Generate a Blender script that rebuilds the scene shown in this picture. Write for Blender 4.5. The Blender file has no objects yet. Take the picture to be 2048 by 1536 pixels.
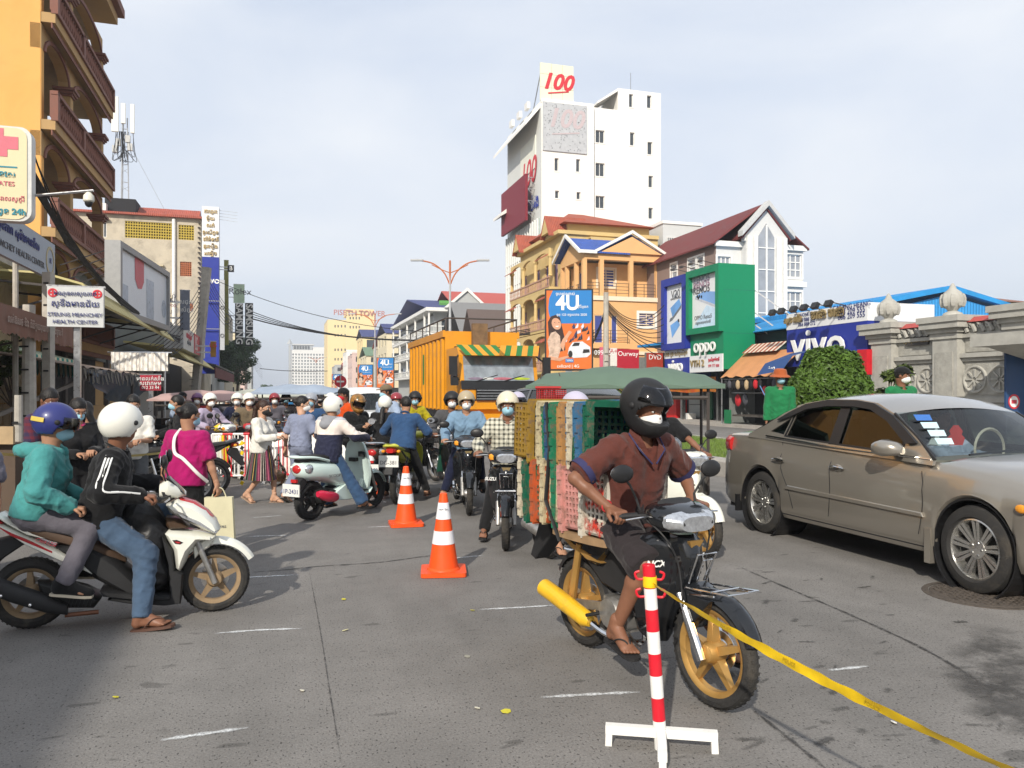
import bpy,math,random
import numpy as np
from mathutils import Vector,Matrix,noise
from mathutils.geometry import tessellate_polygon
R=math.radians
SC=bpy.context.scene
COL=SC.collection
random.seed(4)
# ------------------------------------------------------------------ camera, sky, sun, exposure
FPX,HOR,CAMH=1550.0,785.0,1.62 # focal length in px of a 2048 wide frame, horizon row, eye height
cam=bpy.data.cameras.new('camera');camo=bpy.data.objects.new('camera',cam);COL.objects.link(camo)
camo.location=(0,0,CAMH);camo.rotation_euler=(R(90),0,0)
cam.sensor_width=36;cam.lens=36*FPX/2048;cam.shift_y=(HOR-768)/2048
cam.clip_start=0.05;cam.clip_end=6000
SC.camera=camo
SUN_AZ,SUN_EL=R(196.6),R(32) # clockwise from +Y
world=bpy.data.worlds.new('World');SC.world=world;world.use_nodes=True
_n,_l=world.node_tree.nodes,world.node_tree.links
_bg=_n['Background']
_sky=_n.new('ShaderNodeTexSky');_sky.sky_type='NISHITA';_sky.sun_disc=False
_sky.sun_elevation=SUN_EL;_sky.sun_rotation=SUN_AZ
_sky.air_density=1.0;_sky.dust_density=3.0;_sky.ozone_density=1.6;_sky.altitude=10
_tc=_n.new('ShaderNodeTexCoord');_mp=_n.new('ShaderNodeMapping');_mp.inputs['Scale'].default_value=(1.0,1.0,2.6)
_nz=_n.new('ShaderNodeTexNoise');_nz.inputs['Scale'].default_value=1.7;_nz.inputs['Detail'].default_value=7;_nz.inputs['Roughness'].default_value=.5
_nz.inputs['Distortion'].default_value=.5
_rp=_n.new('ShaderNodeValToRGB');_rp.color_ramp.elements[0].position=.36;_rp.color_ramp.elements[1].position=.74
_rp.color_ramp.elements[0].color=(0,0,0,1);_rp.color_ramp.elements[1].color=(.9,.9,.9,1)
_veil=_n.new('ShaderNodeMixRGB');_veil.inputs[0].default_value=.82;_veil.inputs[2].default_value=(4.0,4.4,5.1,1) # thin high haze
_mx=_n.new('ShaderNodeMixRGB');_mx.inputs[2].default_value=(5.0,5.2,5.5,1) # faint white cloud
_l.new(_tc.outputs['Generated'],_mp.inputs[0]);_l.new(_mp.outputs[0],_nz.inputs[0]);_l.new(_nz.outputs[0],_rp.inputs[0])
_l.new(_rp.outputs[0],_mx.inputs[0]);_l.new(_sky.outputs[0],_veil.inputs[1]);_l.new(_veil.outputs[0],_mx.inputs[1]);_l.new(_mx.outputs[0],_bg.inputs[0])
_bg.inputs[1].default_value=0.15
_sl=bpy.data.lights.new('sun','SUN');_sl.energy=3.9;_sl.angle=R(0.9);_sl.color=(1,.93,.82)
suno=bpy.data.objects.new('sun',_sl);COL.objects.link(suno)
_to=Vector((math.sin(SUN_AZ)*math.cos(SUN_EL),math.cos(SUN_AZ)*math.cos(SUN_EL),math.sin(SUN_EL)))
suno.rotation_euler=_to.to_track_quat('Z','Y').to_euler();suno.location=_to*60
SC.view_settings.view_transform='Standard';SC.view_settings.look='None'
SC.view_settings.gamma=1;SC.view_settings.use_curve_mapping=False;SC.view_settings.exposure=0.32
SC.render.engine='CYCLES'
SC.cycles.max_bounces=6;SC.cycles.diffuse_bounces=3;SC.cycles.glossy_bounces=3;SC.cycles.transmission_bounces=5
SC.cycles.transparent_max_bounces=10;SC.cycles.use_denoising=True
# ------------------------------------------------------------------ frames of reference
TH=math.atan2(470,1550);SN,CS=math.sin(TH),math.cos(TH) # the street runs TH to the left of the view
def RT(s,t,z=0):return Vector((-s*SN+t*CS,s*CS+t*SN,z)) # s metres up the street, t metres to its right
def ST(v):return(-v[0]*SN+v[1]*CS,v[0]*CS+v[1]*SN)
def at(x,y,Y):return Vector(((x-1024)/FPX*Y,Y,CAMH+(HOR-y)/FPX*Y))
def gnd(x,y):return at(x,y,FPX*CAMH/(y-HOR))
def onT(x,t):d=(x-1024)/FPX;Y=t/(d*CS+SN);return(d*Y,Y) # where the sight line of column x meets the line t
def sAt(x,t):X,Y=onT(x,t);return -X*SN+Y*CS
# ------------------------------------------------------------------ materials
def lin(c):return c/12.92 if c<=.04045 else((c+.055)/1.055)**2.4
def hexc(h,k=1.0):return tuple(lin(int(h[i:i+2],16)/255)*k for i in(0,2,4))
MATS={}
def NN(m,kind,**kw):
 n=m.node_tree.nodes.new(kind)
 for k,v in kw.items():
  if k in n.inputs:n.inputs[k].default_value=v
  else:setattr(n,k,v)
 return n
def mat(name,col=(.5,.5,.5),rough=.6,metal=0,var=.15,scale=6,bump=0,bscale=90,spec=.4,coat=0,trans=0,alpha=1,emit=0,ior=1.45,sheen=0,dirt=None,dscale=2.0,damt=.5):
 if name in MATS:return MATS[name]
 if isinstance(col,str):col=hexc(col)
 m=bpy.data.materials.new(name);m.use_nodes=True;MATS[name]=m
 L=m.node_tree.links;b=m.node_tree.nodes['Principled BSDF']
 b.inputs['Roughness'].default_value=rough;b.inputs['Metallic'].default_value=metal
 b.inputs['Specular IOR Level'].default_value=spec;b.inputs['Coat Weight'].default_value=coat;b.inputs['Coat Roughness'].default_value=.08
 b.inputs['Transmission Weight'].default_value=trans;b.inputs['IOR'].default_value=ior;b.inputs['Alpha'].default_value=alpha
 b.inputs['Sheen Weight'].default_value=sheen
 if emit:b.inputs['Emission Color'].default_value=(*col,1);b.inputs['Emission Strength'].default_value=emit
 b.inputs['Base Color'].default_value=(*col,1)
 if var or bump or dirt:
  tc=NN(m,'ShaderNodeTexCoord')
 if var:
  nz=NN(m,'ShaderNodeTexNoise',Scale=scale,Detail=5.0,Roughness=.6)
  mr=NN(m,'ShaderNodeMapRange');mr.inputs[1].default_value=.25;mr.inputs[2].default_value=.75
  mr.inputs[3].default_value=1-var;mr.inputs[4].default_value=1+var*.7
  mx=NN(m,'ShaderNodeMixRGB',blend_type='MULTIPLY');mx.inputs[0].default_value=1;mx.inputs[1].default_value=(*col,1)
  L.new(tc.outputs['Object'],nz.inputs[0]);L.new(nz.outputs[0],mr.inputs[0]);L.new(mr.outputs[0],mx.inputs[2])
  last=mx
  if dirt:
   n2=NN(m,'ShaderNodeTexNoise',Scale=dscale,Detail=8.0,Roughness=.7,Distortion=.6)
   r2=NN(m,'ShaderNodeMapRange');r2.inputs[1].default_value=.5;r2.inputs[2].default_value=.68;r2.inputs[4].default_value=damt
   x2=NN(m,'ShaderNodeMixRGB');x2.inputs[2].default_value=(*dirt,1)
   L.new(tc.outputs['Object'],n2.inputs[0]);L.new(n2.outputs[0],r2.inputs[0]);L.new(r2.outputs[0],x2.inputs[0]);L.new(last.outputs[0],x2.inputs[1]);last=x2
  L.new(last.outputs[0],b.inputs['Base Color'])
  rr=NN(m,'ShaderNodeMapRange');rr.inputs[1].default_value=.3;rr.inputs[2].default_value=.7
  rr.inputs[3].default_value=max(.02,rough*.85);rr.inputs[4].default_value=min(1,rough*1.2)
  L.new(nz.outputs[0],rr.inputs[0]);L.new(rr.outputs[0],b.inputs['Roughness'])
 if bump:
  nb=NN(m,'ShaderNodeTexNoise',Scale=bscale,Detail=3.0);bp=NN(m,'ShaderNodeBump');bp.inputs['Strength'].default_value=bump;bp.inputs['Distance'].default_value=.015
  L.new(tc.outputs['Object'],nb.inputs[0]);L.new(nb.outputs[0],bp.inputs['Height']);L.new(bp.outputs[0],b.inputs['Normal'])
 return m
def ramp(m,stops,const=True):
 r=NN(m,'ShaderNodeValToRGB');cr=r.color_ramp;cr.interpolation='CONSTANT' if const else 'LINEAR'
 while len(cr.elements)<len(stops):cr.elements.new(.5)
 for e,(p,c)in zip(cr.elements,stops):e.position=p;e.color=(*(hexc(c)if isinstance(c,str)else c),1)
 return r
def band_mat(name,stops,axis='Z',lo=0,hi=2,rough=.85,bump=.3): # bands of colour woven across a garment
 if name in MATS:return MATS[name]
 m=mat(name,(.5,.5,.5),rough,var=0,bump=bump,bscale=120,sheen=.1);L=m.node_tree.links
 tc=NN(m,'ShaderNodeTexCoord');sp=NN(m,'ShaderNodeSeparateXYZ');mr=NN(m,'ShaderNodeMapRange')
 mr.inputs[1].default_value=lo;mr.inputs[2].default_value=hi;r=ramp(m,stops)
 L.new(tc.outputs['Object'],sp.inputs[0]);L.new(sp.outputs[axis],mr.inputs[0]);L.new(mr.outputs[0],r.inputs[0])
 L.new(r.outputs[0],m.node_tree.nodes['Principled BSDF'].inputs['Base Color']);return m
def plaid_mat(name,base,dark,pitch=.035,mid=None):
 if name in MATS:return MATS[name]
 m=mat(name,(.5,.5,.5),.85,var=0,bump=.25,bscale=120,sheen=.1);L=m.node_tree.links
 tc=NN(m,'ShaderNodeTexCoord');sp=NN(m,'ShaderNodeSeparateXYZ');L.new(tc.outputs['Object'],sp.inputs[0]);res=None
 for ax in('Y','Z'):
  a=NN(m,'ShaderNodeMath',operation='MULTIPLY');a.inputs[1].default_value=1/pitch
  f=NN(m,'ShaderNodeMath',operation='FRACT');g=NN(m,'ShaderNodeMath',operation='LESS_THAN');g.inputs[1].default_value=.42
  L.new(sp.outputs[ax],a.inputs[0]);L.new(a.outputs[0],f.inputs[0]);L.new(f.outputs[0],g.inputs[0])
  h=NN(m,'ShaderNodeMath',operation='MULTIPLY');h.inputs[1].default_value=.5;L.new(g.outputs[0],h.inputs[0])
  if res is None:res=h
  else:
   s=NN(m,'ShaderNodeMath',operation='ADD');L.new(res.outputs[0],s.inputs[0]);L.new(h.outputs[0],s.inputs[1]);res=s
 x=NN(m,'ShaderNodeMixRGB');x.inputs[1].default_value=(*hexc(base),1);x.inputs[2].default_value=(*hexc(dark),1)
 L.new(res.outputs[0],x.inputs[0]);L.new(x.outputs[0],m.node_tree.nodes['Principled BSDF'].inputs['Base Color']);return m
 # ------------------------------------------------------------------ meshes
class MB:
 def __init__(s):s.v=[];s.f=[];s.sm=False
 def add(s,vs,fs):
  o=len(s.v);s.v+=[tuple(p)for p in vs];s.f+=[tuple(i+o for i in f)for f in fs];return s
 def box(s,c,d,rz=0,ry=0,rx=0,taper=1.0):
  hx,hy,hz=d[0]/2,d[1]/2,d[2]/2
  m=Matrix.Rotation(rz,3,'Z')@Matrix.Rotation(ry,3,'Y')@Matrix.Rotation(rx,3,'X');c=Vector(c)
  vs=[c+m@Vector((x*hx*(taper if z>0 else 1),y*hy*(taper if z>0 else 1),z*hz))for z in(-1,1)for y in(-1,1)for x in(-1,1)]
  return s.add(vs,[(0,2,3,1),(4,5,7,6),(0,1,5,4),(2,6,7,3),(0,4,6,2),(1,3,7,5)])
 def bb(s,x0,x1,y0,y1,z0,z1):return s.box(((x0+x1)/2,(y0+y1)/2,(z0+z1)/2),(abs(x1-x0),abs(y1-y0),abs(z1-z0)))
 def bar(s,a,b,w,h=None,up=(0,0,1)):
  a,b=Vector(a),Vector(b);d=(b-a).normalized();u=Vector(up)
  if abs(d.dot(u))>.98:u=Vector((1,0,0))
  x=d.cross(u).normalized()*w/2;y=x.cross(d).normalized()*(h or w)/2
  vs=[p+q for p in(a,b)for q in(-x-y,x-y,x+y,-x+y)]
  return s.add(vs,[(0,1,2,3),(7,6,5,4),(0,4,5,1),(1,5,6,2),(2,6,7,3),(3,7,4,0)])
 def tube(s,pts,r,n=8,cap=True,flat=1.0,up=None):
  pts=[Vector(p)for p in pts];rs=r if isinstance(r,(list,tuple))else[r]*len(pts);rings=[];px=None
  for i,p in enumerate(pts):
   d=(pts[min(i+1,len(pts)-1)]-pts[max(i-1,0)])
   d=d.normalized()if d.length>1e-9 else Vector((0,0,1))
   if px is None:
    u=Vector(up)if up else(Vector((0,0,1))if abs(d.z)<.9 else Vector((1,0,0)))
    px=d.cross(u).normalized()
   else:
    px=(px-d*px.dot(d));px=px.normalized()if px.length>1e-6 else d.orthogonal().normalized()
   py=d.cross(px)
   rings.append([p+(px*math.cos(2*math.pi*k/n)+py*math.sin(2*math.pi*k/n)*flat)*rs[i]for k in range(n)])
  return s.loft(rings,cap)
 def loft(s,rings,cap=True,closed=True):
  n=len(rings[0]);o=len(s.v)
  for rg in rings:s.v+=[tuple(p)for p in rg]
  for i in range(len(rings)-1):
   for k in range(n if closed else n-1):
    a,b=o+i*n+k,o+i*n+(k+1)%n;s.f.append((a,b,b+n,a+n))
  if cap and closed:
   s.f.append(tuple(o+k for k in range(n))[::-1]);s.f.append(tuple(o+(len(rings)-1)*n+k for k in range(n)))
  return s
 def lathe(s,prof,n=16,c=(0,0,0),axis='Z',cap=True,sx=1,sy=1): # prof: (radius, height)
  c=Vector(c);rings=[]
  for r,h in prof:
   rg=[]
   for k in range(n):
    a=2*math.pi*k/n;p=(r*math.cos(a)*sx,r*math.sin(a)*sy,h)
    rg.append(c+Vector(p if axis=='Z' else(p[0],h,-p[1])if axis=='Y' else(h,p[0],p[1])))
   rings.append(rg)
  return s.loft(rings,cap)
 def ell(s,c,r,n=14,m=9,rot=None):
  c=Vector(c);rings=[]
  for i in range(m+1):
   ph=math.pi*i/m;ph=min(max(ph,.04),math.pi-.04)
   rg=[]
   for k in range(n):
    a=2*math.pi*k/n;p=Vector((r[0]*math.sin(ph)*math.cos(a),r[1]*math.sin(ph)*math.sin(a),-r[2]*math.cos(ph)))
    rg.append(c+(rot@p if rot else p))
   rings.append(rg)
  return s.loft(rings,True)
 def prism(s,poly,p0,u,v,w,holes=()): # polygon (a,b) -> p0 + a*u + b*v, extruded by vector w
  p0,u,v,w=Vector(p0),Vector(u),Vector(v),Vector(w);loops=[list(poly)]+[list(h)for h in holes]
  flat=[q for l in loops for q in l];tri=tessellate_polygon([[Vector((a,b,0))for a,b in l]for l in loops])
  n=len(flat);o=len(s.v)
  for k in(0,1):s.v+=[tuple(p0+u*a+v*b+w*k)for a,b in flat]
  for t in tri:
   t=tuple(t);A,B,C_=(Vector(flat[i])for i in t)
   if(B-A).cross(C_-A)<0:t=t[::-1]
   s.f.append(tuple(o+n+i for i in t));s.f.append(tuple(o+i for i in t[::-1]))
  base=0
  for l in loops:
   m=len(l)
   for i in range(m):
    a,b=o+base+i,o+base+(i+1)%m;s.f.append((a,b,b+n,a+n))
   base+=m
  return s
 def pillow(s,poly,w,edge=.35,inset=.03,cx=0.0,lift=None): # side-view panel in x,z, symmetric about y=cx: full width w in the middle, w*edge at the rim
  n=len(poly);P=[Vector((a,b))for a,b in poly]
  area=sum(P[i].x*P[(i+1)%n].y-P[(i+1)%n].x*P[i].y for i in range(n))
  if area<0:P.reverse()
  ins=[]
  for i in range(n):
   a,b,c=P[i-1],P[i],P[(i+1)%n];e1=(b-a).normalized();e2=(c-b).normalized()
   nn=Vector((-(e1+e2).y,(e1+e2).x));nn=nn.normalized()if nn.length>1e-6 else Vector((-e1.y,e1.x))
   ins.append(b+nn*inset)
  h=w/2;rings=[[(p.x,cx-h,p.y)for p in ins],[(p.x*.55+q.x*.45,cx-h*(.75+.25*edge),p.y*.55+q.y*.45)for p,q in zip(ins,P)],[(p.x,cx-h*edge,p.y)for p in P],
  [(p.x,cx+h*edge,p.y)for p in P],[(p.x*.55+q.x*.45,cx+h*(.75+.25*edge),p.y*.55+q.y*.45)for p,q in zip(ins,P)],[(p.x,cx+h,p.y)for p in ins]]
  o=len(s.v);s.loft(rings,False)
  tri=tessellate_polygon([[Vector((p.x,p.y,0))for p in ins]])
  for t in tri:
   t=tuple(t);A,B,C_=(ins[i]for i in t)
   if(B-A).cross(C_-A)<0:t=t[::-1]
   s.f.append(tuple(o+i for i in t));s.f.append(tuple(o+5*n+i for i in t[::-1]))
  return s
 def smooth(s):s.sm=True;return s
 def mesh(s,name,m=None):
  me=bpy.data.meshes.new(name);me.from_pydata(s.v,[],s.f)
  if m:me.materials.append(m)
  me.update()
  if s.sm:me.polygons.foreach_set('use_smooth',[True]*len(me.polygons));me.set_sharp_from_angle(angle=R(38))
  return me
 def obj(s,name,m,parent=None,loc=None,rz=0):return link(name,s.mesh(name,m),parent,loc,rz)
def link(name,data,parent=None,loc=None,rz=0):
 o=bpy.data.objects.new(name,data);COL.objects.link(o)
 if parent:o.parent=parent
 if loc is not None:o.location=loc
 if rz:o.rotation_euler=(0,0,rz)
 return o
def tag(o,label=None,cat=None,group=None,kind=None):
 if label:o['label']=label
 if cat:o['category']=cat
 if group:o['group']=group
 if kind:o['kind']=kind
 return o
def thing(name,label,cat,loc=(0,0,0),rz=0,group=None):
 return tag(link(name,None,None,Vector(loc),rz),label,cat,group)
def copy_tree(o,parent=None):
 c=o.copy();COL.objects.link(c);c.parent=parent
 for ch in o.children:copy_tree(ch,c)
 return c
def crom(pts,k=6,closed=False): # Catmull-Rom through 2D or 3D points
 P=[Vector(p)for p in pts];n=len(P);out=[]
 for i in range(n if closed else n-1):
  p0,p1,p2,p3=(P[(i-1)%n],P[i],P[(i+1)%n],P[(i+2)%n])if closed else(P[max(i-1,0)],P[i],P[i+1],P[min(i+2,n-1)])
  for j in range(k):
   t=j/k;out.append(.5*((2*p1)+(p2-p0)*t+(2*p0-5*p1+4*p2-p3)*t*t+(3*p1-p0-3*p2+p3)*t**3))
 if not closed:out.append(P[-1])
 return out
def text(body,parent,loc,size,m,xdir=(1,0,0),up=(0,0,1),ext=.004,align='CENTER',shear=0,name='lettering',sx=1.0,bold=0.0,space=1.0):
 c=bpy.data.curves.new(name,'FONT');c.body=body;c.size=size;c.extrude=ext;c.align_x=align;c.align_y='CENTER';c.shear=shear;c.offset=bold;c.space_character=space
 c.resolution_u=3;tmp=bpy.data.objects.new('tmp',c);me=bpy.data.meshes.new_from_object(tmp);bpy.data.objects.remove(tmp);me.materials.clear();me.materials.append(m);o=link(name,me,parent)
 x=Vector(xdir).normalized();z=x.cross(Vector(up)).normalized();y=z.cross(x)
 mm=Matrix((x*sx,y,z)).transposed().to_4x4();mm.translation=Vector(loc);o.matrix_local=mm;return o
 # ------------------------------------------------------------------ implicit surfaces for bodies and clothes (surface nets)
class SDF:
 def __init__(s):s.p=[];s.cuts=[];s.sub=[]
 def cap(s,a,b,ra,rb,k=.02,end=None):s.p.append(('c',np.array(a,float),np.array(b,float),ra,rb,k,end));return s
 def ell(s,c,r,k=.015,rot=None):s.p.append(('e',np.array(c,float),np.array(r,float),np.array(rot.transposed()if rot else Matrix.Identity(3),float),0,k,None));return s
 def cut(s,p,n):s.cuts.append((np.array(p,float),np.array(n,float)));return s # keep the side the normal points away from
 def minus(s,a,b,ra,rb):s.sub.append((np.array(a,float),np.array(b,float),ra,rb));return s
def _capd(X,a,b,ra,rb):
 ab=b-a;L2=max(float(ab@ab),1e-9);q=X-a
 t=np.clip((q@ab)/L2,0,1);d=q-t[...,None]*ab
 return np.sqrt((d*d).sum(-1))-(ra+(rb-ra)*t)
def nets(sd,h,inflate=0.0,wrinkle=0.0,seed=0.0,shell=None,wf=1.0):
 lo=np.full(3,1e9);hi=-lo
 for q in sd.p:
  if q[0]=='c':r=max(q[3],q[4]);lo=np.minimum(lo,np.minimum(q[1],q[2])-r);hi=np.maximum(hi,np.maximum(q[1],q[2])+r)
  else:r=q[2].max();lo=np.minimum(lo,q[1]-r);hi=np.maximum(hi,q[1]+r)
 pad=inflate+wrinkle+2.5*h+.012;lo-=pad;hi+=pad
 n=np.ceil((hi-lo)/h).astype(int)+1;F=np.full(n,1.0)
 ax=[lo[i]+h*np.arange(n[i])for i in range(3)]
 for q in sd.p:
  k=q[5];m=k*1.5+inflate+wrinkle+2.5*h
  if q[0]=='c':r=max(q[3],q[4]);l2=np.minimum(q[1],q[2])-r-m;h2=np.maximum(q[1],q[2])+r+m
  else:r=q[2].max();l2=q[1]-r-m;h2=q[1]+r+m
  i0=np.clip(((l2-lo)/h).astype(int),0,n);i1=np.clip(((h2-lo)/h).astype(int)+2,0,n)
  sl=tuple(slice(a,b)for a,b in zip(i0,i1))
  X=np.stack(np.meshgrid(ax[0][sl[0]],ax[1][sl[1]],ax[2][sl[2]],indexing='ij'),-1)
  if X.size==0:continue
  if q[0]=='c':
   d=_capd(X,q[1],q[2],q[3],q[4])
   if q[6]is not None:
    e=(q[2]-q[1])/max(1e-9,np.linalg.norm(q[2]-q[1]))
    if q[6]in('b','ab'):d=np.maximum(d,(X-q[2])@e-inflate)
    if q[6]in('a','ab'):d=np.maximum(d,-((X-q[1])@e)-inflate)
  else:
   y=(X-q[1])@q[3].T;k0=np.sqrt(((y/q[2])**2).sum(-1));k1=np.sqrt(((y/q[2]**2)**2).sum(-1))+1e-9;d=k0*(k0-1)/k1
  G=F[sl];hh=np.clip(.5+.5*(G-d)/k,0,1);F[sl]=G*(1-hh)+d*hh-k*hh*(1-hh)
 X=None
 if wrinkle or sd.cuts or sd.sub or shell:
  X=np.stack(np.meshgrid(*ax,indexing='ij'),-1)
 if wrinkle:
  x,y,z=X[...,0],X[...,1],X[...,2];s_=seed
  a1=(30*z+15*y+6*x+3.0*np.sin(9*x+s_)+2.2*np.sin(12*y+2*s_)+1.2*np.sin(31*x+17*z))*wf+s_;a2=(24*x-27*y+14*z+2.4*np.sin(13*z+s_)+1.2*np.sin(29*y+s_))*wf+2*s_
  m1=.5+.5*np.sin(7*x-9*y+8*z+s_*1.7);m2=.5+.5*np.sin(10*z+6*x-5*y+s_);w=1.5*(1-np.abs(np.sin(a1)))**1.6*m1+1.3*(1-np.abs(np.sin(a2)))**1.6*m2-.45+.25*np.sin(70*z+40*y+5*np.sin(20*x))*m2
  F=F-wrinkle*w*.7
 F=F-inflate
 if shell:F=np.maximum(F,-(F+shell))
 for a,b,ra,rb in sd.sub:F=np.maximum(F,-_capd(X,a,b,ra,rb))
 for p,nn in sd.cuts:F=np.maximum(F,(X-p)@nn)
 F[0],F[-1],F[:,0],F[:,-1],F[:,:,0],F[:,:,-1]=(1,)*6
 ins=F<0
 c=[ins[i:n[0]-1+i,j:n[1]-1+j,k:n[2]-1+k]for i in(0,1)for j in(0,1)for k in(0,1)]
 cnt=sum(q.astype(np.int8)for q in c);act=(cnt>0)&(cnt<8);idx=np.argwhere(act)
 if len(idx)==0:return np.zeros((0,3)),[]
 num=-np.ones(act.shape,np.int64);num[tuple(idx.T)]=np.arange(len(idx))
 acc=np.zeros((len(idx),3));w=np.zeros(len(idx))
 cor=[(i,j,k)for i in(0,1)for j in(0,1)for k in(0,1)]
 fv={q:F[idx[:,0]+q[0],idx[:,1]+q[1],idx[:,2]+q[2]]for q in cor}
 for q in cor:
  for a in range(3):
   if q[a]==0:
    r=list(q);r[a]=1;r=tuple(r);f0,f1=fv[q],fv[r];m=(f0<0)!=(f1<0)
    t=np.where(m,f0/np.where(f0==f1,1,f0-f1),0);p=np.array(q,float)[None].repeat(len(idx),0);p[:,a]+=t
    acc[m]+=p[m];w[m]+=1
 V=lo+h*(idx+acc/w[:,None]);Q=[]
 for a in range(3):
  s0=[slice(None)]*3;s1=[slice(None)]*3;s0[a]=slice(0,-1);s1[a]=slice(1,None)
  A,B=ins[tuple(s0)],ins[tuple(s1)];e=np.argwhere(A!=B);b,c2=(a+1)%3,(a+2)%3
  e=e[(e[:,b]>0)&(e[:,c2]>0)&(e[:,b]<n[b]-1)&(e[:,c2]<n[c2]-1)]
  if not len(e):continue
  flip=~A[tuple(e.T)]
  def g(db,dc):f=e.copy();f[:,b]+=db;f[:,c2]+=dc;return num[tuple(f.T)]
  q=np.stack([g(-1,-1),g(0,-1),g(0,0),g(-1,0)],1);q[flip]=q[flip][:,::-1];Q.append(q)
 Q=np.concatenate(Q);Q=Q[(Q>=0).all(1)]
 return V,Q
def sdf_mesh(parts,name,m): # parts: list of (V, Q) merged into one mesh
 V=np.concatenate([p[0]for p in parts if len(p[0])]);o=0;Qs=[]
 for v,q in parts:
  if len(v):Qs.append(np.asarray(q)+o);o+=len(v)
 Q=np.concatenate(Qs);me=bpy.data.meshes.new(name);me.vertices.add(len(V));me.vertices.foreach_set('co',V.astype(np.float32).ravel())
 me.loops.add(len(Q)*4);me.loops.foreach_set('vertex_index',Q.astype(np.int32).ravel());me.polygons.add(len(Q))
 me.polygons.foreach_set('loop_start',np.arange(0,len(Q)*4,4,dtype=np.int32));me.polygons.foreach_set('loop_total',np.full(len(Q),4,np.int32))
 me.polygons.foreach_set('use_smooth',np.ones(len(Q),bool));me.update(calc_edges=True);me.validate()
 if m:me.materials.append(m)
 return me
 # ------------------------------------------------------------------ the ground, roads and pavements
def asphalt():
 m=mat('asphalt',(.125,.117,.108),.88,var=0,spec=.3);L=m.node_tree.links;b=m.node_tree.nodes['Principled BSDF']
 tc=NN(m,'ShaderNodeTexCoord');O=tc.outputs['Object']
 def noise_(sc,lo,hi,a,bb,det=4.0,rough=.6,stretch=None):
  n=NN(m,'ShaderNodeTexNoise',Scale=sc,Detail=det,Roughness=rough);r=NN(m,'ShaderNodeMapRange')
  for i,v in((1,lo),(2,hi),(3,a),(4,bb)):r.inputs[i].default_value=v
  if stretch:
   mp=NN(m,'ShaderNodeMapping');mp.inputs['Scale'].default_value=stretch;L.new(O,mp.inputs[0]);L.new(mp.outputs[0],n.inputs[0])
  else:L.new(O,n.inputs[0])
  L.new(n.outputs[0],r.inputs[0]);return r
 big=noise_(.35,.3,.7,.80,1.16,6.0,.65);mid=noise_(2.2,.3,.7,.90,1.08);grain=noise_(85,.3,.7,.82,1.16,2.0);pit=noise_(60,.30,.38,.38,1,1.5,.5,(1.4,.8,1))
 streak=noise_(1.0,.35,.65,.93,1.05,3.0,.6,(1.6,.12,1));spot=noise_(3.3,.29,.325,.66,1,2.0,.5,(.8,1.9,1))
 grit=noise_(150,.62,.72,1,1.35,1.0)
 cur=None
 for r in(big,mid,grain,pit,streak,spot,grit):
  if cur is None:cur=r
  else:
   x=NN(m,'ShaderNodeMath',operation='MULTIPLY');L.new(cur.outputs[0],x.inputs[0]);L.new(r.outputs[0],x.inputs[1]);cur=x
 mx=NN(m,'ShaderNodeMixRGB',blend_type='MULTIPLY');mx.inputs[0].default_value=1;mx.inputs[1].default_value=(.186,.176,.164,1)
 L.new(cur.outputs[0],mx.inputs[2]);L.new(mx.outputs[0],b.inputs['Base Color'])
 bp=NN(m,'ShaderNodeBump');bp.inputs['Strength'].default_value=.55;bp.inputs['Distance'].default_value=.006
 ad=NN(m,'ShaderNodeMath',operation='ADD');L.new(grain.outputs[0],ad.inputs[0]);L.new(pit.outputs[0],ad.inputs[1]);L.new(ad.outputs[0],bp.inputs['Height']);L.new(bp.outputs[0],b.inputs['Normal'])
 return m
M_ASPH=asphalt()
M_CONC=mat('concrete',(.36,.34,.31),.9,var=.25,scale=3,bump=.3,bscale=40,dirt=(.16,.145,.125),dscale=1.2,damt=.6)
M_PAVE=mat('paving',(.38,.35,.31),.9,var=.25,scale=2,bump=.2,dirt=(.2,.17,.14))
M_EARTH=mat('earth',(.22,.19,.15),.95,var=.3,scale=.6)
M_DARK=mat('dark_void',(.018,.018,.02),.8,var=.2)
M_BLACK=mat('black_plastic',(.018,.018,.019),.42,var=.15,bump=.05,bscale=200)
M_STEEL=mat('steel',(.55,.55,.55),.3,metal=1,var=.15,scale=20)
M_WHITEP=mat('white_paint',(.78,.77,.73),.5,var=.06,dirt=(.55,.52,.46),dscale=4,damt=.35)
M_GLASS_D=mat('window_glass',(.05,.06,.07),.08,var=.1,spec=.7)
M_WHITEW=mat('white_wall',(.80,.785,.74),.85,var=.05,scale=.6,dirt=(.62,.6,.54),dscale=.5,damt=.3)
def sheet(name,t0,t1,s0,s1,z,m,n=1):
 mb=MB();v=[]
 for i in range(n+1):
  s=s0+(s1-s0)*i/n;v+=[(t0,s,z),(t1,s,z)]
 mb.add(v,[(2*i,2*i+1,2*i+3,2*i+2)for i in range(n)])
 return tag(mb.obj(name,m,None,(0,0,0),TH),kind='structure')
sheet('ground',-2500,2500,-400,5500,-.02,M_EARTH)
road=sheet('road',-5.2,8.2,-40,900,0,M_ASPH)
sheet('road_opposite',12.2,20.2,-40,900,0,M_ASPH)
for nm,t0,t1 in(('pavement_left',-9.5,-5.2),('pavement_right',20.2,24.5)):
 tag(MB().bb(t0,t1,-40,700,-.1,.13).obj(nm,M_PAVE,None,(0,0,0),TH),kind='structure')
med=tag(MB().bb(8.48,12.0,-20,300,-.1,.27).obj('median',M_EARTH,None,(0,0,0),TH),kind='structure')
ks=MB();ks.prism([(0,0),(.28,0),(.28,.33),(.05,.33),(0,.28)],(0,0,0),(1,0,0),(0,0,1),(0,.985,0));ksm=ks.mesh('kerb_stone',M_CONC)
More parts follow.
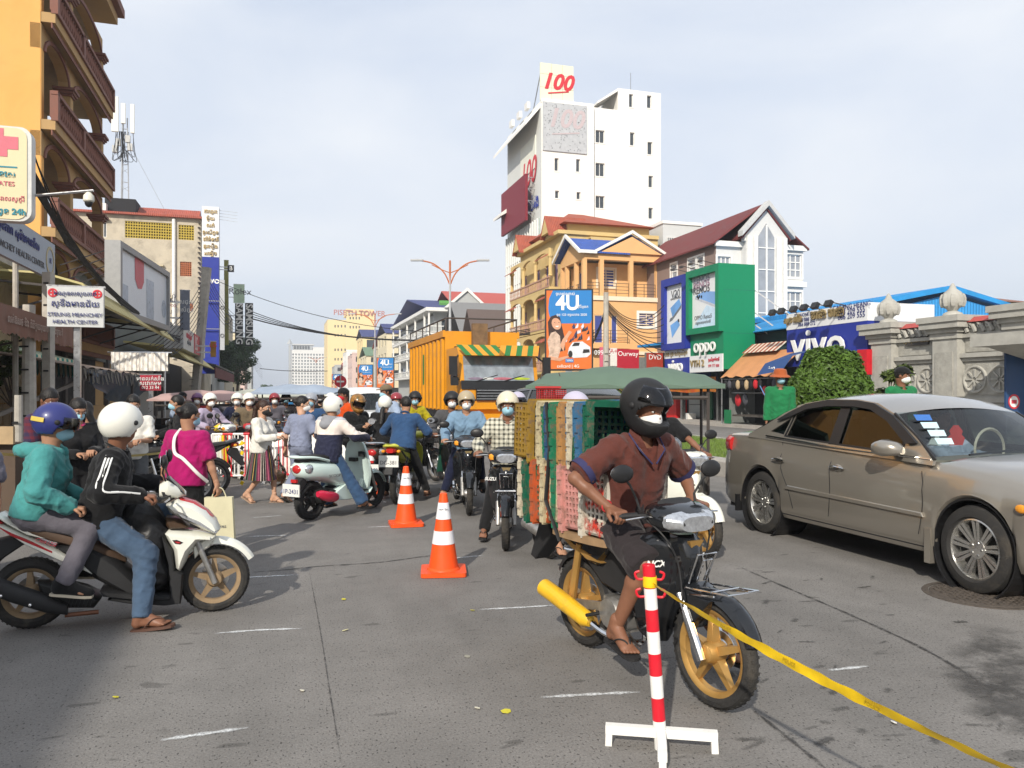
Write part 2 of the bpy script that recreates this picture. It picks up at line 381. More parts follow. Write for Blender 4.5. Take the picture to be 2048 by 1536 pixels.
for i in range(46):link('kerb_stone',ksm,med,(8.2,4+i+.007,0))
for i in range(14):link('kerb_stone',ksm,med,(12.28,13+i+.985,0),R(180))
MB().bb(8.2,8.48,50,300,0,.33).obj('kerb_run',M_CONC,med)
# grass on the median: real blades
def grass(name,t0,t1,s0,s1,n,h,z,m,parent=None):
 rng=np.random.default_rng(3);x=rng.uniform(t0,t1,n);y=rng.uniform(s0,s1,n);a=rng.uniform(0,6.28,n);hh=rng.uniform(.4,1,n)*h;w=.006+.006*rng.random(n)
 b=rng.uniform(-.5,.5,(n,2))*hh[:,None];dx,dy=np.cos(a)*w,np.sin(a)*w
 V=np.stack([np.stack([x-dx,y-dy,np.full(n,z)],1),np.stack([x+dx,y+dy,np.full(n,z)],1),np.stack([x+b[:,0],y+b[:,1],z+hh],1)],1).reshape(-1,3)
 me=bpy.data.meshes.new(name);me.from_pydata(V.tolist(),[],np.arange(3*n).reshape(-1,3).tolist());me.materials.append(m);o=link(name,me,parent,(0,0,0),TH);return o
M_GRASS=mat('grass',(.13,.2,.035),.7,var=.45,scale=3)
tag(grass('grass',8.5,12.0,11,34,42000,.13,.26,M_GRASS),'short green grass growing on the raised median','grass',kind='stuff')
tag(MB().bb(8.5,11.98,5,60,.26,.285).obj('median_turf',mat('turf',(.13,.17,.04),.9,var=.5,scale=5),None,(0,0,0),TH),kind='structure')
# spray-painted dashes, tar joints, stains, manhole
def soft_mat(name,col,lo,hi,scale,rough=.7,stretch=(1,1,1)):
 m=mat(name,col,rough,var=0);L=m.node_tree.links;b=m.node_tree.nodes['Principled BSDF']
 tc=NN(m,'ShaderNodeTexCoord');mp=NN(m,'ShaderNodeMapping');mp.inputs['Scale'].default_value=stretch;n=NN(m,'ShaderNodeTexNoise',Scale=scale,Detail=6.0,Roughness=.75);r=NN(m,'ShaderNodeMapRange')
 at_=NN(m,'ShaderNodeAttribute',attribute_name='fade');mu=NN(m,'ShaderNodeMath',operation='MULTIPLY')
 r.inputs[1].default_value=lo;r.inputs[2].default_value=hi
 L.new(tc.outputs['Object'],mp.inputs[0]);L.new(mp.outputs[0],n.inputs[0]);L.new(n.outputs[0],r.inputs[0]);L.new(r.outputs[0],mu.inputs[0]);L.new(at_.outputs['Fac'],mu.inputs[1]);L.new(mu.outputs[0],b.inputs['Alpha']);return m
M_SPRAY=soft_mat('spray_paint',(.78,.80,.80),.3,.62,60);M_TAR=soft_mat('tar',(.035,.033,.031),.35,.6,14);M_STAIN=soft_mat('oil_stain',(.075,.071,.066),.38,.66,4)
def ribbon(name,pts,w,m,z,parent): # a flat mark on the road whose fade runs out at its rim
 pts=crom([Vector((p[0],p[1],0))for p in pts],8);v,f,fa=[],[],[];n=len(pts)
 for i,p in enumerate(pts):
  d=(pts[min(i+1,n-1)]-pts[max(i-1,0)]).normalized();q=Vector((-d.y,d.x,0));e=min(1,5*min(i,n-1-i)/n);ww=w*(.55+.45*e)*(1+.3*math.sin(i*1.7))
  for k in(-1,-.45,0,.45,1):v.append((p.x+q.x*ww*k,p.y+q.y*ww*k,z));fa.append((0 if abs(k)==1 else .75 if k else 1)*e)
 for i in range(n-1):
  for k in range(4):a=i*5+k;f.append((a,a+1,a+6,a+5))
 me=bpy.data.meshes.new(name);me.from_pydata(v,[],f);me.materials.append(m);at_=me.attributes.new('fade','FLOAT','POINT');at_.data.foreach_set('value',fa)
 o=link(name,me,parent);return o
def g2(x,y):p=gnd(x,y);return(p.x,p.y)
rinv=Matrix.Rotation(-TH,4,'Z')
def road_mark(name,px,w,m,z=.004):
 P=[rinv@Vector((*g2(*p),0))for p in px];return ribbon(name,P,w,m,z,road)
for px in(((318,1482),(400,1470),(500,1456)),((425,1268),(520,1261),(606,1258)),((955,1220),(1035,1216),(1112,1211)),((1078,1396),(1180,1390),(1284,1385)),
((488,1074),(540,1072),(582,1071)),((888,1118),(930,1115),(968,1111)),((732,1055),(790,1053)),((1655,1342),(1738,1333)),((500,1036),(570,1031)),((600,1150),(520,1154),(485,1156))):
 road_mark('paint_dash',px,.022,M_SPRAY)
road_mark('tar_joint',((618,1140),(640,1260),(662,1400),(684,1536)),.0045,M_TAR)
road_mark('tar_crack',((480,1146),(560,1141),(640,1133),(760,1125),(860,1112),(960,1104)),.022,M_TAR,.0036)
road_mark('tar_joint',((1505,1420),(1580,1480),(1665,1550)),.015,M_TAR)
road_mark('tar_joint',((1470,1130),(1560,1170),(1700,1230),(1850,1300),(2000,1390)),.02,M_TAR,.0034)
road_mark('oil_stain',((1990,1250),(2010,1380),(2060,1480)),.24,M_STAIN,.0046);road_mark('oil_stain',((1900,1330),(1980,1370),(2050,1400)),.16,M_STAIN,.0042)
for i in range(48): # shoe-sized damp spots scattered on the traffic side
 x,y=random.uniform(1480,2040),random.uniform(1120,1520);p=rinv@Vector((*g2(x,y),0));a=random.uniform(-.4,.9);l=random.uniform(.03,.09)
 ribbon('damp_spot',[(p.x-l*math.cos(a),p.y-l*math.sin(a)),(p.x,p.y),(p.x+l*math.cos(a),p.y+l*math.sin(a))],random.uniform(.012,.03),M_STAIN,.0038,road)
mh=thing('manhole_cover','round rusty cast manhole cover set in the road under the sedan','manhole',gnd(1965,1190))
M_RUST=mat('rusty_iron',(.105,.088,.074),.85,metal=.3,var=.4,scale=30,bump=.6,bscale=70)
MB().lathe([(.02,.008),(.37,.008),(.38,.001)],40).obj('plate',M_RUST,mh);MB().lathe([(.385,.006),(.43,.006),(.435,.001)],40,cap=False).obj('frame',M_RUST,mh)
st=MB()
for i in range(-8,9):
 for j in range(-8,9):
  if(i*i+j*j)*.0025<.115:st.box((i*.05,j*.05,.011),(.034,.015,.006),rz=(i+j)%2*1.57)
st.obj('studs',M_RUST,mh)['kind']='stuff'
# litter: bits of paper, leaves and stones
for(x,y,c)in((935,1315,'8d8b80'),(688,1200,'c9c03e'),(690,1262,'c8c39a'),(605,1383,'d8d3c0'),(1788,1447,'e0dcd4'),(1013,1425,'c9c03e'),(770,1005,'dcd8d0'),(945,1222,'c9c03e'),(232,1396,'c9c03e'),(955,1418,'d8d3c0')):
 r_=random.uniform(.5,1);g=gnd(x,y);o=MB().prism([(-.03,-.01),(-.005,-.022),(.028,-.012),(.03,.008),(.004,.02),(-.02,.012)],(0,0,.006),(r_,0,.1),(0,r_,-.15),(0,0,.003)).obj('litter',mat('litter_'+c,c,.8),None,g,random.uniform(0,6))
 tag(o,'scrap of litter lying on the asphalt','litter','scraps of litter on the road')
 # ------------------------------------------------------------------ building kit: local x = across the street, y = along it
def pxS(x,y,s):d=(x-1024)/FPX;Y=s/(CS-d*SN);return Y*(d*CS+SN),CAMH+(HOR-y)/FPX*Y
def pxT(x,y,t):d=(x-1024)/FPX;Y=t/(d*CS+SN);return Y*(CS-d*SN),CAMH+(HOR-y)/FPX*Y
class Bld:
 def __init__(s,name,label,cat,s0,t0,group=None):
  s.s0,s.t0=s0,t0;s.o=thing(name,label,cat,RT(s0,t0),TH,group)
 def S(s,x,y,off=0.0):t,z=pxS(x,y,s.s0+off);return t-s.t0,z # pixel on a wall facing down the street
 def T(s,x,y,off=0.0):q,z=pxT(x,y,s.t0+off);return q-s.s0,z # pixel on the wall facing the street
 def fn(s,face,c=0.0):
  if face=='S':return lambda u,z,d:(u,c+d,z)
  if face=='TR':return lambda u,z,d:(c+d,u,z) # building on the right of the street
  return lambda u,z,d:(c-d,u,z) # on the left
 def wall(s,name,face,c,u0,u1,z0,z1,m,holes=(),depth=.18,parent=None,back=None):
  f=s.fn(face,c);us=sorted({u0,u1,*[h[0]for h in holes],*[h[1]for h in holes]});zs=sorted({z0,z1,*[h[2]for h in holes],*[h[3]for h in holes]})
  us=[u for u in us if u0<=u<=u1];zs=[z for z in zs if z0<=z<=z1];mb=MB()
  for a,b in zip(us,us[1:]):
   for p,q in zip(zs,zs[1:]):
    if any(h[0]<=(a+b)/2<=h[1]and h[2]<=(p+q)/2<=h[3]for h in holes):continue
    mb.add([f(a,p,0),f(b,p,0),f(b,q,0),f(a,q,0)],[(0,1,2,3)])
  for h in holes:
   a,b,p,q=h[:4]
   mb.add([f(a,p,0),f(b,p,0),f(b,q,0),f(a,q,0),f(a,p,depth),f(b,p,depth),f(b,q,depth),f(a,q,depth)],[(0,1,5,4),(1,2,6,5),(2,3,7,6),(3,0,4,7)])
  return mb.obj(name,m,parent or s.o)
 def window(s,face,c,u0,u1,z0,z1,fm,gm,nx=2,nz=1,depth=.14,fr=.06,sill=None,surround=None,name='window'):
  f=s.fn(face,c);w=MB().add([f(u0,z0,depth),f(u1,z0,depth),f(u1,z1,depth),f(u0,z1,depth)],[(0,1,2,3)]).obj(name,gm,s.o)
  mb=MB();d0,d1=depth-.05,depth+.01
  def bar(a,b,p,q):
   P,Q=f(a,p,d0),f(b,q,d1);mb.bb(*(v for i in range(3)for v in(min(P[i],Q[i]),max(P[i],Q[i]))))
  bar(u0,u1,z0,z0+fr);bar(u0,u1,z1-fr,z1);bar(u0,u0+fr,z0+fr,z1-fr);bar(u1-fr,u1,z0+fr,z1-fr)
  for i in range(1,nx):u=u0+(u1-u0)*i/nx;bar(u-fr/2,u+fr/2,z0+fr,z1-fr)
  for i in range(1,nz):z=z0+(z1-z0)*i/nz;bar(u0+fr,u1-fr,z-fr/2,z+fr/2)
  mb.obj('frame',fm,w)
  if surround:
   mb=MB();d0,d1,e=-.04,.02,surround[1];bar(u0-e,u1+e,z1,z1+e);bar(u0-e,u1+e,z0-e,z0);bar(u0-e,u0,z0,z1);bar(u1,u1+e,z0,z1);mb.obj('surround',surround[0],w)
  return w
 def part(s,name,mb,m,parent=None):return mb.obj(name,m,parent or s.o)
 def box(s,name,m,x0,x1,y0,y1,z0,z1,parent=None):return MB().bb(x0,x1,y0,y1,z0,z1).obj(name,m,parent or s.o)
def gable_roof(b,name,m,x0,x1,y0,y1,z,h,axis='Y',ov=.3,th=.12,parent=None):
 mb=MB()
 if axis=='Y':
  cx=(x0+x1)/2;mb.prism([(x0-ov,z-ov*h/(cx-x0)),(cx,z+h),(x1+ov,z-ov*h/(cx-x0)),(x1+ov,z-ov*h/(cx-x0)-th),(cx,z+h-th),(x0-ov,z-ov*h/(cx-x0)-th)],(0,y0-ov,0),(1,0,0),(0,0,1),(0,y1-y0+2*ov,0))
 else:
  cy=(y0+y1)/2;mb.prism([(y0-ov,z-ov*h/(cy-y0)),(cy,z+h),(y1+ov,z-ov*h/(cy-y0)),(y1+ov,z-ov*h/(cy-y0)-th),(cy,z+h-th),(y0-ov,z-ov*h/(cy-y0)-th)],(x0-ov,0,0),(0,1,0),(0,0,1),(x1-x0+2*ov,0,0))
 return mb.obj(name,m,parent or b.o)
def tile_mat(name,col,axis='x',pitch=.25):
 if name in MATS:return MATS[name]
 m=mat(name,col,.7,var=.25,scale=1.5);L=m.node_tree.links;tc=NN(m,'ShaderNodeTexCoord');w=NN(m,'ShaderNodeTexWave',Scale=1/pitch/2*3.14/3.14,bands_direction=axis.upper(),Distortion=.3)
 bp=NN(m,'ShaderNodeBump');bp.inputs['Strength'].default_value=.8;bp.inputs['Distance'].default_value=.04;L.new(tc.outputs['Object'],w.inputs[0]);L.new(w.outputs[0],bp.inputs['Height']);L.new(bp.outputs[0],m.node_tree.nodes['Principled BSDF'].inputs['Normal']);return m
 # ------------------------------------------------------------------ RIGHT SIDE: white tower
M_FRW=mat('white_frame',(.72,.71,.68),.5,var=.05);M_RED=mat('red_letter',hexc('c8323c'),.5,var=.1);M_NAVY=mat('navy_letter',hexc('2a3f9c'),.5,var=.1)
def tower():
 t0=24.0;s0=sAt(1083,t0);b=Bld('office_tower','tall white eight-storey office tower with a red 100 sign on its roof','tower',s0,t0)
 W=b.S(1324,500)[0];zt=b.S(1083,202)[1];L=sAt(1015,t0)-s0
 xj,_=b.S(1187,400);xs,_=b.S(1238,200);zs=b.S(1300,182)[1];zr=b.S(1200,214)[1]
 fr=[]
 for x0,x1,y0,y1 in((1193,1211,258,285),(1193,1211,324,352),(1193,1211,390,416),(1262,1271,263,290),(1297,1307,282,308),(1299,1308,350,374),(1299,1308,414,437),(1301,1309,479,497),
 (1109,1117,316,342),(1152,1160,318,344),(1110,1118,381,397),(1153,1161,384,399),(1260,1268,186,213),(1296,1305,189,215)):
  (u0,z1),(u1,z0)=b.S(x0,y0),b.S(x1,y1);fr.append((u0,u1,z0,z1))
 for u0,u1,z0,z1 in[(f[0],f[1],f[2]-3.15*k,f[3]-3.15*k)for f in fr[2:3]for k in(1,2)]:fr.append((u0,u1,z0,z1))
 b.wall('wall','S',0,0,xj,0,zt,M_WHITEW,[h for h in fr if h[1]<xj])
 b.wall('wall','S',.25,xj,xs,0,zr,M_WHITEW,[h for h in fr if xj<h[0]and h[1]<xs]);b.wall('wall','S',.25,xs,W,0,zs,M_WHITEW,[h for h in fr if h[0]>xs])
 for h in fr:b.window('S',0 if h[1]<xj else .25,*h,M_FRW,M_GLASS_D,2 if h[1]-h[0]>.7 else 1,1,.16,.05,surround=(M_WHITEW,.1))
 b.box('wall',M_WHITEW,xj-.25,xj,-.12,.3,0,zt+.1)
 b.wall('street_wall','TR',0,0,L,0,zt-.4,mat('tower_shaded_wall',(.62,.63,.6),.8,var=.08),[])  # street face in a greyer white, its shade put into the colour
 b.box('roof',M_CONC,.02,W-.02,.3,L,zr-.6,zr-.2);b.box('stair_head',M_WHITEW,xs+.05,W-.02,.45,5,zr-.3,zs-.05)
 b.box('parapet',M_WHITEW,0,xj,0.02,.25,zt-.02,zt+.3);b.box('parapet',M_WHITEW,.001,.25,.25,L,zt-.42,zt+.1)
 # sloping eave on the street side and on the stair head
 e=MB().prism([(0,zt-.5),(-1.5,zt-2.3),(-1.5,zt-2.0),(0,zt-.1)],(0,.3,0),(1,0,0),(0,0,1),(0,L,0));b.part('eave',e,M_WHITEW)
 e=MB().prism([(xs,zs-.02),(xs,zs-.3),(xs-2.2,zs-1.75),(xs-2.2,zs-1.55)],(0,.2,0),(1,0,0),(0,0,1),(0,4,0));b.part('eave',e,M_WHITEW)
 e=MB().prism([(0,21.0),(-1.6,20.1),(-1.6,20.4),(0,21.6)],(0,L-3,0),(1,0,0),(0,0,1),(0,3,0));b.part('eave',e,M_WHITEW)
 # glazed street front with green-grey fins
 M_FIN=mat('glazed_front',(.34,.42,.40),.25,var=.2,scale=2,spec=.6);zf=b.T(1030,470)[1];b.box('glass_front',M_FIN,-.15,-.003,.4,L-.2,3.0,zf)
 for i in range(15):u=.45+i*(L-.9)/14;b.box('fin',M_FRW,-.33,-.151,u,u+.09,3.0,zf)
 for i in range(6):z=3.6+i*2.3;b.box('transom',M_FRW,-.24,-.152,.4,L-.2,z,z+.08)
 # maroon screen and lettering on the street side
 u0,z1=b.T(1055,365);u1,z0=b.T(1012,468);b.box('screen',mat('maroon_screen',hexc('7a2430'),.6),-1.0,-.75,1.9,L-1.0,zf+.1,zf+4.6);scr=b.o
 for z in np.linspace(zf+.9,zf+4.3,4):b.part('bracket',MB().bar((-.75,2,z),(0,2,z),.07).bar((-.75,2,z),(0,2,z-.7),.05),M_STEEL)
 b.box('sign_panel',mat('ivory_panel',(.72,.72,.62),.6,var=.05),-.08,-.004,1.6,6.4,zf+5.2,zt-2.7)
 text('100',b.o,(-.1,3.9,zt-6.0),3.6,M_RED,(0,-1,0),shear=.25,bold=.05,sx=.9);text('ធានារ៉ាប់រង',b.o,(-.1,3.9,zt-9.3),1.7,M_NAVY,(0,-1,0),bold=.03)
 # roof sign and grey perforated panel, both reading 100
 x0,z1=b.S(1083,122);x1,z0=b.S(1149,202);pan=b.box('roof_sign',mat('roof_sign_ivory',(.74,.73,.55),.55,var=.05),x0,x1,.3,.5,zt+.2,z1)
 for i in(1,2):b.box('seam',mat('seam',(.45,.45,.35),.7),x0+(x1-x0)*i/3-.02,x0+(x1-x0)*i/3+.02,.29,.31,zt+.2,z1,pan)
 for i in(1,2):b.box('seam',MATS['seam'],x0,x1,.288,.31,zt+.2+(z1-zt)*i/3,zt+.24+(z1-zt)*i/3,pan)
 xc,zc=b.S(1116,163);text('100',b.o,(xc,.27,zc),2.1,M_RED,shear=.3,bold=.07);b.part('underline',MB().bar((xc-.9,.27,zc-1.1),(xc+1.2,.27,zc-.75),.03,.12),M_RED)
 for a in(x0+.2,x1-.2):b.part('strut',MB().bar((a,.5,z1-.3),(a,3.2,zt),.08),M_STEEL)
 b.part('mast',MB().bar((b.S(1279,130)[0],2,zs),(b.S(1279,130)[0],2,b.S(1279,130)[1]),.06),M_STEEL)
 x0,z1=b.S(1085,203);x1,z0=b.S(1173,309);M_PERF=mat('perforated_grey',(.50,.51,.52),.55,metal=.3,var=.12,scale=3);g=b.box('perforated_panel',M_PERF,x0,x1,-.12,-.003,z0,z1)
 pb=MB();rg=random.Random(5)
 for i in range(150):
  u,z=rg.uniform(x0+.1,x1-.1),rg.uniform(z0+.1,z1-.1);pb.box((u,-.125,z),(.1,.012,.07),rx=0,ry=rg.uniform(0,3))
 o=pb.obj('perforations',mat('perf_dark',(.23,.24,.25),.7),g);o['kind']='stuff'
 xc,zc=b.S(1129,240);text('100',b.o,(xc,-.135,zc),2.5,mat('pale_red',(.50,.42,.43),.6),shear=.25,bold=.06);b.part('underline',MB().bar((xc-1.3,-.135,zc-1.5),(xc+1.5,-.135,zc-1.15),.02,.12),MATS['pale_red'])
 for i in range(3):b.box('air_conditioner',M_FRW,-.62,-.3,2.5+i*2.6,3.4+i*2.6,zt+.15,zt+.8)
tower()
# ------------------------------------------------------------------ yellow villa with balconies
M_OCH=mat('yellow_render',(.60,.44,.19),.85,var=.1,scale=1,dirt=(.42,.3,.14),dscale=.8,damt=.35);M_PINK=mat('pink_trim',(.45,.27,.19),.8,var=.15);M_TILE=tile_mat('red_tile',(.34,.085,.05),'x');M_BLUEW=mat('blue_shutter',(.055,.075,.27),.4,var=.2)
def balcony(b,face,c,u0,u1,z,out,m_slab,m_rail,n,h=.9,th=.22,bm=None,sign=-1,rail_r=.05):
 f=b.fn(face,c);P,Q=f(u0,z,-out),f(u1,z-th,0);sl=MB().bb(*(v for i in range(3)for v in(min(P[i],Q[i]),max(P[i],Q[i])))).obj('balcony',m_slab,b.o)
 mb=MB()
 def bx(a0,a1,zz0,zz1,d0,d1):
  P,Q=f(a0,zz0,d0),f(a1,zz1,d1);mb.bb(*(v for i in range(3)for v in(min(P[i],Q[i]),max(P[i],Q[i]))))
 bx(u0-.05,u1+.05,z+h-.12,z+h,-out-.06,-out+.1);bx(u0,u1,z,z+.1,-out-.04,-out+.06)
 mb.obj('handrail',m_rail,sl)
 prof=[(.035,0),(.05,.08),(.03,.15),(.055,.3),(.035,.55),(.03,.62),(.05,h-.22)]
 me=(bm or MB().lathe(prof,6).smooth().mesh('baluster',m_rail))
 for i in range(n):
  u=u0+.12+(u1-u0-.24)*i/(n-1);link('baluster',me,sl,f(u,z+.1,-out+.01))
 return sl
def villa_yellow():
 t0=22.4;s0=sAt(1126,t0);b=Bld('yellow_villa','yellow villa with stacked pink-railed balconies and a red tiled roof','house',s0,t0)
 L=sAt(1041,t0)-s0;W=8.6;ze=14.6;fl=[3.4,6.9,10.3]
 hol=[(a,a+1.0,z+.1,z+2.3)for z in fl for a in(1.2,3.4,5.8,L-2.0)]
 b.wall('street_wall','TR',0,0,L,0,ze,M_OCH,hol)
 for h in hol:b.window('TR',0,*h,M_PINK,M_BLUEW,2,1,.14,.07)
 b.wall('wall','S',0,0,W,0,ze,M_OCH,[]);b.box('roof_slab',M_OCH,-.5,W,-.2,L,ze,ze+.3)
 for z in fl:
  balcony(b,'TR',0,.3,L-.2,z,1.1,M_OCH,M_PINK,26,h=.85)
  for u in(.4,L*.36,L*.66,L-.35):
   b.part('column',MB().lathe([(.2,z+.9),(.16,z+1.0),(.15,z+2.35),(.24,z+2.5),(.24,z+2.62)],10,(-.95,u,0)),M_OCH)
  for a,c in((.4,L*.36),(L*.36,L*.66),(L*.66,L-.35)):
   w=(c-a);pts=[(a+.2,z+2.45)]+[(a+w/2-(w/2-.2)*math.cos(q),z+2.45+.5*math.sin(q))for q in np.linspace(0,math.pi,9)]+[(c-.2,z+2.45),(c,z+2.45),(c,z+3.2),(a,z+3.2),(a,z+2.45)]
   b.part('arch',MB().prism(pts,(-1.1,0,0),(0,1,0),(0,0,1),(.22,0,0)),M_OCH)
  aw=MB().prism([(-1.15,z+2.7),(-1.75,z+2.35),(-1.75,z+2.28),(-1.15,z+2.6)],(0,.4,0),(1,0,0),(0,0,1),(0,1.7,0));b.part('canopy',aw,M_TILE)
  aw=MB().prism([(-1.15,z+2.7),(-1.75,z+2.35),(-1.75,z+2.28),(-1.15,z+2.6)],(0,L-2.4,0),(1,0,0),(0,0,1),(0,1.9,0));b.part('canopy',aw,M_TILE)
  # upper room set back, hipped red roof, two little gables
 b.box('upper_room',M_OCH,.8,W-.3,1.0,L-.5,ze+.3,ze+1.2)
 cx,cy=W/2,L/2;v=[(.2,.3,ze+1.1),(W,.3,ze+1.1),(W,L,ze+1.1),(.2,L,ze+1.1),(cx-1.6,cy,ze+3.1),(cx-.2,cy,ze+3.1)]
 b.part('roof',MB().add(v,[(0,1,5,4),(1,2,5),(2,3,4,5),(3,0,4),(0,3,2,1)]),M_TILE)
 for y in(1.0,L-2.4):g=MB().prism([(0,ze+.3),(1.9,ze+.3),(.95,ze+1.75)],(-.9,y,0),(0,1,0),(0,0,1),(.3,0,0));b.part('gable',g,M_OCH);gable_roof(b,'gable_roof',M_TILE,-.8,2.6,y,y+1.9,ze+.35,1.5,'X',.15)
 b.wall('wall','S',-.6,2.2,4.4,0,ze-.2,M_OCH,[]);b.box('wall',M_OCH,2.2,4.4,-.598,-.002,ze-.3,ze-.2)
villa_yellow()
# ------------------------------------------------------------------ orange villa with blue roof
M_ORG=mat('peach_render',(.72,.42,.185),.85,var=.07,scale=1,dirt=(.5,.3,.14),dscale=.7,damt=.25);M_BLUER=tile_mat('blue_roof',(.045,.10,.36),'x',.3);M_CREAM=mat('cream_trim',(.78,.66,.5),.7,var=.06);M_IRON=mat('iron_rail',(.06,.05,.045),.5,var=.1)
def villa_orange():
 t0=22.0;s0=sAt(1169,t0);b=Bld('orange_villa','peach orange villa with a blue roof, white-trimmed gables and open verandas','house',s0,t0)
 W=b.S(1321,600)[0];L=sAt(1121,t0)-s0;ze=b.S(1169,517)[1];z2=b.S(1169,590)[1];z1=b.S(1169,688)[1]
 dk=1.7
 u0,zt=b.S(1206,540);u1,zb=b.S(1236,573)
 hw=[(u0+.3,u1+.5,z2+.95,z2+2.3)];w1,w2=b.S(1278,627)[0],b.S(1309,653)[0];hw2=[(w1,w2,b.S(1290,653)[1],b.S(1290,627)[1]),(w1-2.3,w1-1.8,z1+.1,z1+2.2),(.8,1.5,z1+.1,z1+2.2)]
 b.wall('veranda_wall','S',dk,.9,W,z2,ze,M_ORG,hw);b.window('S',dk,*hw[0],M_CREAM,M_BLUEW,2,6,.1,.07,surround=(M_CREAM,.15))
 b.wall('wall','S',0,0,W,0,z2-.35,M_ORG,hw2)
 b.window('S',0,*hw2[0],M_CREAM,M_BLUEW,2,6,.1,.06,surround=(M_WHITEP,.2))
 for h in hw2[1:]:b.window('S',0,*h,M_CREAM,M_BLUEW,1,1,.1,.06)
 b.wall('street_wall','TR',0,0,L,0,z2-.35,M_ORG,[]);b.wall('veranda_wall','TR',.9,dk,L,z2,ze,M_ORG,[(2.6,3.5,z2,z2+2.2)])
 b.window('TR',.9,2.6,3.5,z2,z2+2.2,M_CREAM,M_BLUEW,2,1)
 b.box('wall',M_ORG,W-.15,W,.02,dk+4,0,ze)
 sl=b.box('veranda_floor',M_CREAM,-.12,W+.1,-.12,L,z2-.35,z2-.02)
 cols=[b.S(x,550)[0]for x in(1170,1204,1263,1316)]
 for u in cols:b.box('column',M_ORG,u-.16,u+.16,.0,.32,z2,ze)
 for y in(1.9,3.9,L-.2):b.box('column',M_ORG,0.01,.3,y,y+.3,z2,ze)
 def iron(pts_a,pts_b,zf):
  a,c=Vector(pts_a),Vector(pts_b);mb=MB()
  for k in(.25,.5,.75,1.0):mb.bar((a.x,a.y,zf+k),(c.x,c.y,zf+k),.035)
  n=max(2,int((c-a).length/1.1))
  for i in range(n+1):p=a.lerp(c,i/n);mb.bar((p.x,p.y,zf),(p.x,p.y,zf+1.0),.035)
  b.part('railing',mb,M_IRON)
 for p,q in zip(cols,cols[1:]):iron((p+.16,.12,0),(q-.16,.12,0),z2)
 iron((.12,.32,0),(.12,L,0),z2);iron((.4,-.75,0),(w1-1.3,-.75,0),z1)
 b.box('balcony',M_ORG,.2,w1-1.2,-.9,-.002,z1-.35,z1);b.box('cornice',M_CREAM,-.1,W+.05,-.14,-.003,z1-.75,z1-.5)
 b.box('beam',M_ORG,0,W,.0,.32,ze,ze+.55);b.box('beam',M_ORG,0.003,.32,.32,L,ze,ze+.55);b.box('ceiling',M_CREAM,.3,W-.1,.3,L,ze+.2,ze+.3)
 # roof: ridge across, gable at the right end of this face and one to the street
 zr=ze+.55;gh=b.S(1262,468)[1]-zr;xa=b.S(1215,500)[0];xg0,xg1=b.S(1198,517)[0]-.2,W+.35;xm=(xg0+xg1)/2
 b.part('gable',MB().prism([(xg0+.3,zr),(xg1-.3,zr),(xm,zr+gh-.25)],(0,-.2,0),(1,0,0),(0,0,1),(0,.2,0)),M_ORG)
 tr=MB().prism([(xg0-.2,zr-.1),(xm,zr+gh),(xg1+.1,zr-.1),(xg1+.1,zr+.12),(xm,zr+gh+.25),(xg0-.2,zr+.12)],(0,-.3,0),(1,0,0),(0,0,1),(0,.18,0));b.part('bargeboard',tr,M_WHITEP)
 gable_roof(b,'roof',M_BLUER,xg0,xg1,.15,L,zr+.02,gh,'Y',.1)
 gable_roof(b,'roof',M_BLUER,-.4,xm-.3,-.1,L+.2,zr+.06,gh-.1,'X',.12)
 cy=L/2;b.part('gable',MB().prism([(0,zr),(L,zr),(cy,zr+gh-.3)],(.02,0,0),(0,1,0),(0,0,1),(.2,0,0)),M_ORG)
 tr=MB().prism([(-.35,zr-.2),(cy,zr+gh-.05),(L+.35,zr-.2),(L+.35,zr+.05),(cy,zr+gh+.2),(-.35,zr+.05)],(-.62,0,0),(0,1,0),(0,0,1),(.16,0,0));b.part('bargeboard',tr,M_WHITEP)
 b.box('fascia',M_WHITEP,-.45,xg0-.1,-.36,-.28,zr-.18,zr+.06)
 # ground floor shop front
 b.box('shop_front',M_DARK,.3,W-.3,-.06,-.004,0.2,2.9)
villa_orange()
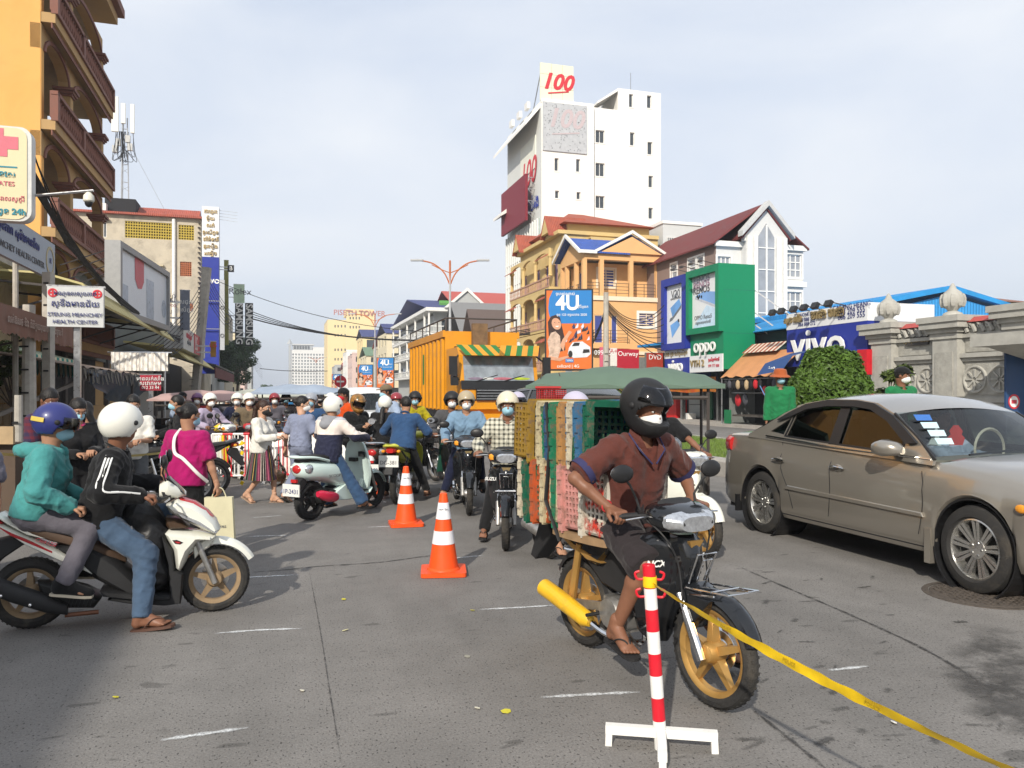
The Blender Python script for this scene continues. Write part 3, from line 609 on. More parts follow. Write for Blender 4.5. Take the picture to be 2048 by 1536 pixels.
# ------------------------------------------------------------------ grey and brown villa with tall pointed windows
def villa_brown():
 t0=28.0;s0=sAt(1432,t0);b=Bld('brown_villa','brown and white villa with tall pointed windows under a grey gable','house',s0,t0)
 M_BR=mat('brown_render',(.25,.18,.155),.85,var=.06);M_LG=mat('light_grey_render',(.62,.62,.60),.85,var=.05);M_MT=tile_mat('maroon_tile',(.16,.035,.035),'y')
 W=b.S(1606,500)[0];L=13.0;ze=b.S(1432,482)[1];M_CURT=mat('curtained_glass',(.30,.32,.35),.15,var=.25,scale=.9)
 H=[]
 for x0,x1,y0,y1,nx in((1432,1461,512,560,3),(1571,1603,508,556,3),(1571,1603,583,640,3),(1440,1470,590,640,3)):
  u0,z1=b.S(x0,y0);u1,z0=b.S(x1,y1);H.append((max(u0,.1),u1,z0,z1,nx))
 b.wall('wall','S',0,0,W,0,ze,M_LG,H)
 for h in H:b.window('S',0,*h[:4],M_WHITEP,M_CURT,h[4],3,.12,.07,surround=(M_WHITEP,.12))
 HB=[]
 for x0,x1,y0,y1 in((1342,1354,530,556),(1377,1391,520,548),(1395,1407,514,545)):
  u1,z1=b.T(x0,y0);u0,z0=b.T(x1,y1);HB.append((u0,u1,z0,z1))
 b.wall('side_wall','TR',0,0,L,0,ze,M_BR,HB)
 for h in HB:b.window('TR',0,*h,M_WHITEP,M_CURT,1,2,.1,.07,surround=(M_WHITEP,.14))
 b.box('cornice',M_WHITEP,-.15,W+.15,-.25,-.003,ze-.35,ze);b.box('cornice',M_WHITEP,b.S(1562,550)[0],W+.15,-.22,-.004,b.S(1580,568)[1]-.2,b.S(1580,568)[1]+.15)
 # projecting bay with pointed windows
 x0,x1=b.S(1477,480)[0],b.S(1560,480)[0];xm=(x0+x1)/2;zb=b.S(1520,470)[1];zp=b.S(1520,418)[1]
 b.box('bay',M_LG,x0+.2,x1-.2,-.7,-.002,0,zb-.6)
 for x in(x0+.1,xm-1.0,xm+.75,x1-.35):b.box('pilaster',M_WHITEP,x,x+.28,-.9,-.702,0,zb-.3)
 wz=b.S(1520,452)[1];pw=MB().prism([(xm-.62,3),(xm+.62,3),(xm+.62,wz-.9),(xm,wz),(xm-.62,wz-.9)],(0,-.78,0),(1,0,0),(0,0,1),(0,.06,0));g=b.part('window',pw,M_CURT)
 fm=MB().bb(xm-.05,xm+.05,-.84,-.78,3,wz-.1)
 for z in np.arange(4,wz-.8,1.45):fm.bb(xm-.62,xm+.62,-.83,-.78,z,z+.07)
 fm.obj('frame',M_WHITEP,g);b.part('gable',MB().prism([(x0,zb-.6),(x1,zb-.6),(x1,zb),(xm,zp-.1),(x0,zb)],(0,-.72,0),(1,0,0),(0,0,1),(0,.4,0),[[(xm-.6,zb-.59),(xm+.6,zb-.59),(xm+.6,wz-.9),(xm,wz),(xm-.6,wz-.9)]]),M_LG)
 tr=MB().prism([(x0-.4,zb-.35),(xm,zp),(x1+.4,zb-.35),(x1+.4,zb),(xm,zp+.35),(x0-.4,zb)],(0,-1.1,0),(1,0,0),(0,0,1),(0,.55,0));b.part('bargeboard',tr,mat('grey_trim',(.5,.5,.49),.8))
 gable_roof(b,'roof',M_MT,x0,x1,-.6,L,zb-.1,zp-zb,'Y',.25);gable_roof(b,'roof',M_MT,-.2,W,-.1,L,ze,2.6,'Y',.25)
 a=Bld('grey_annex','plain pale grey annex behind the peach villa','building',s0+14,24.5);M_AX=mat('annex_render',(.55,.56,.55),.85,var=.06)
 u0,z1=a.S(1326,447);u1,_=a.S(1402,452);a.box('wall',M_AX,u0,u1,0,6,0,z1)
 p,q=a.S(1333,474),a.S(1350,500);a.box('parapet',M_WHITEP,u0-.1,u1+.1,-.1,6,z1,z1+.25);a.window('S',-.2,p[0],q[0],q[1],p[1],M_FRW,M_GLASS_D,4,1,.14)
villa_brown()
# ------------------------------------------------------------------ generic far buildings
def block(name,label,s0,t0,W,L,H,m,rows,cols,wm=None,z0w=3.5,right=True,roof=None,rh=2.5,cat='building',face_cols=None,group=None,wfrac=.5):
 b=Bld(name,label,cat,s0,t0,group);sg=1 if right else -1;u0,u1=(0,W)if right else(-W,0);wm=wm or M_GLASS_D;fh=(H-z0w)/max(rows,1);hs=[]
 for r in range(rows):
  for c in range(cols):
   cw=W/cols;a=u0+cw*(c+.5-wfrac/2);hs.append((a,a+cw*wfrac,z0w+fh*(r+.28),z0w+fh*(r+.78)))
 b.wall('wall','S',0,u0,u1,0,H,m,hs,.2)
 for h in hs:o=MB().bb(h[0],h[1],.15,.2,h[2],h[3]).obj('window',wm,b.o)
 f='TR' if right else 'TL';hs=[];n=face_cols if face_cols is not None else 3
 for r in range(rows):
  for c in range(n):
   cw=L/n;hs.append((cw*(c+.25),cw*(c+.75),z0w+fh*(r+.25),z0w+fh*(r+.8)))
 b.wall('street_wall',f,0,0,L,0,H,m,hs,.2);fn=b.fn(f,0)
 for h in hs:MB().add([fn(h[0],h[2],.19),fn(h[1],h[2],.19),fn(h[1],h[3],.19),fn(h[0],h[3],.19)],[(0,1,2,3)]).obj('window',wm,b.o)
 if roof:gable_roof(b,'roof',roof,u0,u1,0,L,H,rh,'X',.3)
 else:b.box('roof',m,u0,u1,0.01,L,H-.3,H+.01);b.box('parapet',m,u0-.08,u1+.08,-.08,.18,H,H+.5)
 b.box('plinth',M_DARK,u0+.3,u1-.3,-.05,-.003,.2,z0w-.9);return b
M_GREY=mat('grey_render',(.42,.43,.42),.85,var=.08);M_CRM=mat('cream_render',(.68,.6,.42),.85,var=.08);M_PNK=mat('pink_render',(.66,.5,.45),.85,var=.08);M_BEI=mat('beige_render',(.52,.46,.36),.85,var=.1);M_YEL=mat('pale_yellow_render',(.78,.62,.33),.85,var=.05)
def far_right():
# grey three-storey house with balconies and a white-edged gable
 t0=22.0;s0=sAt(868,t0);b=block('grey_house','grey house with white balconies and a white-edged blue gable roof',s0,t0,9,sAt(797,t0)-s0,13.0,M_GREY,3,2,face_cols=3)
 L=sAt(797,t0)-s0
 for z in(4.2,7.4,10.4):
  balcony(b,'S',0,-1.0,8.8,z,1.5,M_WHITEP,M_WHITEP,18,h=.9,th=.35);balcony(b,'TR',0,-1.2,L,z,1.2,M_WHITEP,M_WHITEP,30,h=.9,th=.35)
  for u in(-1,2.2,5.5,8.6):b.box('column',M_WHITEP,u-.12,u+.12,-1.4,-1.15,z,z+3.1)
  for u in np.linspace(2,L-.5,5):b.box('column',M_WHITEP,-1.15,-.9,u,u+.25,z,z+3.1)
 b.box('eave',M_WHITEP,-1.5,9.2,-1.8,L,13.4,13.9);gable_roof(b,'roof',mat('navy_roof',(.04,.05,.16),.6),-1,9,-1.2,L,13.9,3.2,'X',.3)
 b.part('gable',MB().prism([(1.6,13.9),(7.4,13.9),(4.5,16.6)],(0,-1.9,0),(1,0,0),(0,0,1),(0,2.5,0)),M_GREY);b.part('bargeboard',MB().prism([(1.1,13.9),(4.5,16.9),(7.9,13.9),(7.4,13.9),(4.5,16.4),(1.6,13.9)],(0,-2.2,0),(1,0,0),(0,0,1),(0,.3,0)),M_WHITEP)
 s0=sAt(905,26);block('pink_house','pale pink building with a long red roof behind the yellow truck',s0,26,16,14,15.6,M_PNK,4,5,roof=mat('red_roof',(.42,.08,.06),.6),rh=2.6)
 s0=sAt(925,22);b=block('grey_roofed_house','low house with a wide grey roof in front of the pink building',s0,22,12,12,9,M_GREY,2,3,roof=mat('slate_roof',(.20,.2,.2),.7),rh=4.5)
 b=block('clapboard_house','cream boarded loft with a dark tiled roof beside the grey roof',s0-6,22,6,5,8.6,M_CRM,2,2,roof=mat('umber_tile',(.12,.09,.08),.8),rh=3)
 s0=sAt(880,23);block('green_gabled_house','small house with a bright green gable beyond the grey house',s0+5,24,5,8,15.3,mat('green_render',(.12,.35,.08),.8),3,2)
 # terraces receding towards the far end
 rnd=random.Random(8);cols=[M_CRM,M_BEI,M_PNK,M_YEL,M_GREY,M_WHITEW];roofs=[MATS['navy_roof'],MATS['red_roof'],tile_mat('green_roof',(.16,.25,.16),'x'),None]
 spec=[('cream shophouse with a navy roof left of the grey house',160,14,M_CRM,0),('beige shophouse with a red roof in the far terrace',178,12.5,M_BEI,1),('terrace house under a pale green roof',196,11,M_CRM,2),('tall yellow shophouse with a navy roof near the far tower',214,17,M_YEL,0),
 ('pink shophouse with a flat roof in the far terrace',234,13,M_PNK,3),('white shophouse with a flat roof at the far terrace',256,15,M_WHITEW,3),('low red-roofed shophouse far down the street',280,10,M_BEI,1),('grey flat-roofed block far down the street',310,12,M_GREY,3)]
 for lab,s,H,m,r in spec:block('shophouse',lab,s,22+rnd.uniform(-.8,.8),9,15,H,m,3,2,roof=roofs[r],rh=2.4,face_cols=3,cat='building')
 # yellow tower with red letters
 s0=350;b=Bld('yellow_tower','pale yellow tower block with red rooftop lettering far down the street','tower',s0,pxS(655,700,s0)[0])
 W=b.S(716,700)[0];W2=b.S(748,700)[0];H=b.S(690,640)[1];H2=b.S(720,632)[1];hs=[]
 for yy in(650,668,697,716,735):hs+=[(b.S(x,700)[0],b.S(x+2.5,700)[0],b.S(x,yy+5)[1],b.S(x,yy)[1])for x in(669,675,682,689)]
 xm=b.S(692,700)[0]
 hs2=[(b.S(x,700)[0],b.S(x+2.5,700)[0],b.S(x,yy+5)[1],b.S(x,yy)[1])for yy in(634,652)for x in(699,705,711,717)]
 b.wall('wall','S',0,0,xm,0,H,M_YEL,hs);b.wall('wall','S',-.6,xm,W2,0,H2+3,M_YEL,hs2)
 for h in hs:MB().bb(h[0],h[1],.12,.18,h[2],h[3]).obj('window',M_GLASS_D,b.o)
 for h in hs2:MB().bb(h[0],h[1],-.48,-.42,h[2],h[3]).obj('window',M_GLASS_D,b.o)
 b.wall('street_wall','TR',0,0,25,0,H,M_YEL,[]);b.box('roof',M_YEL,0,xm,.01,25,H-.4,H);b.box('stair_head',M_YEL,xm+.01,W2-.01,-.58,12,H2,H2+3)
 text('PISETH TOWER',b.o,(b.S(719,626)[0],-.9,b.S(719,627)[1]),3.3,mat('faded_red',(.42,.16,.14),.6),bold=.04,ext=.15)
 # far white high-rise
 Y=760.;b=Bld('high_rise','distant white high-rise with rows of small windows at the end of the street','tower',*ST(at(582,785,Y)[:2]));W=68/FPX*Y;H=105/FPX*Y;hs=[]
 for r in range(12):
  for c in range(11):hs.append((1.2+c*(W-2)/11,1.2+c*(W-2)/11+1.4,4+r*3.1,5.8+r*3.1))
 b.wall('wall','S',0,0,W,0,H-8,M_WHITEW,hs)
 for h in hs:MB().bb(h[0],h[1],.1,.2,h[2],h[3]).obj('window',M_GLASS_D,b.o)
 b.box('side',M_GREY,-2,-.05,-1,20,0,H-3);b.box('top_storey',M_GREY,2,W*.6,.5,18,H-8,H-3);b.box('roof_slab',M_WHITEP,1,W*.66,-.5,20,H-3,H-2.2);b.box('top_storey',M_WHITEW,W*.62,W,.2,15,H-8,H-5)
 for c in range(6):b.box('opening',M_DARK,3+c*2.6,4.6+c*2.6,.3,.49,H-7.2,H-4)
 b.part('roof',MB().lathe([(3.0,H-2.2),(.1,H+3)],4,(-1,4,0)),M_GREY)
far_right()
# left far terrace
for i,(lab,s,H,m)in enumerate((('grey far shophouse beyond the phone signs',100,12,M_GREY),('beige far shophouse behind the street tree',122,14,M_BEI),('cream far shophouse on the left of the street',150,12,M_CRM),('pink far shophouse on the left of the street',190,11,M_PNK),('long grey block at the far left of the street',240,10,M_GREY))):
 block('shophouse',lab,s,-7.2,12,18,H,m,3,3,right=False,face_cols=4)
 # the block behind the photographer whose roof line shades the left of the road
block('corner_block','plain two-storey block beside the road at the near left',-19.5,-7.3,14,18.3,7.2,M_BEI,2,4,right=False,face_cols=4)
# ------------------------------------------------------------------ shared signs and street kit
M_OPPO=mat('green_panel',hexc('0c8a5f',.8),.45,var=.06,dirt=(.02,.2,.13),dscale=.7,damt=.25);M_VIVO=mat('blue_panel',hexc('2a3a9e',.8),.45,var=.07);M_POSTER=mat('white_poster',(.72,.73,.74),.5,var=.04);M_GOLD=mat('gold_letter',(.36,.27,.13),.4,metal=.4,var=.2)
M_WLET=mat('white_letter',(.8,.8,.77),.5,var=.05);M_CABLE=mat('cable_black',(.012,.012,.013),.6,var=.1);M_BLUET=mat('blue_text',hexc('28306e'),.6,var=.05);M_REDT=mat('red_text',hexc('c0404e'),.6,var=.05);M_GREYT=mat('grey_text',(.12,.12,.13),.6,var=.05)
M_POLE=mat('concrete_pole',(.42,.39,.34),.9,var=.2,scale=5,bump=.2,dirt=(.2,.18,.15));M_TIN=mat('rusty_tin',(.25,.19,.15),.7,var=.4,scale=4);M_CORR=tile_mat('blue_corrugated',hexc('2f9ae0',.8),'y',.22)
def flat(parent,name,poly,y,m,th=.004): # print on a panel whose front looks towards local -y
 return MB().prism(poly,(0,y,0),(1,0,0),(0,0,1),(0,th,0)).obj(name,m,parent)
def circ(cx,cz,r,n=24,a0=0,a1=6.2832):return[(cx+r*math.cos(a0+(a1-a0)*i/n),cz+r*math.sin(a0+(a1-a0)*i/n))for i in range(n+(0 if a1-a0>6.28 else 1))]
# ------------------------------------------------------------------ right side shops
def shop_vivo():
 t0=21.6;s0=sAt(1735,t0);L=sAt(1573,t0)-s0;b=Bld('phone_shop','blue and white phone shop with a huge vivo sign behind the round bush','shop',s0,t0)
 zt=b.T(1735,604)[1];zm=b.T(1735,641)[1];zb=2.75;W=3.2
 b.box('upper_panel',M_POSTER,0,W,0,L,zm+.004,zt);b.box('blue_panel',M_VIVO,0.01,W-.01,.01,L-.01,zb,zm);b.box('wall',mat('shop_grey',(.3,.31,.32),.7),.3,W,.3,L-.3,0.13,zb);b.box('shop_opening',M_DARK,.27,.32,1.0,L-1.0,.14,zb-.1)
 u=b.T(1638,690)[0];text('vivo',b.o,(-.1,u,b.T(1638,690)[1]),1.9,M_WLET,(0,-1,0),ext=.035,bold=.012,sx=1.08)
 def tt(x,y,s_,size,m=M_BLUET,**k):u,z=b.T(x,y);text(s_,b.o,(-.02,u,z),size,m,(0,-1,0),**k)
 tt(1703,612,'CABANG HEANG',.27);tt(1703,622,'093 209 555',.3);tt(1703,632,'066 209 555',.3)
 tt(1612,629,'TT PHONE SHOP',.2);tt(1614,639,'015 888 272',.22);tt(1614,648,'066 888 272',.22)
 tt(1656,627,'ហេង ហេង',.5,M_GOLD,ext=.06,bold=.02);tt(1587,640,'សុខ ធារ៉ា',.36,M_GOLD,ext=.06,bold=.02)
 for x in(1576,1594,1619,1640,1663,1690):
  u=b.T(x,610)[0];f=MB().bar((0,u,zt),(-.9,u-.2,zt+.1),.035).obj('spotlight_arm',M_IRON,b.o);MB().box((-.95,u-.2,zt+.02),(.16,.34,.24),ry=.5).obj('spotlight',M_BLACK,f)
 MB().bb(-.35,-.01,-.35,.15,2.3,3.25).obj('red_box',mat('red_box',hexc('c01c28'),.5),b.o);MB().tube([(-.15,-.2,.13),(-.15,-.2,2.2)],.09).obj('drain_pipe',mat('blue_pipe',hexc('2f8fd6'),.4),b.o)
shop_vivo()
def blue_hall():
 s0,t0=31.0,26.5;b=Bld('blue_hall','bright blue corrugated metal hall behind the carved gate wall','building',s0,t0)
 xr,zr=b.S(1895,582);xl,zl=b.S(1745,612);x2,z2=b.S(2040,622)
 w=MB().prism([(xl,0),(x2+3,0),(x2+3,z2-.8),(xr,zr-.2),(xl,zl-.3)],(0,0,0),(1,0,0),(0,0,1),(0,.2,0));b.part('wall',w,tile_mat('blue_wall_sheet',hexc('3c9fe6',.85),'x',.3))
 b.part('roof',MB().prism([(xl-.3,zl-.05),(xr,zr),(x2+3,z2-.7),(x2+3,z2-.5),(xr,zr+.25),(xl-.3,zl+.2)],(0,-.35,0),(1,0,0),(0,0,1),(0,14,0)),M_CORR)
 c=Bld('brown_roofed_house','house with a brown hipped tile roof peeping over the blue hall','house',47,34);xa,za=c.S(1985,582);x0,z0=c.S(1900,606);x1,_=c.S(2034,606)
 c.part('roof',MB().add([(x0-2,-2,z0),(x1,-2,z0),(x1,8,z0),(x0-2,8,z0),(xa-.6,3,za+.1),(xa,3,za+.1)],[(0,1,5,4),(1,2,5),(2,3,4,5),(3,0,4)]),tile_mat('brown_tile',(.26,.12,.075),'x'));c.box('wall',M_CRM,x0-1.5,x1-.4,-1.6,7.5,0,z0)
blue_hall()
def gate_wall():
 t0=21.8;s0=sAt(2062,t0);b=Bld('gate_wall','grey carved stone gate wall with finial-topped pillars','wall',s0,t0);M_ST=mat('carved_stone',(.37,.36,.32),.9,var=.22,scale=4,bump=.9,bscale=22,dirt=(.2,.19,.165),dscale=2,damt=.5);M_SP=mat('plain_stone',(.40,.39,.35),.9,var=.18,scale=3,dirt=(.22,.2,.17),dscale=1.5,damt=.4)
 def pillar(x,w,ztop,fin=True,name='pillar'):
  u=b.T(x,700)[0];m=MB();h=ztop
  p=MB().bb(-.3,.4,u-w/2,u+w/2,.1,h-.75).obj(name,M_SP,b.o)
  MB().bb(-.34,-.301,u-w/2+.15,u+w/2-.15,.3,h-1.2).obj('carved_face',M_ST,p)
  for i,(e,z0,z1)in enumerate(((.06,h-.75,h-.55),(.14,h-.55,h-.4),(.3,h-.4,h-.2),(.36,h-.2,h))):MB().bb(-.3-e,.4+e,u-w/2-e,u+w/2+e,z0,z1).obj('cornice',M_SP,p)
  if fin:
   MB().lathe([(.34,h),(.3,h+.12),(.14,h+.2),(.2,h+.28),(.33,h+.45),(.36,h+.62),(.28,h+.82),(.12,h+.95),(.1,h+1.02),(.03,h+1.14)],12,(.05,u,0)).smooth().obj('finial',M_SP,p)
   for k in range(8):a=k*math.pi/4;MB().ell((.05+.31*math.cos(a),u+.31*math.sin(a),h+.55),(.1,.1,.24),6,5).obj('petal',M_SP,p)
  return u
 uA=pillar(1775,1.0,b.T(1775,648)[1]);uB=pillar(1903,1.0,b.T(1903,634)[1]);uC=pillar(2060,1.2,b.T(2040,610)[1],False)
 for(u0,u1)in((uB,uA),(uC,uB)):
  a,c=u0+.5,u1-.5;zt=3.55;w=b.box('wall',M_SP,0,.25,a,c,.1,zt);z0,z1=1.55,2.55
  for e,p,q in((.1,z1+.1,z1+.22),(.2,z1+.22,z1+.36),(.08,z0-.25,z0-.1),(.14,zt-.12,zt),(.1,.1,.5),(.1,.9,1.1)):MB().bb(-e,-.001,a,c,p,q).obj('moulding',M_SP,w)
  for p,q in((z1+.4,zt-.16),(1.12,z0-.27),(z0,z1+.05)):MB().bb(-.03,-.0005,a+.1,c-.1,p,q).obj('carved_band',M_ST,w)
  n=2 if c-a>2.4 else 1
  n=max(2,int((c-a)/1.3))
  for i in range(n):
   u=a+(c-a)*(i+.5)/n;zc=(z0+z1)/2;md=MB().lathe([(.36,0),(.40,-.06),(.44,-.06),(.46,0)],24,(-.03,u,zc),'X',False);m_=md.obj('medallion',M_SP,w)
   for k in range(8):q=k*math.pi/4;MB().bar((-.05,u+.07*math.cos(q),zc+.07*math.sin(q)),(-.05,u+.34*math.cos(q),zc+.34*math.sin(q)),.05,.07,(1,0,0)).obj('petal',M_SP,m_)
  k=int((c-a)/.27)
  for i in range(k):
   u=a+(c-a)*(i+.5)/k;MB().tube([(-.12,u-.1,zt+.05),(-.16,u-.02,zt+.26),(-.15,u+.1,zt+.32),(-.14,u+.09,zt+.2),(-.13,u+.02,zt+.18)],[.07,.065,.055,.045,.03],6).smooth().obj('scroll',M_SP,w)
  MB().bb(-.08,.28,a,c,zt+.001,zt+.36).obj('frieze',M_ST,w);MB().prism([(-.22,zt+.37),(.03,zt+.55),(.4,zt+.37)],(0,a,0),(1,0,0),(0,0,1),(0,c-a,0)).obj('coping',mat('red_coping',(.4,.07,.06),.6,var=.2),w)
 u,z=b.T(1838,682);MB().bb(-.12,-.03,u-.5,u+.5,z-.15,z+.15).obj('plaque',mat('plaque',(.05,.045,.04),.5),b.o);text('វត្តស្ទឹងមានជ័យ',b.o,(-.125,u,z),.17,M_GOLD,(0,-1,0))
 # heavy lintel canopy over the gateway at the right and the notice board behind it
 u1=sAt(1945,19.5)-s0;b.box('lintel',M_SP,-2.4,-.37,uC-3,u1,2.95,3.3);b.part('lintel_soffit',MB().prism([(-2.3,2.95),(-.4,2.5),(-.4,2.95)],(0,uC-3,0),(1,0,0),(0,0,1),(0,u1-uC+2.6,0)),M_SP)
 g=Bld('notice_board','blue notice board with a red prohibition ring beside the stone gate','sign',sAt(2030,20.9),20.9);x0,z1=g.S(2012,684);x1=x0+1.5;z0=.9
 g.box('board',mat('board_blue',hexc('27466f'),.5,var=.25,scale=1.5),x0,x1,0,.06,z0,z1);g.part('ring',MB().lathe([(.17,0),(.17,-.01),(.22,-.01),(.22,0)],24,(x0+.3,-.002,z0+.45),'Y',False),M_RED);flat(g.o,'disc',circ(x0+.3,z0+.45,.165),-.008,M_WLET);flat(g.o,'symbol',[(x0+.2,z0+.39),(x0+.4,z0+.39),(x0+.4,z0+.5),(x0+.2,z0+.5)],-.012,M_REDT)
 for i in(0,1):flat(g.o,'emblem',circ(x0+.2+i*.26,z1-.18,.1),-.006,mat('emblem_gold',(.45,.36,.2),.6))
 for u in(x0+.1,x1-.1):g.box('post',M_STEEL,u-.03,u+.03,.07,.12,.13,z1)
gate_wall()
def oppo():
 t0=20.6;s0=sAt(1447,t0);L=sAt(1381,t0)-s0;b=Bld('green_sign_tower','tall green box sign with a phone poster and the word oppo','sign',s0,t0)
 W=1.75;zt=b.T(1447,526)[1];zb=b.T(1447,738)[1];zl=b.T(1447,662)[1]
 b.box('box',M_OPPO,0,W,0,L,zb,zt)
 for z in(zl-.1,zl+2.0):MB().bb(-.005,W+.005,-.006,-.001,z,z+.03).obj('seam',mat('seam_green',(.012,.16,.1),.6),b.o)
 for z0,z1 in((zt-.35,zt),(zl,zl+.3)):b.box('frame',M_OPPO,-.28,-.001,0,L,z0,z1)
 b.box('frame',M_OPPO,-.28,-.001,0,.3,zl+.3,zt-.35);b.box('frame',M_OPPO,-.28,-.001,L-.3,L,zl+.3,zt-.35)
 p0,p1,q0,q1=.3,L-.3,zl+.3,zt-.35;ps=b.box('poster',M_POSTER,-.06,-.002,p0,p1,q0,q1);f=lambda u,z:(p1-u*(p1-p0),q0+z*(q1-q0))
 def pol(nm,pts,m,d):return MB().prism([f(u,z)for u,z in pts],(-.062-d,0,0),(0,1,0),(0,0,1),(.003,0,0)).obj(nm,m,ps)
 M_PH=mat('phone_blue',hexc('7fa8dc'),.4,var=.2,scale=.8);pol('phone',[(.35,.5),(.12,.63),(.45,.7),(1,.62),(1,.36)],M_PH,.004);pol('phone_edge',[(.12,.62),(.1,.58),(1,.31),(1,.36)],mat('phone_edge',(.5,.52,.58),.3),.006)
 for i,(u,z)in enumerate(((.2,.62),(.28,.615),(.36,.6),(.24,.585))):pol('lens',circ(u,z,.03,12),M_BLACK,.009)
 pol('shade',[(0,0),(.55,.42),(1,.3),(1,0)],mat('poster_sky',hexc('c3d8ea'),.5),.002)
 for i,(z,mm)in enumerate(((.93,mat('ghost_text',(.3,.3,.38),.5)),(.83,mat('pinkish_text',(.36,.22,.3),.5)),(.73,M_GREYT))):text('RENO5',ps,(-.075,*f(.36,z)),.5,mm,(0,-1,0),bold=.012)
 text('OPPO Reno5',ps,(-.075,*f(.42,.2)),.3,M_GREYT,(0,-1,0));text('ឥឡូវនេះមានលក់ហើយ',ps,(-.075,*f(.42,.1)),.18,M_GREYT,(0,-1,0))
 text('oppo',b.o,(-.12,L/2,zl-.62),1.0,M_WLET,(0,-1,0),ext=.03,bold=.006);pb=b.box('name_band',M_POSTER,-.05,-.003,-.0,L,zb-.1,zb+.75)
 text('VTH 2',b.o,(-.09,L*.74,zb+.33),.5,M_GOLD,(0,-1,0),ext=.03);text('ទូរស័ព្ទទំនើប',b.o,(-.07,L*.25,zb+.48),.2,M_REDT,(0,-1,0),bold=.01);text('099 777 888',b.o,(-.07,L*.25,zb+.18),.2,M_REDT,(0,-1,0))
 for z in(zt-1.1,zt-2.2,zl+.5,zl-.5):b.part('stay',MB().bar((W,.3,z),(W+3.0,-2.3,z-3.1),.06),M_STEEL)
 for k in range(4):b.part('spotlight',MB().bar((-.1,.4+k*.9,zt),(-1.0,.4+k*.9,zt+.15),.03).box((-1.05,.4+k*.9,zt+.1),(.12,.25,.1)),M_IRON)
 b.box('post',M_STEEL,W-.3,W-.1,.1,.3,.13,zb);b.box('post',M_STEEL,W-.3,W-.1,L-.3,L-.1,.13,zb)
 # blue neighbour
 t1=20.6;s1=s0+L+.15;c=Bld('blue_sign_tower','blue framed phone poster sign beside the green sign tower','sign',s1,t1);L=sAt(1330,t1)-s1;zt=c.T(1378,548)[1];zb=c.T(1378,735)[1];zl=c.T(1378,697)[1]
 c.box('box',M_VIVO,0,1.4,0,L,zl,zt);p0,p1,q0,q1=.35,L-.35,zl+.35,zt-.4
 for a in((0,L,zt-.4,zt),(0,L,zl,zl+.35),(0,.35,zl+.35,zt-.4),(L-.35,L,zl+.35,zt-.4)):c.box('frame',M_VIVO,-.25,-.001,*a)
 ps=c.box('poster',M_POSTER,-.06,-.002,p0,p1,q0,q1)
 M_PH2=mat('phone_cyan',hexc('6ea2dc'),.35,var=.3,scale=1)
 pol('phone',[(.2,.62),(.7,.75),(.82,.64),(.32,.46)],M_PH2,.004);pol('phone_edge',[(.32,.46),(.82,.64),(.8,.58),(.3,.4),(.14,.38),(.18,.44)],mat('phone_grey',(.16,.18,.2),.3),.005);pol('phone',[(.2,.32),(.66,.4),(.74,.3),(.3,.1)],M_PH2,.006);pol('lens',[(.62,.4),(.7,.41),(.72,.36),(.64,.35)],M_BLACK,.008)
 text('V20',ps,(-.07,*f(.5,.84)),.62,M_GREYT,(0,-1,0));text('ស្រស់ស្អាតជាងមុន',ps,(-.07,*f(.5,.77)),.15,M_GREYT,(0,-1,0))
 c.box('name_band',M_POSTER,-.03,1.3,0,L,zb+.55,zl-.004);text('ហាង ភួង លក់ទូរស័ព្ទ',c.o,(-.06,L/2,(zb+.55+zl)/2),.3,M_GOLD,(0,-1,0),bold=.01)
 c.box('sign_panel',M_VIVO,-.02,1.3,0,L,zb-.7,zb+.547);text('vivo',c.o,(-.08,L/2,zb+.1),.95,M_WLET,(0,-1,0),ext=.04,bold=.015)
 c.box('post',M_STEEL,.9,1.1,.1,.3,.13,zb-.7);c.box('post',M_STEEL,.9,1.1,L-.3,L-.1,.13,zb-.7)
oppo()
M_DIM=mat('dim_wall',(.16,.17,.16),.85,var=.2)
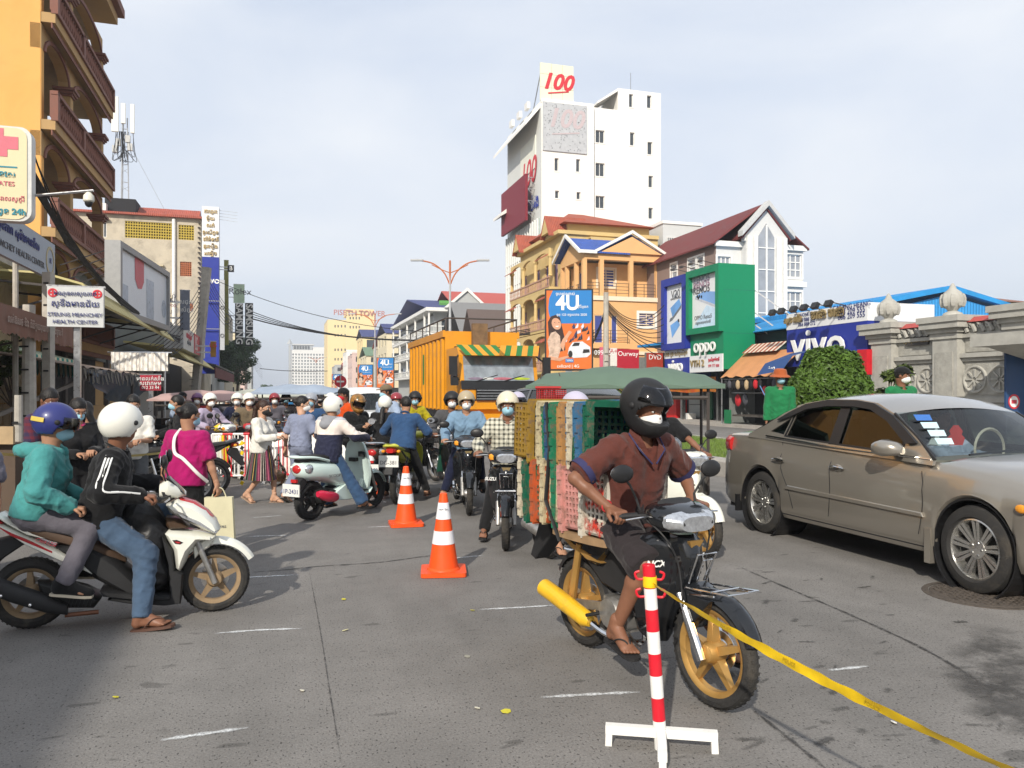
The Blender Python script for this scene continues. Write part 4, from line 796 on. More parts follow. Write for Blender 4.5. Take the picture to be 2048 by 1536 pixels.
def market():
# low shop row behind signs and stall
 t0=22.6;s0=sAt(1573,21.6);s1=sAt(1240,21.6);b=Bld('market_shops','row of low open shops behind the phone signs and bag stall','shop',s0+.1,t0);L=s1-s0;W=3.5
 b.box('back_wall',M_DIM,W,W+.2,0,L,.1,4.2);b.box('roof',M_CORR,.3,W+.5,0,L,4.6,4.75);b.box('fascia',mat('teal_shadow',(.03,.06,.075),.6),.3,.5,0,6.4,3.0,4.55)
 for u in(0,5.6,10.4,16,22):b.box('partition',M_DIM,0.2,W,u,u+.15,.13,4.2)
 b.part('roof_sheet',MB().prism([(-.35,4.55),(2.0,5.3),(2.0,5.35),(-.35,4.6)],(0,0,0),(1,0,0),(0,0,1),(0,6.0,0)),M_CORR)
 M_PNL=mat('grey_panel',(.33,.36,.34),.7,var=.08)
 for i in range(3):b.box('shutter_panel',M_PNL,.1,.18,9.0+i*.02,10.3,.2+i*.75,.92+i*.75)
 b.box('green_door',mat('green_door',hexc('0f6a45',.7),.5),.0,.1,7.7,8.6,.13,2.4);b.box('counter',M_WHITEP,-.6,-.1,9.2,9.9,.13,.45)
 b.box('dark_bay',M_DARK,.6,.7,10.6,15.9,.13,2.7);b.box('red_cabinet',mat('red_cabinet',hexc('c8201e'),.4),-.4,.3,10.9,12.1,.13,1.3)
 # orange banner strip
 ba=Bld('orange_banner','long orange and yellow printed banner above the dark shop bay','banner',sAt(1432,21.0),21.0);Lb=sAt(1238,21.0)-sAt(1432,21.0);z1=ba.T(1432,753)[1];m=mat('orange_print',hexc('d8822a',.7),.7,var=.45,scale=1.2,dirt=hexc('c23a1a'),dscale=1.0,damt=.8);ba.part('cloth',MB().add([(0.02*math.sin(i*1.3),Lb*i/20,z1-(0 if k else .78-.04*math.sin(i)))for i in range(21)for k in(0,1)],[(2*i,2*i+2,2*i+3,2*i+1)for i in range(20)]),m)
 ba.part('patch',MB().bb(-.04,-.025,3.9,5.0,z1-.45,z1-.02),M_RED)
 # bag stall with salmon awning
 t1=20.4;s2=sAt(1550,t1);st=Bld('bag_stall','market stall under a salmon awning hung with bags','stall',s2,t1);Ls=sAt(1440,t1)-s2;zf=2.35;zbk=3.55
 M_SAL=mat('salmon_canvas',hexc('d99a68',.75),.85,var=.12,scale=3);n=16;v=[]
 for i in range(n+1):
  for j in range(5):v.append((j/4*1.4,Ls*i/n,zf+(zbk-zf)*j/4+.05*math.sin(i*1.9)*(1-j/4)))
 st.part('awning',MB().add(v,[(i*5+j,(i+1)*5+j,(i+1)*5+j+1,i*5+j+1)for i in range(n)for j in range(4)]).smooth(),M_SAL)
 M_ST1,M_ST2=mat('stripe_red',hexc('b05a44',.8),.8),mat('stripe_cream',hexc('e8d8c4',.8),.8)
 for i in range(16):
  u=1.3+i*(Ls-1.6)/16;w=(Ls-1.6)/16;st.part('roof_strip',MB().add([(1.0,u,3.5),(1.0,u+w,3.5),(1.6,u+w,3.95),(1.6,u,3.95)],[(0,1,2,3)]),M_ST1 if i%2 else M_ST2)
 for u in(0,Ls):st.part('post',MB().tube([(0.1,u,.0),(.1,u,zf)],.035),M_STEEL)
 st.box('shelf_back',M_DARK,1.9,2.0,.2,Ls,.13,zf+.8);st.box('side_wall',M_DIM,.5,1.9,Ls-.05,Ls,.13,2.4);st.box('table',mat('table_dark',(.08,.07,.06),.6),.3,1.6,.3,Ls-.6,.5,.58)
 st.box('green_flap',mat('green_flap',hexc('1d7a4c',.8),.6),.1,.14,Ls-.75,Ls-.2,.15,.8)
 st.part('rail',MB().tube([(.15,0,zf-.1),(.15,Ls,zf-.1)],.02),M_STEEL);st.part('rail',MB().tube([(.6,0,1.6),(.6,Ls,1.6)],.02),M_STEEL)
 def bag(loc,c,h,w,nm,lab,grp):
  o=thing('hanging_bag',lab,'bag',RT(s2+loc[1],t1+loc[0],loc[2]),TH,grp);MB().ell((0,0,-h*.55),(.1,w/2,h/2),10,8).smooth().obj('pouch',mat('bag_'+nm,c,.7,var=.25,scale=12),o);MB().tube(crom([(0,-w*.25,-h*.2),(0,-w*.1,0),(0,w*.1,0),(0,w*.25,-h*.2)],4),.012,5).obj('strap',M_BLACK,o)
 names={'black':'1a1a1c','red':'b8242c','beige':'b09a78','grey':'4c4c52','pink':'c06a80','brown':'553a2c'}
 seq=['black','grey','black','beige','black','beige','black','red','black','red','black','grey']
 for i,c in enumerate(seq):
  k='bright red handbag hanging at the stall awning edge' if i==7 else 'small red pouch hanging low at the stall awning' if i==9 else '%s bag, %s from the left in the row under the salmon awning'%(c,('first','second','third','fourth','fifth','sixth','seventh','','ninth','','eleventh','last')[i])
  bag((.15,Ls-.25-i*(Ls-.5)/11,zf-.12-(.3 if i==9 else 0)),hexc(names[c]),random.uniform(.36,.5),random.uniform(.26,.34),c,k,'bags hanging under the awning')
 bag((.6,Ls-.6,1.58),hexc(names['red']),.6,.45,'red','red backpack hanging at the left of the stall',None);bag((.6,Ls-1.2,1.6),hexc(names['grey']),.55,.4,'grey','grey backpack hanging next to the red backpack',None)
 for i,(u,z,c)in enumerate(((.25,1.55,'pink'),(.3,1.1,'grey'),(.1,.75,'beige'))):bag((-.05,u,z),hexc(names[c]),.38,.3,c,c+' pouch tied to the right post of the stall',None)
 # blue tarpaulin umbrella lettered vivo
 u=Bld('blue_tarp','sagging blue tarpaulin lettered vivo beside the bag stall','tarpaulin',sAt(1564,19.5),19.5);Lt=sAt(1518,19.5)-u.s0;z=2.5;M_TP=mat('blue_tarp',hexc('2f4f86',.8),.6,var=.2,scale=3)
 u.part('sheet',MB().add([(0,0,z),(-.1,Lt,z-.15),(.3,Lt,z+.35),(.5,0,z+.6),(1.6,Lt,z+.8),(1.6,0,z+.9)],[(0,1,2,3),(3,2,4,5)]),M_TP);text('vivo',u.o,(.1,Lt*.6,z+.1),.42,M_WLET,(0,-1,.1),up=(.5,0,1));u.part('pole',MB().tube([(.05,.3,0),(.05,.3,z)],.03).tube([(.05,Lt,1.9),(.05,.2,.3)],.02),mat('blue_pole',hexc('5a86b8'),.5))
 # small red and pink boards in front of the peach villa
 for x0,x1,y0,y1,col,lab,tx in((1200,1218,694,724,'d86a80','pink shop board with white print left of the red boards','099 555'),(1221,1234,696,716,'e8e4dc','small white shop board reading A plus','A+'),(1234,1278,698,724,'b8283a','tilted red shop board with white lettering','Ourway'),(1294,1326,706,730,'b04030','reddish printed board beside the blue poster sign','DVD')):
  g=Bld('shop_board',lab,'sign',44 if x0<1280 else 43,0);a,z1=g.S(x0,y0);c,z0=g.S(x1,y1);o=g.box('board',mat('board_'+col,hexc(col,.85),.5,var=.1),a,c,0,.08,z0-.5,z1);text(tx,o,((a+c)/2,-.01,(z0+z1)/2+.1),.42,M_WLET if col!='e8e4dc' else M_REDT);g.box('post',M_STEEL,(a+c)/2-.04,(a+c)/2+.04,.1,.16,.1,z1-.1)
market()
# ------------------------------------------------------------------ median billboards, lamps, bush
M_4O=mat('billboard_orange',hexc('e2732c',.8),.5,var=.08);M_4B=mat('billboard_blue',hexc('1f7fc8',.8),.5,var=.06);M_SKIN4=mat('print_skin',hexc('d8a384',.8),.5);M_HAIR4=mat('print_hair',hexc('3a2420',.8),.5);M_BLOUSE=mat('print_blouse',hexc('d8bca8',.8),.5,var=.5,scale=6);M_WCAR=mat('print_car',hexc('dfe4ea',.8),.4)
def billboard(x0,x1,y0,y1,Y,lab):
 p=at((x0+x1)/2,785,Y);g=thing('billboard',lab,'billboard',(p.x,p.y,0),R(-2),'advertising panels on the median');W=(x1-x0)/FPX*Y;z0,z1=CAMH+(HOR-y1)/FPX*Y,CAMH+(HOR-y0)/FPX*Y;H=z1-z0;h=W/2
 MB().bb(-h-.06,h+.06,0,.25,z0-.06,z1+.06).obj('frame',M_BLACK,g);MB().bb(-h,h,-.01,-.001,z0,z1).obj('poster',M_4O,g);MB().bb(-.12,.12,.05,.2,.27,z0-.06).obj('post',M_STEEL,g)
 q=lambda pts:[(-h+u*W,z0+v*H)for u,v in pts]
 cy,rr=.78,.52;blue=[(max(.04,min(1,.56+rr*math.cos(a))),max(.58,cy+rr*.62*math.sin(a)))for a in np.linspace(math.pi,2*math.pi,20)]+[(1,1),(.14,1),(.06,.9)]
 flat(g,'print_circle',q(blue),-.014,M_4B);text('4U',g,(-h+W*.47,-.022,z0+H*.835),H*.26,M_WLET,bold=.02,sx=.95);text('ច្បាស់ណាស់',g,(-h+W*.42,-.022,z0+H*.955),H*.05,M_WLET);text('ដើម្បីអ្នក',g,(-h+W*.78,-.022,z0+H*.79),H*.045,M_WLET);text('ចុច 123 ទទួលបាន 2020',g,(-h+W*.56,-.022,z0+H*.69),H*.042,M_WLET)
 flat(g,'print_hair',q([(.05,.42),(.03,.6),(.1,.67),(.2,.69),(.3,.66),(.33,.58),(.4,.4),(.42,.24),(.3,.22)]),-.017,M_HAIR4)
 flat(g,'print_face',q([(.22+.105*math.cos(a)-.02*math.sin(a),.575+.075*math.sin(a))for a in np.linspace(0,6.28,18)[:-1]]),-.020,M_SKIN4);flat(g,'print_smile',q([(.19,.545),(.24,.535),(.29,.55),(.24,.55)]),-.024,M_WLET)
 for e in(.18,.275):flat(g,'print_eye',q([(e-.02,.59),(e+.02,.588),(e,.597)]),-.024,M_HAIR4)
 flat(g,'print_blouse',q([(.06,.22),(.02,.36),(.1,.46),(.2,.48),(.3,.42),(.32,.26),(.26,.14),(.04,.12)]),-.021,M_BLOUSE);flat(g,'print_arm',q([(.3,.3),(.36,.38),(.44,.44),(.5,.49),(.57,.47),(.5,.42),(.42,.34),(.38,.22)]),-.0225,M_SKIN4);flat(g,'print_arm',q([(.04,.12),(.3,.1),(.5,.15),(.48,.17),(.26,.14),(.04,.17)]),-.0235,M_SKIN4)
 rn=random.Random(2)
 for i in range(26):u,v=rn.uniform(.4,.95),rn.uniform(.36,.56);flat(g,'print_bike',q([(u-.04,v-.03),(u+.03,v-.02),(u+.02,v+.03)]),-.0165-i*.0001,mat('print_bike%d'%(i%3),(hexc('2a3358'),hexc('c8ccd8'),hexc('20242c'))[i%3],.5))if v<.72-.3*(u-.3)else None
 flat(g,'print_car',q([(.47,.19),(.5,.27),(.58,.34),(.8,.35),(.97,.28),(.98,.19),(.9,.15),(.6,.14)]),-.0205,M_WCAR);flat(g,'print_grille',q([(.8,.2),(.96,.21),(.95,.25),(.82,.25)]),-.0245,M_BLACK);flat(g,'print_wheel',q([(.53+.05*math.cos(a),.19+.045*math.sin(a))for a in np.linspace(0,6.28,12)[:-1]]),-.0245,M_BLACK);flat(g,'print_window',q([(.56,.29),(.62,.335),(.74,.335),(.72,.295)]),-.0245,M_BLACK)
 flat(g,'print_tag',q([(.42,.085),(.6,.085),(.6,.13),(.42,.13)]),-.0255,M_4B);text("'5000៛",g,(-h+W*.51,-.03,z0+H*.107),H*.035,M_WLET);text('cellcard | 4G',g,(-h+W*.48,-.02,z0+H*.035),H*.055,M_WLET)
billboard(1093,1183,581,738,28.3,'large orange and blue 4U billboard with a smiling woman beside the peach villa');billboard(754,787,716,775,78,'second 4U billboard right of the far lamp post');billboard(716,745,730,777,92,'third 4U billboard left of the far lamp post');billboard(664,683,749,782,140,'smallest 4U billboard above the traffic jam')
M_LAMPO=mat('lamp_orange',hexc('c8703a',.8),.5,var=.08)
def lamp(x,ytop,t,span,lab):
 X,Y=onT(x,t);p=Vector((X,Y,.27));g=thing('street_lamp',lab,'street lamp',p,TH*0,'street lamps on the median');H=CAMH+(HOR-ytop)/FPX*Y-.27
 MB().tube([(0,0,0),(0,0,H*.6),(0,0,H)],[.11,.08,.05],10).obj('post',mat('lamp_grey',(.42,.43,.44),.5),g);MB().lathe([(.22,0),(.22,.08),(.12,.3)],10).obj('base',MATS['lamp_grey'],g)
 for s in(-1,1):
  a=MB().tube(crom([(0,0,H-1.5),(s*.35,0,H-.75),(s*1.0,0,H-.2),(s*span,0,H)],5),.045,6).tube(crom([(0,0,H-.75),(s*.5,0,H-.55),(s*1.1,0,H-.25)],4),.03,6).obj('arm',M_LAMPO,g);MB().box((s*(span+.25),0,H+.02),(.75,.26,.1)).obj('lamp_head',MATS['lamp_grey'],a)
 MB().tube([(0,0,H-1.5),(0,0,H)],.06,8).obj('collar',M_LAMPO,g)
lamp(900,521,10,1.75,'tall orange-armed street lamp behind the yellow truck');lamp(750,628,10,2.2,'orange-armed street lamp among the far billboards');lamp(632,715,10,2.2,'faint farthest street lamp near the high-rise')
# ------------------------------------------------------------------ foliage
def leaf_mesh(name,centers,normals,size,m,rng,jit=.6):
 n=len(centers);nr=normals+rng.normal(0,jit,(n,3));nr/=np.linalg.norm(nr,axis=1)[:,None];a=np.cross(nr,rng.normal(0,1,(n,3)));a/=np.linalg.norm(a,axis=1)[:,None];b=np.cross(nr,a);s=size*rng.uniform(.6,1.3,n)[:,None]
 V=np.stack([centers-a*s,centers+b*s*.42+nr*s*.1,centers+a*s,centers-b*s*.42+nr*s*.1],1).reshape(-1,3);me=bpy.data.meshes.new(name);me.from_pydata(V.tolist(),[],np.arange(4*n).reshape(-1,4).tolist());me.materials.append(m);return me
def leaf_mat(name,c,var=.5,scale=9):
 m=mat(name,c,.5,var=var,scale=scale,spec=.35);return m
def bush():
 Y=13.6;p=at(1661,785,Y);g=thing('round_bush','clipped dome-shaped green bush on the median behind the sedan','bush',(p.x,p.y,.27));rng=np.random.default_rng(1);r=84/FPX*Y;H=CAMH+(HOR-692)/FPX*Y-.27
 n=16000;u=rng.normal(0,1,(n,3));u[:,2]=np.abs(u[:,2])*1.0;u/=np.linalg.norm(u,axis=1)[:,None];zz=u[:,2]**.8;side=rng.random(n)<.25
 k=1+.045*np.sin(u[:,0]*9)*np.sin(u[:,1]*11+2)+.03*np.sin(u[:,2]*17);d=1-rng.random(n)**2*.12
 C=np.stack([u[:,0]*r*k*d,u[:,1]*r*k*d,H*.3+zz*H*.7*k*d],1);ang=rng.uniform(0,6.28,n);C[side]=np.stack([np.cos(ang)*r*d,np.sin(ang)*r*d,rng.uniform(.05,H*.32,n)],1)[side];N=u.copy();N[side]=np.stack([np.cos(ang),np.sin(ang),0*ang],1)[side]
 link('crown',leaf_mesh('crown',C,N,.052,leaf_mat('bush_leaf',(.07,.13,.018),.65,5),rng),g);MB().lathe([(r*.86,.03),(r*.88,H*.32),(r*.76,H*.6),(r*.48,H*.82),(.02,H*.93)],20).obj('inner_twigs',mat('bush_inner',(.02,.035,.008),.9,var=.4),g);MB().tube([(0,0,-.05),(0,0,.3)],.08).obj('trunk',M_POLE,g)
bush()
def tree(name,lab,p,h,cr,seed,col,n=7000,trunk=.14,leaf=.11,clumps=16,zc=.68):
 rng=np.random.default_rng(seed);g=thing(name,lab,'tree',p);tb=MB();tb.tube([(0,0,-.1),(.1,0,h*.3),(.05,.1,h*.55)],[trunk,trunk*.8,trunk*.55],8);C=[];N=[]
 for i in range(clumps):
  a=rng.uniform(0,6.28);rr=cr*rng.uniform(.15,.8);c=np.array([math.cos(a)*rr,math.sin(a)*rr,h*zc+rng.uniform(-.33,.32)*h*.75]);tb.tube([(.05,.1,h*rng.uniform(.35,.55)),tuple(c*np.array([.6,.6,1])-np.array([0,0,.3])),tuple(c)],[trunk*.35,trunk*.2,.02],5)
  m=n//clumps;u=rng.normal(0,1,(m,3));u/=np.linalg.norm(u,axis=1)[:,None];q=cr*rng.uniform(.26,.46)*rng.uniform(.45,1,(m,1))**.5;C.append(c+u*q*np.array([1,1,.75]));N.append(u+np.array([0,0,.6]))
 tb.obj('trunk',mat('bark',(.16,.12,.09),.9,var=.3,scale=8),g);link('crown',leaf_mesh('crown',np.concatenate(C),np.concatenate(N),leaf,leaf_mat('leaf_%s'%name,col),rng),g);return g
X,Y=onT(474,-4.9);tree('street_tree','leafy green street tree under the samsung signs',(X,Y,.13),CAMH+(785-668)/FPX*Y,3.3,2,(.045,.085,.022),16000,.2,.17,34,.62)
X,Y=onT(533,-5.0);tree('street_tree','small dark tree far down the left pavement',(X,Y,.1),5.2,3.0,5,(.05,.08,.03),3000,.16,.25)
X,Y=onT(18,-5.6);tree('pavement_tree','dusty little tree behind the pole at the left edge',(X,Y,.1),3.1,.55,7,(.07,.1,.02),2600,.06,.06,12,.72)
p=at(1225,770,21);q=tree('pavement_tree','low green shrub behind the green canopy',(p.x,p.y,.27),1.9,.8,9,(.06,.11,.02),2500,.05,.06,12,.55)
p=at(1777,785,15.5);tree('pavement_tree','thin sapling with drooping leaves by the stone pillar',(p.x,p.y,.27),2.15,.42,12,(.12,.16,.03),800,.03,.09,9,.7)
for i,(x,Y)in enumerate(((760,80),(778,76),(690,120))):p=at(x,785,Y);tree('median_hedge',('low hedge left of the far lamp post','low hedge right of the far lamp post','low hedge beyond the third billboard')[i],(p.x,p.y,.2),1.6,1.3,20+i,(.05,.09,.02),1500,.05,.12,10,.5)['group']='hedge plants on the median'
# ------------------------------------------------------------------ LEFT SIDE
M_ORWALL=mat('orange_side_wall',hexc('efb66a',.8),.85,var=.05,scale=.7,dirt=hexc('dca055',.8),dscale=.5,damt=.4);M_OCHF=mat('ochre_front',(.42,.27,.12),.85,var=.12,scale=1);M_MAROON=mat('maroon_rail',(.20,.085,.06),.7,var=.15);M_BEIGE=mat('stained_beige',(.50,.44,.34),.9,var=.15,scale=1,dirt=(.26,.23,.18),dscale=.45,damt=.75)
M_CREAMW=mat('cream_wall',(.55,.48,.33),.85,var=.15,scale=1.5,dirt=(.3,.25,.17))
def yellow_left():
 t0=-7.3;s0=sAt(81,t0);s1=sAt(204,t0);L=s1-s0;b=Bld('balcony_building','tall orange apartment building with arched loggias and maroon balustrades','building',s0,t0)
 zt=19.6;b.wall('side_wall','S',0,-14,0,0,zt+1.5,M_ORWALL,[]);dep=2.1;um=sAt(140,t0)-s0
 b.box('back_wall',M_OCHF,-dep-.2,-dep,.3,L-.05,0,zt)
 zr=[b.T(81,178+215*k)[1]for k in(2,1,0,-1)];bal=MB().lathe([(.05,0),(.075,.1),(.04,.17),(.085,.36),(.05,.6),(.075,.68)],6).smooth().mesh('baluster',M_MAROON)
 for k,z in enumerate(zr):
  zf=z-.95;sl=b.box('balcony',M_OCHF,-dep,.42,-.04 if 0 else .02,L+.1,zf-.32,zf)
  for e,q0,q1 in((.5,zf-.02,zf+.1),(.34,zf-.5,zf-.32),(.5,z-.12,z)):MB().bb(.3,e,.0,L+.12,q0,q1).obj('moulding',M_MAROON,sl)
  n=34
  for i in range(n):link('baluster',bal,sl,(.38,.15+(L-.2)*i/(n-1),zf+.1))
  for u in(.02,um-.12,L-.12):MB().bb(.26,.5,u,u+.24,zf+.1,z).obj('newel',M_MAROON,sl)
  zc=zf+2.2
  for(a,c)in((.0,um),(um,L)):
   w=c-a;e=.36;pts=[(a,zf+2.28)]+[(a+e,zf+2.28)]+[(a+w/2-(w/2-e)*math.cos(q),zf+2.28+.62*math.sin(q))for q in np.linspace(.0,math.pi,13)][1:-1]+[(c-e,zf+2.28),(c,zf+2.28),(c,zf+3.08),(a,zf+3.08)]
   b.part('arch',MB().prism(pts,(-.3,0,0),(0,1,0),(0,0,1),(.32,0,0)),M_OCHF)
   tr=[(a+w/2-(w/2-e+q)*math.cos(f),zf+2.28+(.62+q)*math.sin(f))for q,fs in((0,np.linspace(0,math.pi,13)),(.14,np.linspace(math.pi,0,13)))for f in fs]
   b.part('arch_trim',MB().prism(tr,(.02,0,0),(0,1,0),(0,0,1),(.06,0,0)),M_MAROON)
  for u in(um,L-.2):
   c=b.box('column',M_OCHF,-.32,.06,u-.2,u+.2,zf,zf+2.05);
   for e,q0,q1 in((.06,2.0,2.08),(.12,2.08,2.18),(.18,2.18,2.28)):MB().bb(-.32-e,.06+e,u-.2-e,u+.2+e,zf+q0,zf+q1).obj('capital',M_MAROON,c)
  b.box('corner_pier',M_ORWALL,-.32,.02,.01,.3,zf,zf+2.3)
  b.window('TL',-dep+.02,1.2,2.5,zf+.5,zf+2.0,M_PINK,M_BLUEW,2,1,.0,.08);b.window('TL',-dep+.02,um+.9,um+1.9,zf,zf+2.1,M_PINK,M_GLASS_D,1,1,.0,.08)
  b.box('ceiling',mat('loggia_ceiling',(.4,.33,.24),.9),-dep,.0,.3,L,zf+3.0,zf+3.07)
 zc=b.T(205,22)[1];b.box('cornice',M_MAROON,-14,.8,-.3,L+.6,zc,zc+.35);b.box('cornice',M_OCHF,-14,.55,-.2,L+.4,zc-.4,zc-.004)
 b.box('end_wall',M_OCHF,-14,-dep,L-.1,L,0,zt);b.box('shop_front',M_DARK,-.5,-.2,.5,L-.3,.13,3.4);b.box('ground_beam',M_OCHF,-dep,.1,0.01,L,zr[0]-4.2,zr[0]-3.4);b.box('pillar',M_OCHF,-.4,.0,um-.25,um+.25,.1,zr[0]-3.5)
yellow_left()
def lattice(b,x0,x1,z0,z1,nx,nz,m,y,name='breeze_block'):
 hx,hz=(x1-x0)/nx,(z1-z0)/nz;holes=[[(x0+hx*(i+.2),z0+hz*(j+.2)),(x0+hx*(i+.8),z0+hz*(j+.2)),(x0+hx*(i+.8),z0+hz*(j+.8)),(x0+hx*(i+.2),z0+hz*(j+.8))]for i in range(nx)for j in range(nz)]
 MB().prism([(x0,z0),(x1,z0),(x1,z1),(x0,z1)],(0,y,0),(1,0,0),(0,0,1),(0,.12,0),holes).obj(name,m,b.o);b.box('grille_void',M_DARK,x0+.02,x1-.02,y+.13,y+.16,z0+.02,z1-.02)
def beige():
 t0=-7.3;s0=sAt(402,t0);b=Bld('stained_building','stained beige building with a red tiled roof and yellow breeze-block grilles','building',s0,t0)
 xl=b.S(150,600)[0];zt=b.S(402,436)[1];g1=(*b.S(250,475),*b.S(347,447));g2=(*b.S(357,479),*b.S(388,451));g3=(*b.S(360,552),*b.S(383,524));g4=(*b.S(378,622),*b.S(386,606))
 hs=[(g[0],g[2],g[1],g[3])for g in(g1,g2,g3,g4)];ws=[]
 for x0,x1,y0,y1 in((201,213,444,474),(312,322,536,566),(203,214,532,560),(322,340,600,630)):
  p,q=b.S(x0,y1),b.S(x1,y0);ws.append((p[0],q[0],p[1],q[1]))
 b.wall('wall','S',0,xl,0,0,zt,M_BEIGE,hs+ws,.25);M_YG,M_RG=mat('yellow_block',(.45,.33,.05),.8,var=.2),mat('red_block',(.42,.14,.06),.8,var=.2)
 lattice(b,g1[0],g1[2],g1[1],g1[3],19,6,M_YG,.04);lattice(b,g2[0],g2[2],g2[1],g2[3],6,6,M_YG,.04);lattice(b,g3[0],g3[2],g3[1],g3[3],6,7,M_RG,.04);lattice(b,g4[0],g4[2],g4[1],g4[3],2,4,M_RG,.04)
 for w in ws:b.window('S',0,*w,M_FRW,M_GLASS_D,2,1,.15,.06);b.box('hood',M_CREAMW,w[0]-.25,w[1]+.25,-.35,-.003,w[3]+.15,w[3]+.3)
 b.wall('street_wall','TL',0,0,12,0,zt,M_BEIGE,[]);b.part('roof',MB().prism([(-.5,zt+.05),(4.5,zt+1.0),(12,zt+.2),(12,zt-.05),(-.5,zt-.15)],(xl-.5,0,0),(0,1,0),(0,0,1),(-xl+.6,0,0)),tile_mat('red_tile_y',(.36,.09,.06),'x',.3));b.part('ridge',MB().prism([(0,0),(3,0),(1.4,.9)],(b.S(255,410)[0],3,zt+.75),(0,1,0),(0,0,1),(b.S(393,410)[0]-b.S(255,410)[0],0,0)),MATS['red_tile_y'])
 u=b.S(348,600)[0];b.part('drain_pipe',MB().tube([(u,-.15,5),(u,-.15,zt-.3)],.17,8),M_WHITEP)
 u=b.S(228,395)[0];b.box('water_tank_shed',M_DARK,u-1.2,u+1.6,2,5,zt+.3,zt+1.9);b.box('air_conditioner',M_FRW,u-1.9,u-.9,1,1.8,zt+.4,zt+1.1)
 for i in range(22):z=zt-.6-i*.5;b.box('pipe_rung',M_IRON,-.28,-.02,-.35,-.1,z,z+.14)
 # mast
 X0,z0=b.S(250,412,3);p=RT(s0+3,t0+X0);g=thing('antenna_mast','slim rooftop phone mast with white panel antennas and dangling cables','antenna',(p.x,p.y,z0-.3),TH);H=b.S(250,196,3)[1]-z0+.3;gm=mat('galvanised',(.42,.43,.44),.5,metal=.5)
 legs=[(.35,0),(-.3,.3),(-.3,-.3)]
 for(x,y)in legs:MB().tube([(x,y,0),(x*.6,y*.6,H*.82)],.06,6).obj('leg',gm,g)
 for i in range(9):
  z=H*.08*(i+1)
  for a in range(3):
   p1,p2=legs[a],legs[(a+1)%3];MB().bar((p1[0]*(1-.04*i),p1[1]*(1-.04*i),z),(p2[0]*(1-.04*i),p2[1]*(1-.04*i),z+(.5 if i%2 else 0)),.035).obj('brace',gm,g)
 for(x,z,h_,w_)in((-.85,H-3.6,3.5,.62),(.75,H-3.6,2.9,.35),(-.1,H-2.7,2.0,.4)):MB().box((x,-.35,z+h_/2),(w_,.25,h_)).obj('antenna_panel',mat('antenna_white',(.72,.72,.66),.5,var=.08),g)
 for(x,z)in((-.6,H-4.6),(.3,H-4.2),(.5,H-5.0),(-.9,H-5.3)):MB().box((x,-.2,z),(.45,.3,.7)).obj('radio_unit',mat('radio_grey',(.5,.5,.48),.6),g)
 rn=random.Random(4)
 for i in range(18):
  x=rn.uniform(-.8,.9);z=H-3.5;w=rn.uniform(-.5,.5);MB().tube(crom([(x,-.3,z),(x+w*.5,-.35,z-rn.uniform(1,2)),(x+w,-.3,z-rn.uniform(2.2,3.2)),(w*.3,-.1,z-rn.uniform(1.5,3.0))],5),.028,5).obj('cable',M_CABLE,g)
 for q in((-3.5,0),(3.5,1)):MB().bar((q[0]*.1,0,H*.6),(q[0],q[1],.5),.03).obj('guy',gm,g)
beige()
def vert_signs():
 t1=-7.2;s1=sAt(403,t1)-.4;b=Bld('blue_pylon_sign','tall blue and white vertical vivo sign on the stained building','sign',s1,t1);x0,z1=b.S(404,412);x1,_=b.S(438,412);zm=b.S(404,513)[1];b.box('white_box',M_POSTER,x0,x1,0,1.1,zm,z1);b.box('blue_box',M_VIVO,x0+.01,x1-.01,.005,1.09,3.5,zm-.003)
 for i,tx in enumerate(('កាហ្វេ','ម៉ូយ','លក់','ទូរស័ព្ទ','ដៃទំនើប','គ្រឿង','អេឡិច')):text(tx,b.o,((x0+x1)/2,-.05,z1-.5-i*(z1-zm)/7.2),.5,mat('gold_letter2',(.5,.37,.18),.35,metal=.3),ext=.05,bold=.012)
 text('vivo',b.o,((x0+x1)/2+.1,-.02,b.S(420,561)[1]),.9,M_WLET,bold=.02)
 for i in range(4):b.part('aerial',MB().bar((x1,.6,z1-.2-i*.3),(x1+1.7,.6,z1-.3-i*.32),.03),gm_())
def gm_():return MATS['galvanised']
vert_signs()
def panel_sign(name,lab,s,x0,x1,y0,y1,m,th=.25,texts=(),vertical=None,posts=0):
 b=Bld(name,lab,'sign',s,0);(a,z1),(c,z0)=b.S(x0,y0),b.S(x1,y1);o=b.box('panel',m,a,c,0,th,z0,z1);b.box('edge',M_STEEL,a-.02,c+.02,.02,th-.02,z1,z1+.03)
 for tx,fx,fz,sz,tm in texts:
  if vertical:text(tx,b.o,(a+(c-a)*fx,-.02,z0+(z1-z0)*fz),sz,tm,(0,0,-1),up=(1,0,0),bold=.02)
  else:text(tx,b.o,(a+(c-a)*fx,-.02,z0+(z1-z0)*fz),sz,tm)
 if posts:b.box('post',M_STEEL,(a+c)/2-.05,(a+c)/2+.05,th,th+.1,.1,z1-.1)
 else:b.part('bracket',MB().bar((a-1.6,th/2,(z0*.3+z1*.7)),(a,th/2,(z0*.3+z1*.7)),.08).bar((a-1.6,th/2,(z0*.7+z1*.3)),(a,th/2,(z0*.7+z1*.3)),.08),M_STEEL)
 return b
M_BLKS=mat('black_sign',(.015,.016,.018),.4,var=.1)
panel_sign('vertical_sign','left one of the two black vertical samsung signs',92,470,486,607,689,M_BLKS,.3,(('SAMSUNG',.5,.5,1.0,M_WLET),),True);panel_sign('vertical_sign','right one of the two black vertical samsung signs',96,490,506,606,692,M_BLKS,.3,(('SAMSUNG',.5,.5,1.05,M_WLET),),True)
